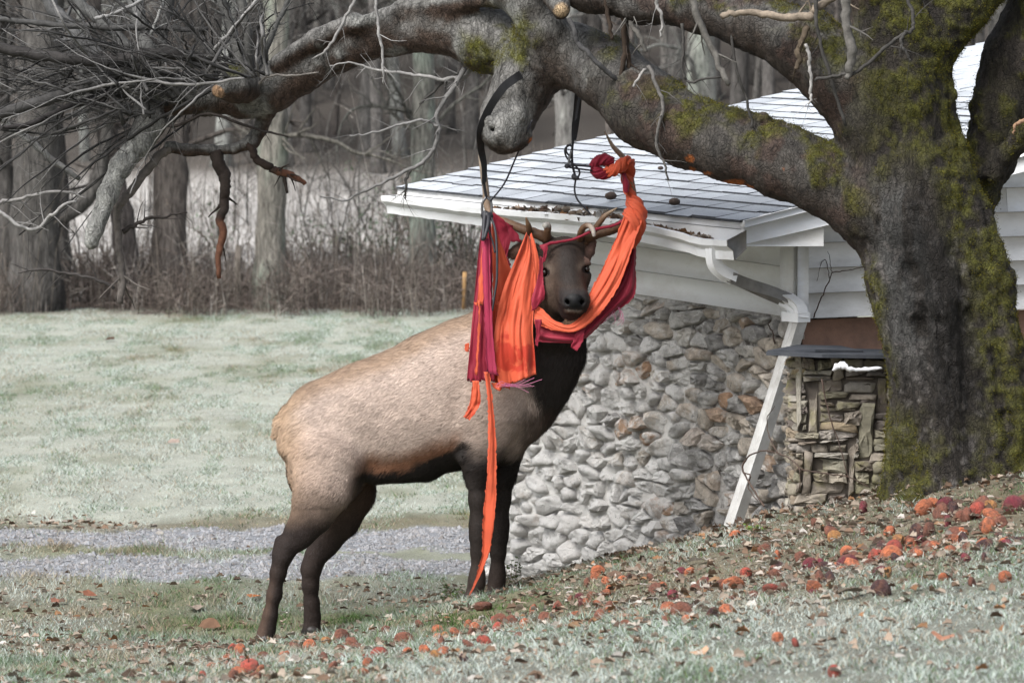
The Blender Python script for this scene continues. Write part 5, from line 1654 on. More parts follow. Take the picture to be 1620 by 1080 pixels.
# ------------------------------------------------------------------ torn hammock cloth, straps and cords
def mat_cloth(name, c, stain=None, transl=.25):
    m, n, l, b = new_mat(name)
    pos = n.new('ShaderNodeTexCoord').outputs['Object']
    f = tex_noise(n, l, 9, 4, .6, pos)
    w = tex_noise(n, l, 420, 2, .5, pos)
    cc = mix(n, l, 1.0, c, ramp(n, l, f, [(.3, .86), (.7, 1.1)]), 'MULTIPLY')
    if stain:
        at = n.new('ShaderNodeAttribute'); at.attribute_name = 'wet'
        f2 = tex_noise(n, l, 16, 4, .6, pos, .4)
        ml = n.new('ShaderNodeMath'); ml.operation = 'MULTIPLY_ADD'; ml.inputs[1].default_value = .5
        ad = n.new('ShaderNodeMath'); ad.operation = 'ADD'; l.new(at.outputs['Fac'], ad.inputs[0]); l.new(f2, ad.inputs[1])
        l.new(ad.outputs[0], ml.inputs[0]); ml.inputs[2].default_value = 0
        cc = mix(n, l, ramp(n, l, ml.outputs[0], [(.50, 0.0), (.56, .85)]) , cc, stain)
    l.new(cc, b.inputs['Base Color'])
    b.inputs['Roughness'].default_value = .6
    b.inputs['Specular IOR Level'].default_value = .25
    b.inputs['Sheen Weight'].default_value = .15
    bump(n, l, mix(n, l, .5, tex_noise(n, l, 55, 5, .6, pos, 1.0), w), b, .35, .004)
    t = n.new('ShaderNodeBsdfTranslucent'); l.new(cc, t.inputs[0])
    ms = n.new('ShaderNodeMixShader'); ms.inputs[0].default_value = transl
    l.new(b.outputs[0], ms.inputs[1]); l.new(t.outputs[0], ms.inputs[2]); l.new(ms.outputs[0], n['Material Output'].inputs[0])
    return m
M_or = mat_cloth('orange_nylon', (.64, .110, .048), (.46, .030, .014))
M_cr = mat_cloth('crimson_nylon', (.245, .012, .031), None, .15)
M_pk = mat_cloth('crimson_webbing', (.30, .020, .058), None, .08)
CO = P(800, 480, 19.85)
hammock = empty('torn_hammock', tuple(CO), 'torn orange and crimson hammock cloth knotted round the antlers of the elk', 'hammock cloth')
def sheet(name, Lp, Rp, mat, folds=4, amp=.012, seed=0, nu=26, nv=44, ragged=0.0, wet=None, ragtop=False, conv=0.0, th=.0012):
    """Cloth between two edge curves (px, py, d), with hanging folds along its length."""
    r = np.random.default_rng(seed)
    n1 = max(2, int(math.ceil(nv / (len(Lp) - 1)))); n2 = max(2, int(math.ceil(nv / (len(Rp) - 1))))
    def res(c):
        s = np.concatenate([[0], np.cumsum(np.linalg.norm(np.diff(c[:, :2], axis=0), axis=1))])
        t = np.linspace(0, s[-1], nv + 1)
        return np.stack([np.interp(t, s, c[:, k]) for k in range(3)], 1)
    L, Rr = res(catmull(np.array(Lp, float), n1)), res(catmull(np.array(Rp, float), n2))
    u = np.linspace(0, 1, nu + 1)
    ph = r.random(3) * 6.28
    V = []
    for j in range(nv + 1):
        t = j / nv
        uu = u + .02 * np.sin(u * 9 + ph[0] + t * 3) * np.sin(u * math.pi)
        c = L[j] + (Rr[j] - L[j]) * uu[:, None]
        w = np.array([P(*q) for q in c])
        wd = np.linalg.norm(w[-1] - w[0])
        a = min(amp, wd * .22)
        sh = ph[0] * 3 + .5 * math.sin(t * 2.2 + ph[1])
        fu = lambda s1, s2, sd: vnoise(np.stack([u * folds * s1 + sh + t * s2 * .3, np.full(nu + 1, t * s2 + sd)], 1), 1.0, seed + sd) - .5
        rd = lambda s1, s2, sd: .5 - np.abs(2 * fu(s1, s2, sd))
        g = 2.3 * fu(1.0, 1.2, 1) + 1.1 * rd(1.5, 2.8, 2) + .55 * rd(3.0, 6.0, 3)
        w[:, 1] += a * g * np.minimum(1, 8 * u + .3) * np.minimum(1, 8 * (1 - u) + .3)
        w[:, 1] += .006 * (vnoise(w, 14, seed) - .5)
        w[:, 0] += a * .30 * fu(1.3, 1.5, 4)
        ej = .0018 * r.standard_normal(2) * (folds < 3)
        w[0] += (w[-1] - w[0]) / max(wd, 1e-6) * ej[0]; w[-1] += (w[0] - w[-1]) / max(wd, 1e-6) * ej[1]
        if ragged and j > nv - 3:
            w[:, 2] += ragged * (vnoise(w * (1, 1, .1), 90, seed + 3) - .5) * (1 if j == nv else .4)
            w[:, 0] += ragged * .3 * r.standard_normal(nu + 1) * (j == nv)
        V.append(w)
    V = np.concatenate(V)
    i, k = np.meshgrid(np.arange(nv), np.arange(nu), indexing='ij')
    m = nu + 1
    q = np.stack([i * m + k, i * m + k + 1, (i + 1) * m + k + 1, (i + 1) * m + k], -1).reshape(-1, 4)
    nr = vnormals(V, [q])
    back = V - nr * th
    nn_ = len(V)
    idx = np.arange(nn_).reshape(nv + 1, m)
    rim = np.concatenate([idx[0], idx[1:, -1], idx[-1, ::-1][1:], idx[::-1, 0][1:-1]])
    rim2 = np.roll(rim, -1)
    rq = np.stack([rim2, rim, rim + nn_, rim2 + nn_], 1)
    at = {}
    x, y = proj(V)
    if wet: at['wet'] = np.tile(wet(x, y), 2)
    return obj(name, np.concatenate([V, back]) - CO, [np.concatenate([q, q[:, ::-1] + nn_, rq])], mat, hammock, attrs=at)
D1 = 19.72
# left bundle under the carabiner
sheet('crimson_panel', [(764, 345, 19.80), (757, 400, 19.78), (750, 470, 19.74), (744, 540, 19.72), (738, 602, 19.72)], [(776, 345, 19.80), (779, 400, 19.78), (779, 470, 19.74), (781, 540, 19.72), (783, 603, 19.72)], M_cr, 4, .014, 1, 26, 44, .02)
sheet('orange_strip', [(766, 360, 19.76), (760, 420, 19.73), (754, 480, 19.70), (750, 478, 19.70)], [(772, 360, 19.76), (769, 420, 19.73), (764, 480, 19.70), (762, 480, 19.70)], M_or, 1, .004, 2, 8, 20)
sheet('orange_strip', [(757, 475, 19.70), (756, 530, 19.69), (751, 592, 19.69)], [(760, 475, 19.70), (759, 530, 19.69), (755, 594, 19.69)], M_or, 1, .003, 22, 5, 18)
sheet('crimson_webbing', [(762, 375, 19.74), (763, 430, 19.71), (766, 500, 19.68), (770, 590, 19.67)], [(774, 378, 19.74), (776, 430, 19.71), (778, 500, 19.68), (786, 594, 19.67)], M_pk, 2, .006, 3, 14, 30, .012)
sheet('orange_back_panel', [(778, 352, 19.86), (779, 420, 19.84), (780, 480, 19.80), (782, 500, 19.80)], [(786, 368, 19.86), (806, 420, 19.86), (820, 450, 19.86), (815, 500, 19.82)], M_or, 2, .012, 4, 20, 26, .01)
sheet('orange_back_panel', [(778, 480, 19.78), (778, 540, 19.76), (784, 612, 19.74)], [(826, 470, 19.80), (815, 540, 19.77), (806, 616, 19.75)], M_or, 3, .012, 5, 22, 30, .012, lambda x, y: .45 * sstep(520, 560, y))
sheet('crimson_flap', [(776, 335, 19.92), (781, 365, 19.93), (786, 405, 19.93), (788, 432, 19.92)], [(784, 338, 19.92), (804, 354, 19.91), (812, 362, 19.92), (803, 402, 19.92)], M_cr, 2, .010, 6, 20, 24, .015)
sheet('crimson_flap', [(800, 352, 19.91), (806, 372, 19.91), (808, 384, 19.91)], [(806, 356, 19.91), (818, 370, 19.91), (823, 380, 19.91)], M_cr, 1, .006, 7, 12, 12, .02)
sheet('crimson_strip', [(790, 402, 19.90), (798, 412, 19.89), (804, 422, 19.88)], [(795, 399, 19.90), (804, 410, 19.89), (808, 420, 19.88)], M_cr, 1, .004, 8, 6, 10)
# the wide orange panel hooked on the short tine
sheet('orange_panel', [(833, 367, 19.86), (815, 410, 19.80), (795, 460, 19.75), (783, 520, 19.71), (783, 570, 19.69), (791, 614, 19.68)], [(839, 380, 19.86), (849, 410, 19.82), (847, 460, 19.77), (843, 520, 19.72), (846, 560, 19.70), (848, 592, 19.69)], M_or, 4.5, .018, 9, 40, 60, .008, lambda x, y: .62 * sstep(520, 545, y + 12 * np.sin(x * .12)) * sstep(612, 580, y))
sheet('orange_panel', [(838, 372, 19.83), (842, 400, 19.80), (846, 440, 19.77), (846, 470, 19.75)], [(841, 368, 19.83), (849, 395, 19.81), (855, 430, 19.79), (852, 470, 19.76)], M_or, 1.5, .008, 10, 14, 26)
sheet('crimson_panel', [(854, 405, 19.80), (851, 440, 19.77), (842, 470, 19.74), (842, 492, 19.73)], [(860, 408, 19.81), (859, 440, 19.78), (862, 468, 19.75), (850, 486, 19.74)], M_cr, 1.5, .008, 11, 14, 26, .008)
sheet('crimson_strip', [(853, 388, 19.80), (858, 395, 19.79), (860, 415, 19.79)], [(866, 385, 19.80), (866, 396, 19.79), (863, 413, 19.79)], M_cr, 1, .004, 12, 8, 14)
# the sling under the chin, up to the right antler
sheet('orange_sling', [(988, 338, 19.87), (968, 390, 19.82), (944, 442, 19.77), (922, 484, 19.72), (903, 510, 19.70), (880, 508, 19.71), (860, 490, 19.74), (846, 482, 19.76)], [(1018, 345, 19.85), (1000, 395, 19.80), (980, 450, 19.75), (950, 495, 19.70), (915, 523, 19.67), (885, 524, 19.68), (862, 518, 19.71), (845, 512, 19.74)], M_or, 2.6, .016, 13, 24, 70)
sheet('crimson_sling', [(1008, 365, 19.88), (996, 420, 19.83), (970, 470, 19.77), (940, 502, 19.72), (910, 522, 19.69), (880, 522, 19.70), (850, 508, 19.74)], [(1006, 372, 19.90), (1005, 420, 19.86), (1003, 468, 19.81), (962, 502, 19.76), (920, 540, 19.71), (880, 542, 19.71), (847, 540, 19.74)], M_cr, 2.2, .014, 14, 24, 70, .004)
sheet('crimson_panel', [(1003, 372, 19.875), (984, 425, 19.85), (962, 462, 19.81), (946, 490, 19.78)], [(1007, 372, 19.88), (1006, 410, 19.88), (1005, 440, 19.87), (1003, 471, 19.86)], M_cr, 2, .012, 31, 22, 30, .006)
sheet('crimson_flap', [(912, 520, 19.685), (908, 536, 19.68), (903, 549, 19.68)], [(926, 515, 19.685), (922, 540, 19.68), (913, 556, 19.68)], M_cr, 1, .005, 15, 10, 16, .006)
sheet('crimson_panel', [(846, 505, 19.70), (848, 528, 19.70), (846, 545, 19.70)], [(858, 505, 19.70), (854, 530, 19.70), (851, 549, 19.70)], M_cr, 1, .005, 16, 8, 14, .01)
# gathered knot on the right antler
def wrap(name, pts, mat, seed, sides=40, wob=.10, flat=1.0, ridges=5):
    sides = max(sides, 32)
    p, q = px_path(pts, 14)
    v, f = tube(p, q, sides, True, 0, seed)
    m = len(p)
    k = np.arange(m * sides) % sides
    i = np.arange(m * sides) // sides
    an = k * 6.283 / sides + i * .10
    cs = np.stack([np.cos(an) * ridges * .42, np.sin(an) * ridges * .42, i * .045 + seed * 9.0], 1)
    g = 1 + wob * 5.5 * (vnoise(cs, 1.0, seed) - .5) + wob * 2.5 * (vnoise(cs * (2.2, 2.2, 2.0), 1.0, seed + 5) - .5)
    v[:m * sides] = p[i] + (v[:m * sides] - p[i]) * g[:, None]
    obj(name, v - CO, f, mat, hammock)
wrap('orange_gather', [(1000, 316, 19.92, 8), (1003, 326, 19.90, 13), (1005, 345, 19.88, 14.5), (1004, 372, 19.87, 11), (999, 394, 19.87, 5)], M_or, 1, 48, .16, 1, 7)
wrap('orange_twist', [(982, 258, 19.93, 8), (990, 272, 19.93, 8.5), (994, 290, 19.93, 7.5), (997, 305, 19.93, 8), (999, 322, 19.92, 8), (1003, 330, 19.91, 10)], M_or, 2, 44, .17, 1, 6)
wrap('orange_loop', [(957, 268, 19.89, 6), (966, 272, 19.88, 7.5), (978, 266, 19.87, 9), (987, 255, 19.88, 9), (996, 258, 19.90, 8), (999, 272, 19.93, 6), (995, 284, 19.95, 5)], M_or, 3, 44, .17, 1, 6)
wrap('crimson_loop', [(936, 265, 19.90, 6), (946, 256, 19.89, 8), (958, 253, 19.89, 9), (970, 256, 19.90, 7)], M_cr, 4, 40, .17, 1, 6)
wrap('crimson_loop', [(936, 267, 19.90, 6), (946, 273, 19.89, 8), (958, 276, 19.89, 7), (966, 274, 19.90, 5)], M_cr, 5, 40, .17, 1, 6)
wrap('crimson_strip', [(986, 275, 19.90, 4), (990, 290, 19.89, 5), (991, 305, 19.89, 3)], M_cr, 6, 10, .1, 1, 3)
# thin crimson cord across the forehead and antlers
p, q = px_path([(856, 394, 19.82, 2.2), (868, 386, 19.83, 2.8), (884, 383, 19.84, 2.4), (905, 379, 19.85, 2.2), (925, 371, 19.84, 2.2), (945, 362, 19.86, 2.4), (970, 357, 19.87, 2.4), (990, 347, 19.88, 2.6)], 6)
v, f = tube(p, q, 6, True, .2, 3); obj('crimson_cord', v - CO, f, M_cr, hammock)
# long ribbons
sheet('orange_ribbon', [(766, 588, 19.68), (772, 640, 19.67), (772, 700, 19.67), (770, 760, 19.68), (764, 820, 19.69), (763, 870, 19.71), (756, 900, 19.74), (750, 922, 19.78), (739, 947, 19.85)], [(774, 588, 19.68), (780, 640, 19.67), (785, 700, 19.67), (786, 760, 19.67), (783, 820, 19.68), (775, 870, 19.70), (764, 900, 19.73), (753, 924, 19.77), (741, 947, 19.85)], M_or, 1.6, .010, 17, 12, 110)
sheet('orange_ribbon', [(747, 602, 19.70), (744, 630, 19.70), (738, 650, 19.70), (734, 660, 19.70)], [(758, 602, 19.70), (760, 636, 19.69), (752, 652, 19.69), (742, 665, 19.70)], M_or, 2, .012, 18, 14, 26, .012, lambda x, y: .5 * sstep(625, 640, y))
sheet('orange_ribbon', [(778, 605, 19.70), (780, 612, 19.70), (786, 616, 19.70)], [(792, 606, 19.69), (795, 612, 19.69), (790, 619, 19.69)], M_or, 1, .006, 19, 10, 10, .01)
sheet('orange_strip', [(736, 544, 19.75), (735, 550, 19.75), (736, 556, 19.75)], [(742, 542, 19.75), (742, 550, 19.75), (741, 557, 19.75)], M_or, 1, .003, 20, 6, 8, .006)
# loose threads
mb = MB(); r_ = np.random.default_rng(4)
for k in range(7):
    x0, y0 = r_.uniform(775, 800), r_.uniform(600, 612)
    L = r_.uniform(12, 60)
    p, q = px_path([(x0, y0, 19.66, .4), (x0 + L * .5, y0 + r_.normal(0, 4), 19.655, .4), (x0 + L, y0 + r_.normal(2, 5), 19.66, .3)], 4)
    mb.add(*tube(p, q, 3, False))
for k in range(14):
    x0, y0 = r_.uniform(955, 985), r_.uniform(484, 500)
    p, q = px_path([(x0, y0, 19.76, .4), (x0 + 3, y0 + 8, 19.76, .4), (x0 + r_.normal(0, 5), y0 + 16, 19.76, .3)], 3)
    mb.add(*tube(p, q, 3, False))
tag(mb.build('loose_threads', mat_simple('pink_thread', (.45, .09, .22), (.5, .2, .3), 8, .7), hammock, origin=CO), kind='stuff')
# straps, cords and clips
M_strap = mat_simple('black_webbing', (.010, .010, .012), (.016, .016, .018), 30, .8, 0, .3, 200)
M_cord = mat_simple('black_cord', (.012, .012, .016), (.02, .02, .026), 60, .6)
M_clip = mat_simple('grey_clip', (.20, .20, .21), (.12, .12, .125), 30, .35, .7)
def band(name, pts, w, mat, parent, org, th=.002):
    """Flat webbing along (px, py, d, twist) with width w px."""
    c = catmull(np.array(pts, float), 8)
    p = np.array([P(*q[:3]) for q in c])
    t = np.gradient(p, axis=0); t /= np.linalg.norm(t, axis=1, keepdims=True)
    y = np.array((0, -1.0, 0))
    s = np.cross(t, y); s /= np.linalg.norm(s, axis=1, keepdims=True)
    nrm = np.cross(s, t)
    a = c[:, 3:4]
    sd = s * np.cos(a) + nrm * np.sin(a); nn = np.cross(sd, t)
    hw = w * 19.7 / F / 2
    n = len(p)
    V = np.stack([p - sd * hw - nn * th, p + sd * hw - nn * th, p + sd * hw + nn * th, p - sd * hw + nn * th], 1).reshape(-1, 3)
    i, k = np.meshgrid(np.arange(n - 1), np.arange(4), indexing='ij'); k2 = (k + 1) % 4
    q = np.stack([i * 4 + k, i * 4 + k2, (i + 1) * 4 + k2, (i + 1) * 4 + k], -1).reshape(-1, 4)
    ob = obj(name, V - org, [np.concatenate([q, [[0, 3, 2, 1]], [[4 * n - 4, 4 * n - 3, 4 * n - 2, 4 * n - 1]]])], mat, parent, smooth=False)
def cord(name, pts, parent, org, mat=None, sides=6):
    p, q = px_path(pts, 7)
    v, f = tube(p, q, sides); obj(name, v - org, f, mat or M_cord, parent)
SO = P(770, 200, 19.6)
st = empty('tree_strap', tuple(SO), 'black webbing strap looped round the hanging knobbly stub of the limb', 'strap', 'black hammock straps')
band('webbing', [(824, 118, 19.60, .0), (815, 124, 19.53, .1), (798, 137, 19.52, .2), (783, 157, 19.53, .3), (769, 182, 19.56, .4), (760, 207, 19.60, .5), (761, 235, 19.70, .6), (766, 262, 19.76, .9), (766, 290, 19.80, 1.1)], 13, M_strap, st, SO)
cord('clip', [(769, 312, 19.82, 2.2), (763, 322, 19.82, 2.2), (764, 340, 19.82, 2.2), (771, 346, 19.82, 2.2), (777, 338, 19.82, 2.2), (777, 320, 19.82, 2.2), (770, 312, 19.82, 2.2)], st, SO, M_clip, 8)
cord('cord', [(765, 284, 19.80, 2.5), (767, 300, 19.81, 2.5), (770, 314, 19.82, 2.2)], st, SO)
cord('cord', [(842, 190, 19.60, 1.5), (832, 212, 19.62, 1.5), (815, 252, 19.70, 1.5), (798, 290, 19.76, 1.5), (776, 318, 19.80, 1.5)], st, SO)
cord('cord', [(768, 335, 19.79, 4), (766, 352, 19.76, 3.6), (764, 380, 19.71, 3)], st, SO)
cord('cord', [(773, 338, 19.79, 3.4), (772, 355, 19.74, 3.2), (766, 378, 19.71, 2.6)], st, SO)
cord('cord', [(776, 342, 19.79, 2.2), (783, 362, 19.75, 2.2), (786, 395, 19.72, 2.2), (786, 440, 19.70, 2.2), (782, 470, 19.69, 2), (779, 492, 19.69, 1.6)], st, SO)
cord('cord', [(768, 350, 19.78, 1.6), (776, 372, 19.75, 1.6), (780, 384, 19.74, 1.6), (783, 400, 19.73, 1.6)], st, SO)
p, q = px_path([(764, 337, 19.8, 5), (770, 342, 19.79, 8), (778, 340, 19.8, 5)], 5)
v, f = tube(p, q, 8, True, .2); obj('knot', v - SO, f, M_cord, st)
SO2 = P(912, 200, 19.75)
s2 = empty('tree_strap', tuple(SO2), 'black webbing strap hanging straight down under the thick mossy limb', 'strap', 'black hammock straps')
band('webbing', [(919, 128, 19.62, .2), (915, 150, 19.72, .2), (913, 175, 19.80, .3), (910, 200, 19.82, .5), (908, 222, 19.83, 1.0)], 12, M_strap, s2, SO2)
band('webbing', [(919, 140, 19.66, 1.0), (914, 165, 19.72, 1.1), (910, 190, 19.78, 1.2)], 9, M_strap, s2, SO2)
cord('cord', [(907, 220, 19.83, 2.2), (905, 240, 19.84, 2), (906, 262, 19.85, 2), (911, 282, 19.86, 1.8)], s2, SO2)
cord('cord', [(903, 228, 19.84, 1.6), (894, 236, 19.84, 1.6), (897, 250, 19.84, 1.6), (910, 262, 19.84, 1.6), (917, 272, 19.85, 1.6), (914, 282, 19.85, 1.6)], s2, SO2)
cord('cord', [(906, 232, 19.82, 1.5), (898, 230, 19.82, 1.5), (896, 240, 19.83, 1.5), (904, 250, 19.84, 1.5)], s2, SO2)
cord('cord', [(896, 262, 19.83, 1.6), (915, 262, 19.85, 1.5), (938, 264, 19.88, 1.4)], s2, SO2)
cord('cord', [(896, 264, 19.83, 1.6), (915, 267, 19.85, 1.5), (938, 270, 19.88, 1.4)], s2, SO2)
cord('cord', [(911, 282, 19.86, 1.6), (909, 300, 19.87, 1.5), (913, 315, 19.87, 1.5), (924, 328, 19.87, 1.4), (934, 338, 19.87, 1.3)], s2, SO2)
cord('cord', [(906, 276, 19.85, 2), (912, 282, 19.84, 3), (918, 284, 19.85, 1.2)], s2, SO2)
p, q = px_path([(905, 278, 19.85, 2), (909, 281, 19.845, 4.5), (914, 280, 19.85, 2)], 5)
v, f = tube(p, q, 8); obj('knot', v - SO2, f, M_cord, s2)
p, q = px_path([(893, 262, 19.83, 2), (897, 263, 19.83, 4), (901, 263, 19.83, 2)], 5)
v, f = tube(p, q, 8); obj('knot', v - SO2, f, M_cord, s2)
cord('clip', [(904, 238, 19.83, 1.8), (901, 250, 19.83, 2), (899, 261, 19.83, 1.8)], s2, SO2, M_clip)
# ------------------------------------------------------------------ the woods behind
def mat_wood():
    m, n, l, b = new_mat('woodland_bark')
    a = n.new('ShaderNodeAttribute'); a.attribute_name = 'col'
    pos = n.new('ShaderNodeTexCoord').outputs['Object']
    mp = n.new('ShaderNodeMapping'); mp.inputs['Scale'].default_value = (1, 1, .16); l.new(pos, mp.inputs[0])
    f = tex_noise(n, l, 34, 5, .7, mp.outputs[0], .6)
    l.new(mix(n, l, 1.0, a.outputs['Color'], ramp(n, l, f, [(.34, .35), (.66, 1.6)]), 'MULTIPLY'), b.inputs['Base Color'])
    b.inputs['Roughness'].default_value = .95
    b.inputs['Specular IOR Level'].default_value = .15
    bump(n, l, f, b, .9, .04)
    return m
M_wood = mat_wood()
def far_tree_mesh(seed, h, r, pale, nb=26, depth=1):
    """Trunk and bare crown for a woodland tree, base at the origin."""
    rr = np.random.default_rng(seed)
    n = 14
    t = np.linspace(0, 1, n)
    lean = rr.normal(0, .04, 2)
    p = np.stack([lean[0] * h * t + np.cumsum(.03 * rr.standard_normal(n)) * t, lean[1] * h * t + np.cumsum(.03 * rr.standard_normal(n)) * t, h * t ** 1.3 - .15], 1)
    rad = r * (1 - .75 * t) * (1 + .5 * np.exp(-t * 40))
    tm = MB(); v, f = tube(p, rad, 10, True, .10, seed)
    c = np.array(pale) * (.55 + .8 * fbm(v * np.array((1, 1, .35)), 9, 3, seed))[:, None]
    tm.add(v, f, c)
    cm = MB()
    for k in range(nb):
        i = rr.integers(4, n - 1)
        a = rr.random() * 6.283
        d = np.array((math.cos(a), math.sin(a), .35 + .6 * rr.random()))
        sprout(cm, p[i], d, h * (.10 + .16 * rr.random()), max(rad[i] * .35, .008), rr, depth, np.array(pale) * .8, .01, .22)
    return tm, cm
kinds = []
for s, (h, r, c) in enumerate([(11, .11, (.145, .138, .13)), (12, .14, (.115, .108, .102)), (10, .08, (.185, .175, .162)), (12, .18, (.09, .085, .08)), (9, .06, (.15, .132, .12)), (11, .12, (.22, .225, .21))]):
    tm, cm = far_tree_mesh(700 + s, h, r, c)
    tb = tm.build('trunk', M_wood); cb_ = cm.build('crown', M_wood)
    tag(cb_, kind='stuff')
    kinds.append((tb.data, cb_.data))
    for o in (tb, cb_): bpy.data.objects.remove(o)
KLAB = ['slender grey-brown bare tree in the dark woods', 'mid brown bare tree in the dark woods', 'thin pale stemmed tree in the dark woods',
        'stout dark trunk standing in the far woods', 'thin brown sapling in the far woods', 'pale lichen-grey trunk in the far woods']
fr_ = np.random.default_rng(44)
def zone_of(px):
    for lim, t in ((110, 'behind the broad dark trunk'), (240, 'behind the leaning pair'), (415, 'between the leaning pair and the ridged trunk'), (560, 'just past the ridged trunk'), (735, 'above the gutter corner'), (900, 'between the two black straps'), (1130, 'above the roof and low limb'), (1360, 'above the roof under the upper limb')):
        if px < lim: return t
    return 'behind the apple trunk'
placed = []
count = 0
while count < 190:
    d = 76 + 48 * fr_.random() ** 1.3
    px = fr_.uniform(-60, 1680)
    k = int(fr_.choice(6, p=(.24, .2, .2, .12, .16, .08)))
    x = (px - 810) / F * d
    if any(abs(x - a) < .28 and abs(d - b) < 3 for a, b in placed): continue
    placed.append((x, d))
    z = zground(x, d)[0]
    e = empty('woodland_tree', (x, d, z), (KLAB[k] + ' ' + zone_of(px)), 'tree', 'bare trees in the woods behind the field')
    e.rotation_euler = (0, 0, fr_.random() * 6.28)
    s = .8 + .5 * fr_.random()
    e.scale = (s, s, s)
    t_ = link(bpy.data.objects.new('trunk', kinds[k][0]), e)
    c_ = link(bpy.data.objects.new('crown', kinds[k][1]), e); c_['kind'] = 'stuff'
    count += 1
# beyond them the wood closes up
mb = MB()
for k in range(520):
    d = fr_.uniform(122, 210); x = (fr_.uniform(-300, 1920) - 810) / F * d
    z = zground(x, d)[0]
    h = fr_.uniform(8, 14); r = fr_.uniform(.07, .2)
    l1, l2 = fr_.normal(0, .35, 2)
    p = np.array([(x, d, z - .3), (x + l1 * .5, d, z + h * .5), (x + l1, d + l2, z + h)])
    mb.add(*tube(p, np.array((r, r * .8, r * .3)), 6, False), np.array((.12, .114, .108)) * (.5 + .9 * fr_.random()))
for k in range(5200):
    d = fr_.uniform(80, 175); x = (fr_.uniform(-200, 1820) - 810) / F * d
    z = zground(x, d)[0] + 3.6 * fr_.random() ** 1.5
    L = fr_.uniform(.5, 1.9)
    a = fr_.normal(1.45, .55)
    q = np.array((math.cos(a) * L, fr_.normal(0, .4) * L, abs(math.sin(a)) * L))
    p0 = np.array((x, d, z))
    mb.add(*tube(np.array([p0, p0 + q * .5 + fr_.normal(0, .08, 3), p0 + q]), np.array((.016, .011, .004)), 3, False), np.array((.13, .12, .11)) * (.5 + 1.0 * fr_.random()))
tag(mb.build('distant_woods', M_wood), kind='stuff')

# a grey building glimpsed between the trunks
M_barn = mat_simple('grey_boarding', (.15, .155, .17), (.10, .105, .115), 3, .85)
M_glassd = mat_simple('dark_window', (.03, .034, .045), (.045, .05, .06), 2, .25)
M_ledge = mat_simple('pale_ledge', (.42, .42, .44), (.34, .34, .36), 3, .8)
bx0, bx1, bd = (430 - 810) / F * 112, (700 - 810) / F * 112, 112.0
bz = zground((bx0 + bx1) / 2, bd)[0]
zl = H - (205 - 60) / F * bd
barn = empty('distant_building', ((bx0 + bx1) / 2, bd, bz), 'dark grey building with a pale ledge glimpsed between the far trunks', 'building')
bo = np.array(barn.location)
top = zl + 1.75
MB().add(*box(((bx0 + bx1) / 2, bd + 1.5, (bz - 2 + top) / 2), ((bx1 - bx0) / 2, 0, 0), (0, 1.5, 0), (0, 0, (top - bz + 2) / 2))).build('wall', M_barn, barn, origin=bo, smooth=False)
MB().add(*box(((bx0 + bx1) / 2, bd - .06, zl), ((bx1 - bx0) / 2 + .03, 0, 0), (0, .08, 0), (0, 0, .12))).build('ledge', M_ledge, barn, origin=bo, smooth=False)
MB().add(*box(((bx0 + bx1) / 2, bd + 1.4, top + .08), ((bx1 - bx0) / 2 + .3, 0, 0), (0, 1.9, 0), (0, 0, .08))).build('roof', M_barn, barn, origin=bo, smooth=False)
for k in range(5):
    xc = bx0 + (k + .5) * (bx1 - bx0) / 5
    MB().add(*box((xc, bd - .012, zl + .75), (.26, 0, 0), (0, .015, 0), (0, 0, .48))).build('window', M_glassd, barn, origin=bo, smooth=False)

# ---- trees along the near edge of the field
def near_tree(px, py, d, wpx, colr, label, seed, lean=0.0, h=9.0, nb=18, fork=None, moss=None):
    rr = np.random.default_rng(seed)
    b = P(px, py, d); b[2] = zground(b[0], d)[0]
    e = empty('roadside_tree', tuple(b), label, 'tree', 'trees along the far edge of the lawn')
    r = wpx * d / F / 2
    def stem(pts, rads, sides=16):
        p = catmull(np.array(pts, float), 8)
        q = np.interp(np.linspace(0, 1, len(p)), np.linspace(0, 1, len(rads)), rads)
        v, f = tube(p, q, sides, True, .09, seed)
        v = v + (fbm(v, 3, 3, seed)[:, None] - .5) * r * .5
        g = fbm(v * np.array((1, 1, .25)), 14, 4, seed)
        c = np.array(colr) * (.40 + 1.2 * g)[:, None]
        if moss is not None:
            c = c + (np.array(moss) - c) * (.8 * sstep(.48, .62, fbm(v, 5, 3, seed + 1)))[:, None]
        return v, f, c, p
    m = MB()
    L = lean
    v, f, c, p = stem([(0, 0, -.3), (L * .4, 0, h * .12), (L, .1, h * .3), (L * 1.5, .2, h * .6), (L * 1.7, .1, h)], [r * 1.35, r * 1.02, r * .92, r * .7, r * .25])
    m.add(v, f, c)
    m.build('trunk', M_wood, e)
    for fk in (fork or []):
        v, f, c, _ = stem(fk[0], fk[1], 10)
        MB().add(v, f, c).build('limb', M_wood, e)
    cm = MB()
    for k in range(nb):
        i = rr.integers(len(p) // 3, len(p) - 2)
        a = rr.random() * 6.283
        sprout(cm, p[i], (math.cos(a), math.sin(a), .3 + .6 * rr.random()), h * (.10 + .15 * rr.random()), r * .22, rr, 1, np.array(colr) * .7, .01, .25)
    tag(cm.build('crown', M_wood, e), kind='stuff')
near_tree(428, 500, 46.4, 46, (.165, .155, .135), 'grey ridged tree trunk with pale lichen beside the short fence post', 1, .05, 9, 18, None, (.20, .225, .185))
near_tree(264, 495, 47.0, 50, (.115, .10, .09), 'brown trunk forming the straighter half of a leaning pair', 2, .12, 9, 16)
near_tree(216, 498, 46.8, 36, (.095, .083, .077), 'thin trunk leaning away from the brown trunk beside it', 3, -.35, 7, 14)
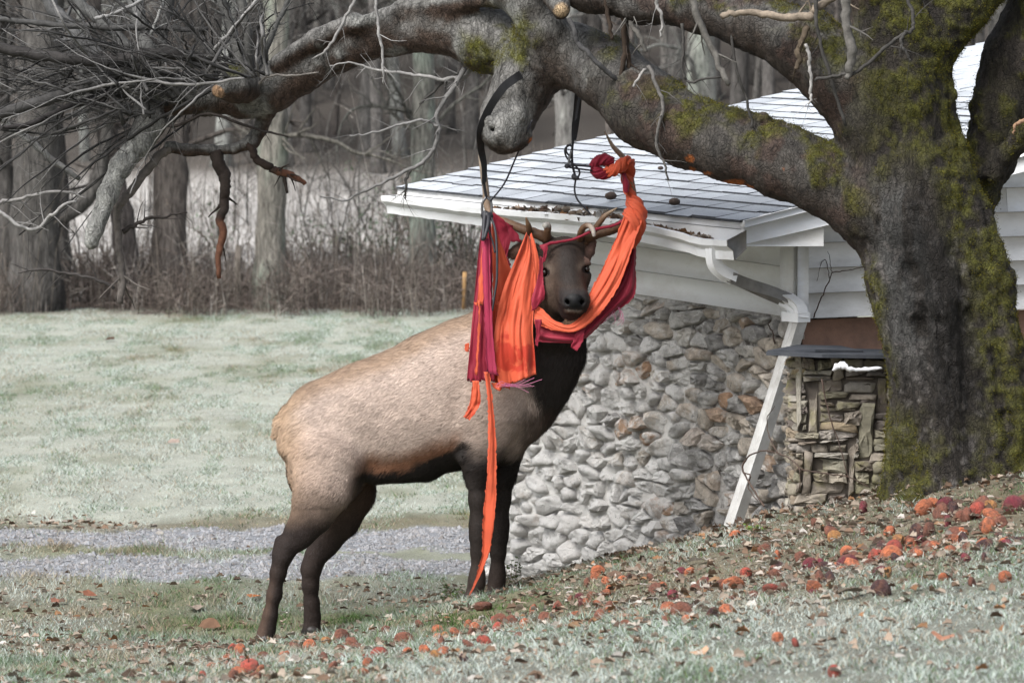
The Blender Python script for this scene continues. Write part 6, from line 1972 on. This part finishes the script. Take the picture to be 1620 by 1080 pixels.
near_tree(52, 505, 46.0, 74, (.080, .075, .07), 'broad dark trunk with a curved side limb at the lawn edge', 4, .10, 9, 22, [([(.15, 0, .9), (.55, .05, 1.15), (.75, .1, 1.6), (.82, .1, 2.2)], [.09, .08, .07, .03])])
near_tree(100, 505, 47.5, 30, (.08, .075, .07), 'dark slim trunk close behind the broad dark trunk', 5, -.10, 8, 14)
near_tree(668, 496, 48.5, 38, (.15, .147, .13), 'lichen-pale trunk standing among evergreen shrubs beside the roof corner', 6, .02, 9, 16, None, (.22, .255, .215))
near_tree(18, 505, 47.0, 26, (.08, .075, .07), 'thin dark trunk at the edge of the thicket', 7, -.1, 8, 14)
near_tree(1108, 470, 60.0, 46, (.165, .165, .15), 'thick pale lichen-covered trunk seen above the roof', 8, .0, 10, 16, None, (.25, .27, .235))
near_tree(893, 470, 62.0, 34, (.165, .16, .15), 'pale grey trunk seen above the roof beside the hanging strap', 9, .05, 10, 16, None, (.24, .245, .225))
near_tree(1060, 470, 70.0, 26, (.085, .08, .075), 'dim brown trunk above the roof between two pale trunks', 10, .1, 10, 14)
near_tree(1590, 470, 58.0, 30, (.10, .097, .09), 'grey trunk above the roof beside the hollow limb', 12, -.1, 10, 14)

# fence posts
for k, (px, y0, y1, w, lb) in enumerate(((477, 440, 503, 10, 'short weathered fence post beside the ridged grey trunk'), (376, 388, 503, 11, 'taller thin fence post in the weeds between two trunks'), (733, 430, 497, 7, 'rusty orange marker post in the weeds behind the elk'))):
    d = 46.2
    a, b = P(px, y1, d), P(px + 2, y0, d)
    p = np.array([a - (0, 0, .2), (a + b) / 2, b])
    v, f = tube(p, np.array((1, .95, .9)) * w * d / F / 2, 8, True, .12, k)
    o = MB().add(v, f, np.array((.16, .14, .12)) if k < 2 else np.array((.36, .22, .10))).build('fence_post', M_wood, None, origin=a); o.location = a
    tag(o, lb, 'fence post', 'posts along the far edge of the lawn')

# dry weeds and brush along the far edge of the lawn
mb = MB(); wr = np.random.default_rng(90)
for k in range(3900):
    d = wr.uniform(44.4, 49.5)
    x = (wr.uniform(-380, 1150) - 810) / F * d
    if d < 44.4 + 1.6 * float(vnoise(np.array([[x, 0.0]]), 2.2, 8)[0]): continue
    hgt = (wr.gamma(2.2, .17) + .10) * (.5 + 1.0 * float(vnoise(np.array([[x, d]]), 1.3, 5)[0]))
    z = zground(x, d)[0]
    ln = wr.normal(0, .22) * hgt; l2 = wr.normal(0, .1)
    w = wr.uniform(.0025, .006)
    g = wr.choice(3, p=(.5, .3, .2))
    c = np.array([(.26, .225, .19), (.14, .112, .094), (.38, .345, .31)][g]) * (.6 + .7 * wr.random())
    p = np.array([(x, d, z - .05), (x + ln * .3, d + l2 * .3, z + hgt * .55), (x + ln, d + l2, z + hgt)])
    mb.add(*tube(p, np.array((w, w * .8, w * .35)), 3, False), c)
    if wr.random() < .35:
        for _ in range(wr.integers(2, 5)):
            t = wr.uniform(.4, .95); b = p[0] + (p[2] - p[0]) * t
            q = np.array((wr.normal(0, .12), wr.normal(0, .05), .10 * wr.random() + .02))
            mb.add(*tube(np.array([b, b + q]), np.array((w * .6, w * .3)), 3, False), c)
tag(mb.build('dry_weeds', M_wood), kind='stuff')
mb = MB()
for k in range(12500):
    d = wr.uniform(44.6, 50.5)
    x = (wr.uniform(-380, 1150) - 810) / F * d
    if d < 44.7 + 1.6 * float(vnoise(np.array([[x, 0.0]]), 2.2, 8)[0]): continue
    z = zground(x, d)[0] + .34 * wr.random() ** 1.5 * (.4 + 1.2 * float(vnoise(np.array([[x, d]]), 1.0, 9)[0]))
    L = wr.uniform(.10, .38); a = wr.normal(1.57, .9)
    q = np.array((math.cos(a) * L, wr.normal(0, .08), math.sin(a) * L))
    p0 = np.array((x, d, z))
    c = np.array((.155, .128, .112)) * (.45 + 1.1 * wr.random())
    mb.add(*tube(np.array([p0, p0 + q * .5 + wr.normal(0, .03, 3), p0 + q]), np.array((.006, .005, .002)), 3, False), c)
tag(mb.build('brush', M_wood), kind='stuff')
# thin saplings and whips standing in the far field
for k in range(46):
    d = wr.uniform(47, 70); px = wr.uniform(-20, 780)
    x = (px - 810) / F * d; z = zground(x, d)[0]
    hh_ = wr.uniform(1.2, 4.0)
    m = MB()
    g = wr.uniform(.06, .14)
    sprout(m, (x, d, z - .1), (wr.normal(0, .10), wr.normal(0, .1), 1), hh_, wr.uniform(.006, .016), wr, 2, (g, g * .95, g * .88), 0, .10)
    o = m.build('sapling', M_wood, None, origin=(x, d, z)); o.location = (x, d, z)
    tag(o, ('tall ' if hh_ > 2.6 else 'short ') + 'leafless sapling in the weeds ' + zone_of(px), 'sapling', 'bare saplings beyond the lawn')

mb = MB()
for k in range(2000):
    d = wr.uniform(49.5, 74)
    x = (wr.uniform(-350, 1150) - 810) / F * d
    hgt = wr.gamma(2.0, .20) + .1
    z = zground(x, d)[0]
    w = wr.uniform(.003, .008)
    c = np.array([(.22, .19, .165), (.11, .09, .075), (.30, .28, .25)][wr.choice(3)]) * (.6 + .7 * wr.random())
    p = np.array([(x, d, z - .05), (x + wr.normal(0, .05), d, z + hgt * .55), (x + wr.normal(0, .16) * hgt, d, z + hgt)])
    mb.add(*tube(p, np.array((w, w * .8, w * .35)), 3, False), c)
tag(mb.build('field_weeds', M_wood), kind='stuff')

# evergreen shrubs
M_ever = mat_attr('evergreen_leaf', .45, .4)
M_stem = mat_simple('shrub_stem', (.10, .08, .065), (.07, .055, .045), 10, .9)
def shrub(px, py, d, w, h, nl, label, seed):
    rr = np.random.default_rng(seed)
    b = P(px, py, d); b[2] = zground(b[0], d)[0]
    e = empty('evergreen_shrub', tuple(b), label, 'shrub', 'evergreen shrubs beyond the lawn')
    sm, lm = MB(), MB()
    ends = []
    for k in range(16):
        tip = np.array((rr.normal(0, w * .5), rr.normal(0, w * .35), h * (.35 + .65 * rr.random())))
        p = np.array([(0, 0, -.1), tip * (.4, .4, .55) + rr.normal(0, .04, 3), tip])
        sm.add(*tube(p, np.array((.012, .008, .003)), 4, False))
        ends.append(p)
    for k in range(nl):
        p = ends[rr.integers(16)]
        t = rr.uniform(.35, 1.0)
        c = (p[1] + (p[2] - p[1]) * (t - .5) * 2 if t > .5 else p[0] + (p[1] - p[0]) * t * 2) + rr.normal(0, .06, 3)
        a = rr.random() * 6.28; L = rr.uniform(.04, .075); tl = rr.normal(0, .5)
        u = np.array((math.cos(a), math.sin(a), tl)); s = np.array((-math.sin(a), math.cos(a), rr.normal(0, .4)))
        lm.add(np.array([c, c + u * L * .5 + s * L * .22, c + u * L, c + u * L * .5 - s * L * .22]), np.array([(0, 1, 2, 3)]), np.array((.048, .075, .038)) * (.5 + 1.1 * rr.random()))
    sm.build('stem', M_stem, e); tag(lm.build('foliage', M_ever, e), kind='stuff')
shrub(615, 470, 51, .75, 1.05, 520, 'loose evergreen shrub spreading over the pale field beside the grey sapling', 1)
shrub(560, 480, 53, .5, .8, 260, 'thin sprig-like evergreen shrub in the middle of the pale field', 2)
shrub(690, 480, 49.5, .45, 1.15, 520, 'dense evergreen shrub directly under the corner of the gutter', 3)
shrub(735, 480, 49, .4, 1.2, 420, 'evergreen shrub hidden partly by the hanging crimson cloth', 4)
shrub(500, 480, 52, .45, .85, 200, 'sparse low evergreen shrub beside the ridged grey trunk', 5)
shrub(650, 470, 58, .9, 1.5, 480, 'tall evergreen shrub behind the lichen-pale trunk at the field edge', 6)
shrub(350, 470, 56, .5, .9, 200, 'faint evergreen shrub beyond the hanging torn branch', 7)
# ------------------------------------------------------------------ fallen apples
def mat_apple():
    m, n, l, b = new_mat('apple_skin')
    a = n.new('ShaderNodeObjectInfo')
    pos = n.new('ShaderNodeTexCoord').outputs['Object']
    f = tex_noise(n, l, 2.4, 5, .7, pos)
    f2 = tex_noise(n, l, 5, 6, .7, pos)
    c = mix(n, l, 1.0, a.outputs['Color'], ramp(n, l, f, [(.3, .45), (.7, 1.45)]), 'MULTIPLY')
    f5 = tex_noise(n, l, 1.6, 5, .7, pos)
    c = mix(n, l, ramp(n, l, f5, [(.48, 0.0), (.60, .75)]), c, (.12, .050, .031))
    l.new(c, b.inputs['Base Color'])
    b.inputs['Roughness'].default_value = .62
    bump(n, l, f2, b, .5, .15)
    return m
M_apple = mat_apple()
M_stalk = mat_simple('apple_stalk', (.05, .035, .02), None, 20, .9)
def apple_mesh(seed, rot):
    v, f = ico(3)
    r = np.random.default_rng(seed)
    rho = np.hypot(v[:, 0], v[:, 1])
    z = v[:, 2].copy()
    v[:, 2] = z * .88 - .30 * np.exp(-(rho / .30) ** 2) * np.sign(z) * (z > 0) + .16 * np.exp(-(rho / .25) ** 2) * (z < 0)
    v[:, :2] *= (1 + .08 * z)[:, None]
    v = v * (1 + rot * .62 * (fbm(v + seed, 1.6, 3, seed) - .5)[:, None])
    if rot > .5: v[:, 2] *= .75
    return mesh_data('apple', v, f, M_apple)
AP = {'bright': [apple_mesh(s, .12) for s in range(4)], 'rot': [apple_mesh(10 + s, .9) for s in range(5)]}
sv, sf = tube(np.array([(0, 0, .5), (.05, .02, .9), (.16, .05, 1.15)]), np.array((.05, .045, .06)), 5)
STALK = mesh_data('stalk', sv, sf, M_stalk)
AC = {'red': (.30, .055, .035), 'orange': (.38, .115, .050), 'brown': (.165, .060, .036), 'dark': (.045, .018, .018), 'yellow': (.36, .17, .055), 'crimson': (.13, .016, .026)}
ALAB = {'red': 'red apple', 'orange': 'orange-red apple', 'brown': 'rotting brown apple', 'dark': 'dark rotten apple', 'yellow': 'red-blushed yellow apple', 'crimson': 'deep crimson apple'}
ar = np.random.default_rng(31)
def ground_at(px, py):
    """The point where the view line through a pixel meets the ground."""
    lo, hi = 9.0, 60.0
    ds = np.linspace(lo, hi, 1200)
    pts = np.array([P(px, py, d) for d in (lo, hi)])
    w = pts[0] + (pts[1] - pts[0]) * ((ds - lo) / (hi - lo))[:, None]
    g = ground_z(w[:, 0], w[:, 1])
    i = np.argmax(w[:, 2] < g)
    return w[i]
apples = [  # px, py, diameter px, colour
    (1495, 800, 26, 'crimson'), (1366, 808, 24, 'crimson'), (1462, 808, 34, 'orange'), (1476, 800, 22, 'orange'), (1508, 806, 34, 'dark'), (1488, 812, 30, 'brown'), (1552, 800, 26, 'brown'), (1566, 807, 22, 'yellow'), (1546, 816, 36, 'red'), (1530, 822, 30, 'brown'), (1570, 820, 30, 'orange'), (1604, 806, 34, 'crimson'), (1616, 800, 30, 'brown'),
    (1291, 830, 24, 'brown'), (1316, 850, 26, 'brown'), (1320, 856, 22, 'yellow'), (1407, 844, 20, 'orange'), (1450, 845, 30, 'dark'), (1470, 846, 28, 'brown'), (1508, 846, 24, 'brown'), (1523, 843, 18, 'orange'), (1564, 836, 28, 'orange'), (1427, 858, 28, 'yellow'), (1414, 872, 40, 'red'), (1410, 880, 36, 'orange'), (1386, 884, 26, 'red'), (1449, 876, 24, 'brown'), (1465, 866, 26, 'brown'), (1480, 866, 22, 'orange'), (1456, 878, 22, 'orange'), (1503, 874, 22, 'orange'), (1530, 872, 20, 'brown'), (1558, 872, 28, 'dark'), (1588, 870, 28, 'orange'), (1612, 866, 28, 'dark'),
    (1340, 874, 22, 'orange'), (1268, 882, 24, 'brown'), (1282, 898, 24, 'crimson'), (1350, 902, 30, 'orange'), (1341, 896, 34, 'crimson'), (1375, 898, 24, 'brown'), (1392, 912, 24, 'crimson'), (1404, 912, 22, 'yellow'), (1296, 920, 28, 'brown'), (1312, 920, 28, 'dark'), (1288, 931, 26, 'orange'), (1330, 908, 16, 'orange'), (1393, 946, 32, 'dark'),
    (1163, 850, 18, 'orange'), (1210, 872, 20, 'brown'), (1160, 928, 34, 'orange'), (1148, 930, 24, 'brown'), (1117, 922, 20, 'crimson'), (1120, 932, 18, 'brown'), (1220, 936, 28, 'red'), (1240, 935, 20, 'brown'), (1192, 944, 16, 'brown'), (1162, 950, 18, 'brown'), (1104, 955, 22, 'dark'), (1127, 970, 22, 'dark'), (1150, 964, 24, 'orange'), (1059, 962, 30, 'orange'), (1078, 972, 30, 'brown'), (1092, 958, 20, 'dark'), (1054, 988, 18, 'brown'), (1088, 980, 18, 'orange'), (992, 976, 26, 'orange'), (946, 962, 16, 'orange'), (1230, 1018, 18, 'orange'), (1258, 1024, 16, 'red'), (1320, 1066, 24, 'red'), (990, 990, 14, 'brown'), (935, 988, 18, 'brown'), (910, 975, 16, 'orange'),
    (1590, 920, 20, 'orange'), (1537, 927, 18, 'brown'),
    (765, 968, 28, 'brown'), (790, 986, 22, 'brown'), (843, 966, 22, 'orange'), (640, 1016, 30, 'brown'), (540, 1012, 36, 'brown'), (516, 1018, 16, 'yellow'), (692, 998, 18, 'orange'), (704, 1010, 14, 'yellow'), (722, 1006, 22, 'orange'), (745, 1008, 20, 'brown'), (766, 1002, 22, 'brown'), (788, 1000, 20, 'red'), (695, 1020, 24, 'brown'), (672, 1028, 20, 'orange'), (700, 1030, 20, 'orange'), (688, 1040, 18, 'yellow'), (600, 1034, 26, 'red'), (645, 1036, 22, 'orange'), (470, 1030, 24, 'brown'), (450, 1040, 20, 'orange'), (490, 1030, 20, 'orange'), (515, 1042, 26, 'brown'), (540, 1046, 20, 'brown'), (380, 1036, 22, 'orange'), (370, 1026, 18, 'red'), (395, 1060, 28, 'red'), (378, 1062, 24, 'orange'), (345, 1056, 20, 'brown'), (320, 1072, 20, 'red'), (415, 1046, 22, 'brown'), (576, 1068, 18, 'orange'), (735, 1050, 20, 'dark'), (1010, 1000, 14, 'brown'),
    (830, 990, 18, 'orange'), (862, 982, 20, 'brown'), (880, 968, 18, 'red'), (902, 950, 18, 'brown'), (965, 940, 18, 'orange'), (1030, 920, 18, 'brown'), (1090, 905, 18, 'orange'), (1180, 905, 18, 'red'), (1230, 880, 18, 'orange'), (820, 1002, 16, 'yellow'),
]
_ar = np.random.default_rng(77)
for _ in range(70):
    px_ = _ar.uniform(880, 1615); py_ = np.interp(px_, [880, 1100, 1400, 1615], [962, 930, 885, 830]) + _ar.normal(0, 26)
    apples.append((px_, py_, _ar.uniform(14, 24), ('brown', 'brown', 'dark', 'orange', 'crimson')[_ar.integers(5)]))
for _ in range(30):
    px_ = _ar.uniform(330, 860); py_ = np.interp(px_, [330, 600, 860], [1058, 1028, 985]) + _ar.normal(0, 14)
    apples.append((px_, py_, _ar.uniform(14, 22), ('brown', 'brown', 'orange', 'orange', 'red')[_ar.integers(5)]))
def where(px, py):
    if py > 990 and px < 850: return 'in frosty grass ' + ('before the hind hooves' if px < 500 else 'below the elk belly' if px < 680 else 'before the front hooves')
    if px < 960: return 'on grass downhill from the stone wall' if py > 965 else 'on grass between the elk and the stone wall'
    if px < 1250 and py < 890: return 'among dry leaves at the foot of the stone wall'
    if px < 1250: return 'in the loose drift of apples downhill'
    if py < 830: return 'close under the mossy trunk of the apple tree'
    if py < 893: return ('at the low end of' if px < 1390 else 'in the middle of' if px < 1500 else 'at the high end of') + ' the thick apple heap below the trunk'
    return 'at the frosty lower edge of the heap'
for k, (px, py, dm, cn) in enumerate(apples):
    g = ground_at(px, py + dm * .15)
    r = float(np.clip(dm * 1.12 * g[1] / F / 2, .021, .045))
    rot = ar.random() < {'brown': .95, 'dark': .95, 'orange': .75, 'crimson': .5, 'red': .5, 'yellow': .5}[cn]
    me = AP['rot' if rot else 'bright'][int(ar.integers(5 if rot else 4))]
    o = link(bpy.data.objects.new('fallen_apple', me))
    o.location = (g[0], g[1], zground(g[0], g[1])[0] + r * (.38 if rot else .52))
    o.rotation_euler = (ar.uniform(-1.6, 1.6), ar.uniform(-1.6, 1.6), ar.random() * 6.28)
    o.scale = (r, r, r * (.8 if rot else .92))
    c = np.array(AC[cn]) * (.75 + .5 * ar.random())
    o.color = (*c, 1)
    if not rot:
        s = link(bpy.data.objects.new('stalk', STALK), o)
    tag(o, ALAB[cn] + ' ' + where(px, py), 'apple', 'apples fallen under the apple tree')

# big single leaves that stand out
def big_leaf(px, py, size, colr, label, seed):
    g = ground_at(px, py)
    v, f = leaf_mesh(seed)
    r = np.random.default_rng(seed)
    a = r.random() * 6.28; tl = r.normal(0, .3)
    v = v * (1, 1, .6)
    q = v * size * g[1] / F
    q = np.stack([q[:, 0], q[:, 1] * math.cos(tl) - q[:, 2] * math.sin(tl), q[:, 1] * math.sin(tl) + q[:, 2] * math.cos(tl)], 1)
    q = np.stack([q[:, 0] * math.cos(a) - q[:, 1] * math.sin(a), q[:, 0] * math.sin(a) + q[:, 1] * math.cos(a), q[:, 2]], 1)
    o = obj('fallen_leaf', q, f, M_leaf, col=np.broadcast_to(np.array(colr), (len(q), 3)) * (.8 + .4 * r.random((len(q), 1))))
    o.location = (g[0], g[1], zground(g[0], g[1])[0] + .020)
    tag(o, label, 'leaf', 'leaves fallen on the grass')
big_leaf(1490, 1012, 54, (.36, .17, .105), 'large pinkish-orange curled leaf lying alone in the frosted grass', 901)
big_leaf(402, 953, 30, (.38, .14, .05), 'bright rust-coloured leaf on the grass behind the near hind leg', 902)
big_leaf(140, 948, 26, (.22, .09, .055), 'small dark red leaf on the grass far from the elk', 903)
big_leaf(308, 968, 40, (.26, .21, .17), 'long grey-brown curled leaf on the grass beside the rust one', 904)
big_leaf(275, 703, 20, (.27, .215, .18), 'pale tan leaf lying alone on the frosty lawn', 905)
big_leaf(330, 1000, 40, (.14, .08, .05), 'dark crumpled leaf on the grass behind the hind hooves', 906)
big_leaf(90, 958, 26, (.28, .13, .09), 'reddish leaf on the grass near the gravel drive', 907)
big_leaf(1345, 955, 44, (.12, .10, .075), 'dark drooping leaf beside the lone rotten apple', 908)
big_leaf(172, 541, 26, (.20, .10, .07), 'tiny dark leaf on the far frosty lawn', 909)
big_leaf(1110, 1040, 46, (.45, .28, .18), 'tan curled leaf in the whitest frosted grass', 910)
lr = np.random.default_rng(66)
LL = [('grey-brown curled oak leaf in the leaf litter', (.22, .18, .145)), ('pale frosted leaf in the leaf litter', (.34, .31, .28)), ('dark wet leaf in the leaf litter', (.14, .09, .065)), ('warm brown leaf in the leaf litter', (.23, .14, .08))]
for k in range(110):
    px = lr.uniform(900, 1600); py = np.interp(px, [900, 1200, 1600], [925, 845, 775]) + lr.uniform(0, 95)
    j = lr.integers(4)
    big_leaf(px, py, lr.uniform(12, 23), np.array(LL[j][1]) * (.8 + .4 * lr.random()), LL[j][0] + (' near the elk' if px < 1030 else ' by the downspout' if px < 1220 else ' before the stone pier' if px < 1410 else ' under the trunk'), 1000 + k)

# weeds at the hooves and vines on the wall
M_green = mat_attr('weed_leaf', .6, .3, transl=.2)
def weed(px, py, h, n, label, seed, colr=(.07, .12, .03)):
    g = ground_at(px, py); g[2] = zground(g[0], g[1])[0]
    r = np.random.default_rng(seed)
    e = empty('weed', tuple(g), label, 'weed', 'weeds at the hooves of the elk')
    sm, lm = MB(), MB()
    for k in range(n):
        tip = np.array((r.normal(0, .035), r.normal(0, .03), h * (.5 + .6 * r.random())))
        b = np.array((r.normal(0, .03), r.normal(0, .03), -.02))
        p = np.array([b, b * .5 + tip * .5 + r.normal(0, .01, 3), tip + b])
        sm.add(*tube(p, np.array((.0018, .0014, .0008)), 4, False), np.array((.16, .10, .06)))
        for t in np.linspace(.25, 1, 7):
            for s in (-1, 1):
                c = p[0] + (p[2] - p[0]) * t
                a = r.random() * 6.28; L = .013 + .012 * r.random()
                u = np.array((math.cos(a), math.sin(a), .4)); q = np.array((-math.sin(a), math.cos(a), r.normal(0, .3)))
                lm.add(np.array([c, c + u * L * .5 + q * L * .35, c + u * L, c + u * L * .5 - q * L * .35]), np.array([(0, 1, 2, 3)]), np.array(colr) * (.6 + .8 * r.random()))
    sm.build('stem', M_twig, e); tag(lm.build('foliage', M_green, e), kind='stuff')
weed(812, 932, .22, 8, 'small leafy weed growing between the far front hoof and the stone wall', 1)
weed(722, 955, .13, 10, 'low leafy weed growing right behind the front hooves', 2, (.08, .12, .04))
weed(1190, 842, .06, 14, 'tuft of bright green weeds at the foot of the downspout', 3, (.10, .15, .03))
M_vine = mat_simple('dead_vine', (.075, .045, .032), (.05, .035, .028), 30, .85)
def vine(name, chains, label, fn):
    mb = MB()
    pts0 = None
    for c, rad in chains:
        p = catmull(np.array([fn(*q) for q in c]), 7)
        if pts0 is None: pts0 = p[0]
        r = np.random.default_rng(len(c))
        p = p + np.cumsum(.0015 * r.standard_normal(p.shape), 0)
        mb.add(*tube(p, np.linspace(rad, rad * .5, len(p)), 5, True, .2))
    o = mb.build(name, M_vine, None, origin=pts0); o.location = pts0
    tag(o, label, 'vine')
vine('dead_vine', [
    ([(1210, 800, .30), (1190, 770, .30), (1176, 745, .31), (1182, 722, .32), (1210, 714, .34), (1242, 722, .30), (1262, 740, .22), (1262, 770, .2)], .005),
    ([(1176, 748, .30), (1186, 752, .32), (1182, 768, .30), (1195, 790, .28)], .004),
    ([(1262, 742, .2), (1300, 748, .2), (1340, 752, .2), (1372, 768, .2)], .004),
    ([(1300, 600, .12), (1312, 660, .12), (1326, 700, .12), (1340, 760, .14)], .004),
    ([(1230, 716, .3), (1216, 690, .1), (1212, 660, .06), (1222, 640, .04)], .003),
    ([(1226, 545, .03), (1221, 525, .03), (1214, 512, .03), (1216, 505, .03)], .004)],
    'brown dead vine looping round the foot of the downspout', lambda x, y, o: P(x, y, 19.05 + max(0, (1262 - x)) * .008 + (.5 - o) * .3) if y > 590 else at_out(x, y, o + .03))
gv_ = lambda x, y: on_plane(x, y, C1 - U3 * .034, U3)
vine('wall_vine', [
    ([(1288, 502), (1296, 480), (1304, 462), (1312, 440), (1316, 432), (1330, 429), (1352, 424), (1372, 420)], .0035),
    ([(1312, 440), (1310, 420), (1308, 408), (1302, 418), (1298, 440)], .002),
    ([(1316, 432), (1311, 412), (1310, 398)], .002)], 'thin dry vine creeping up the boards beside the trunk', gv_)
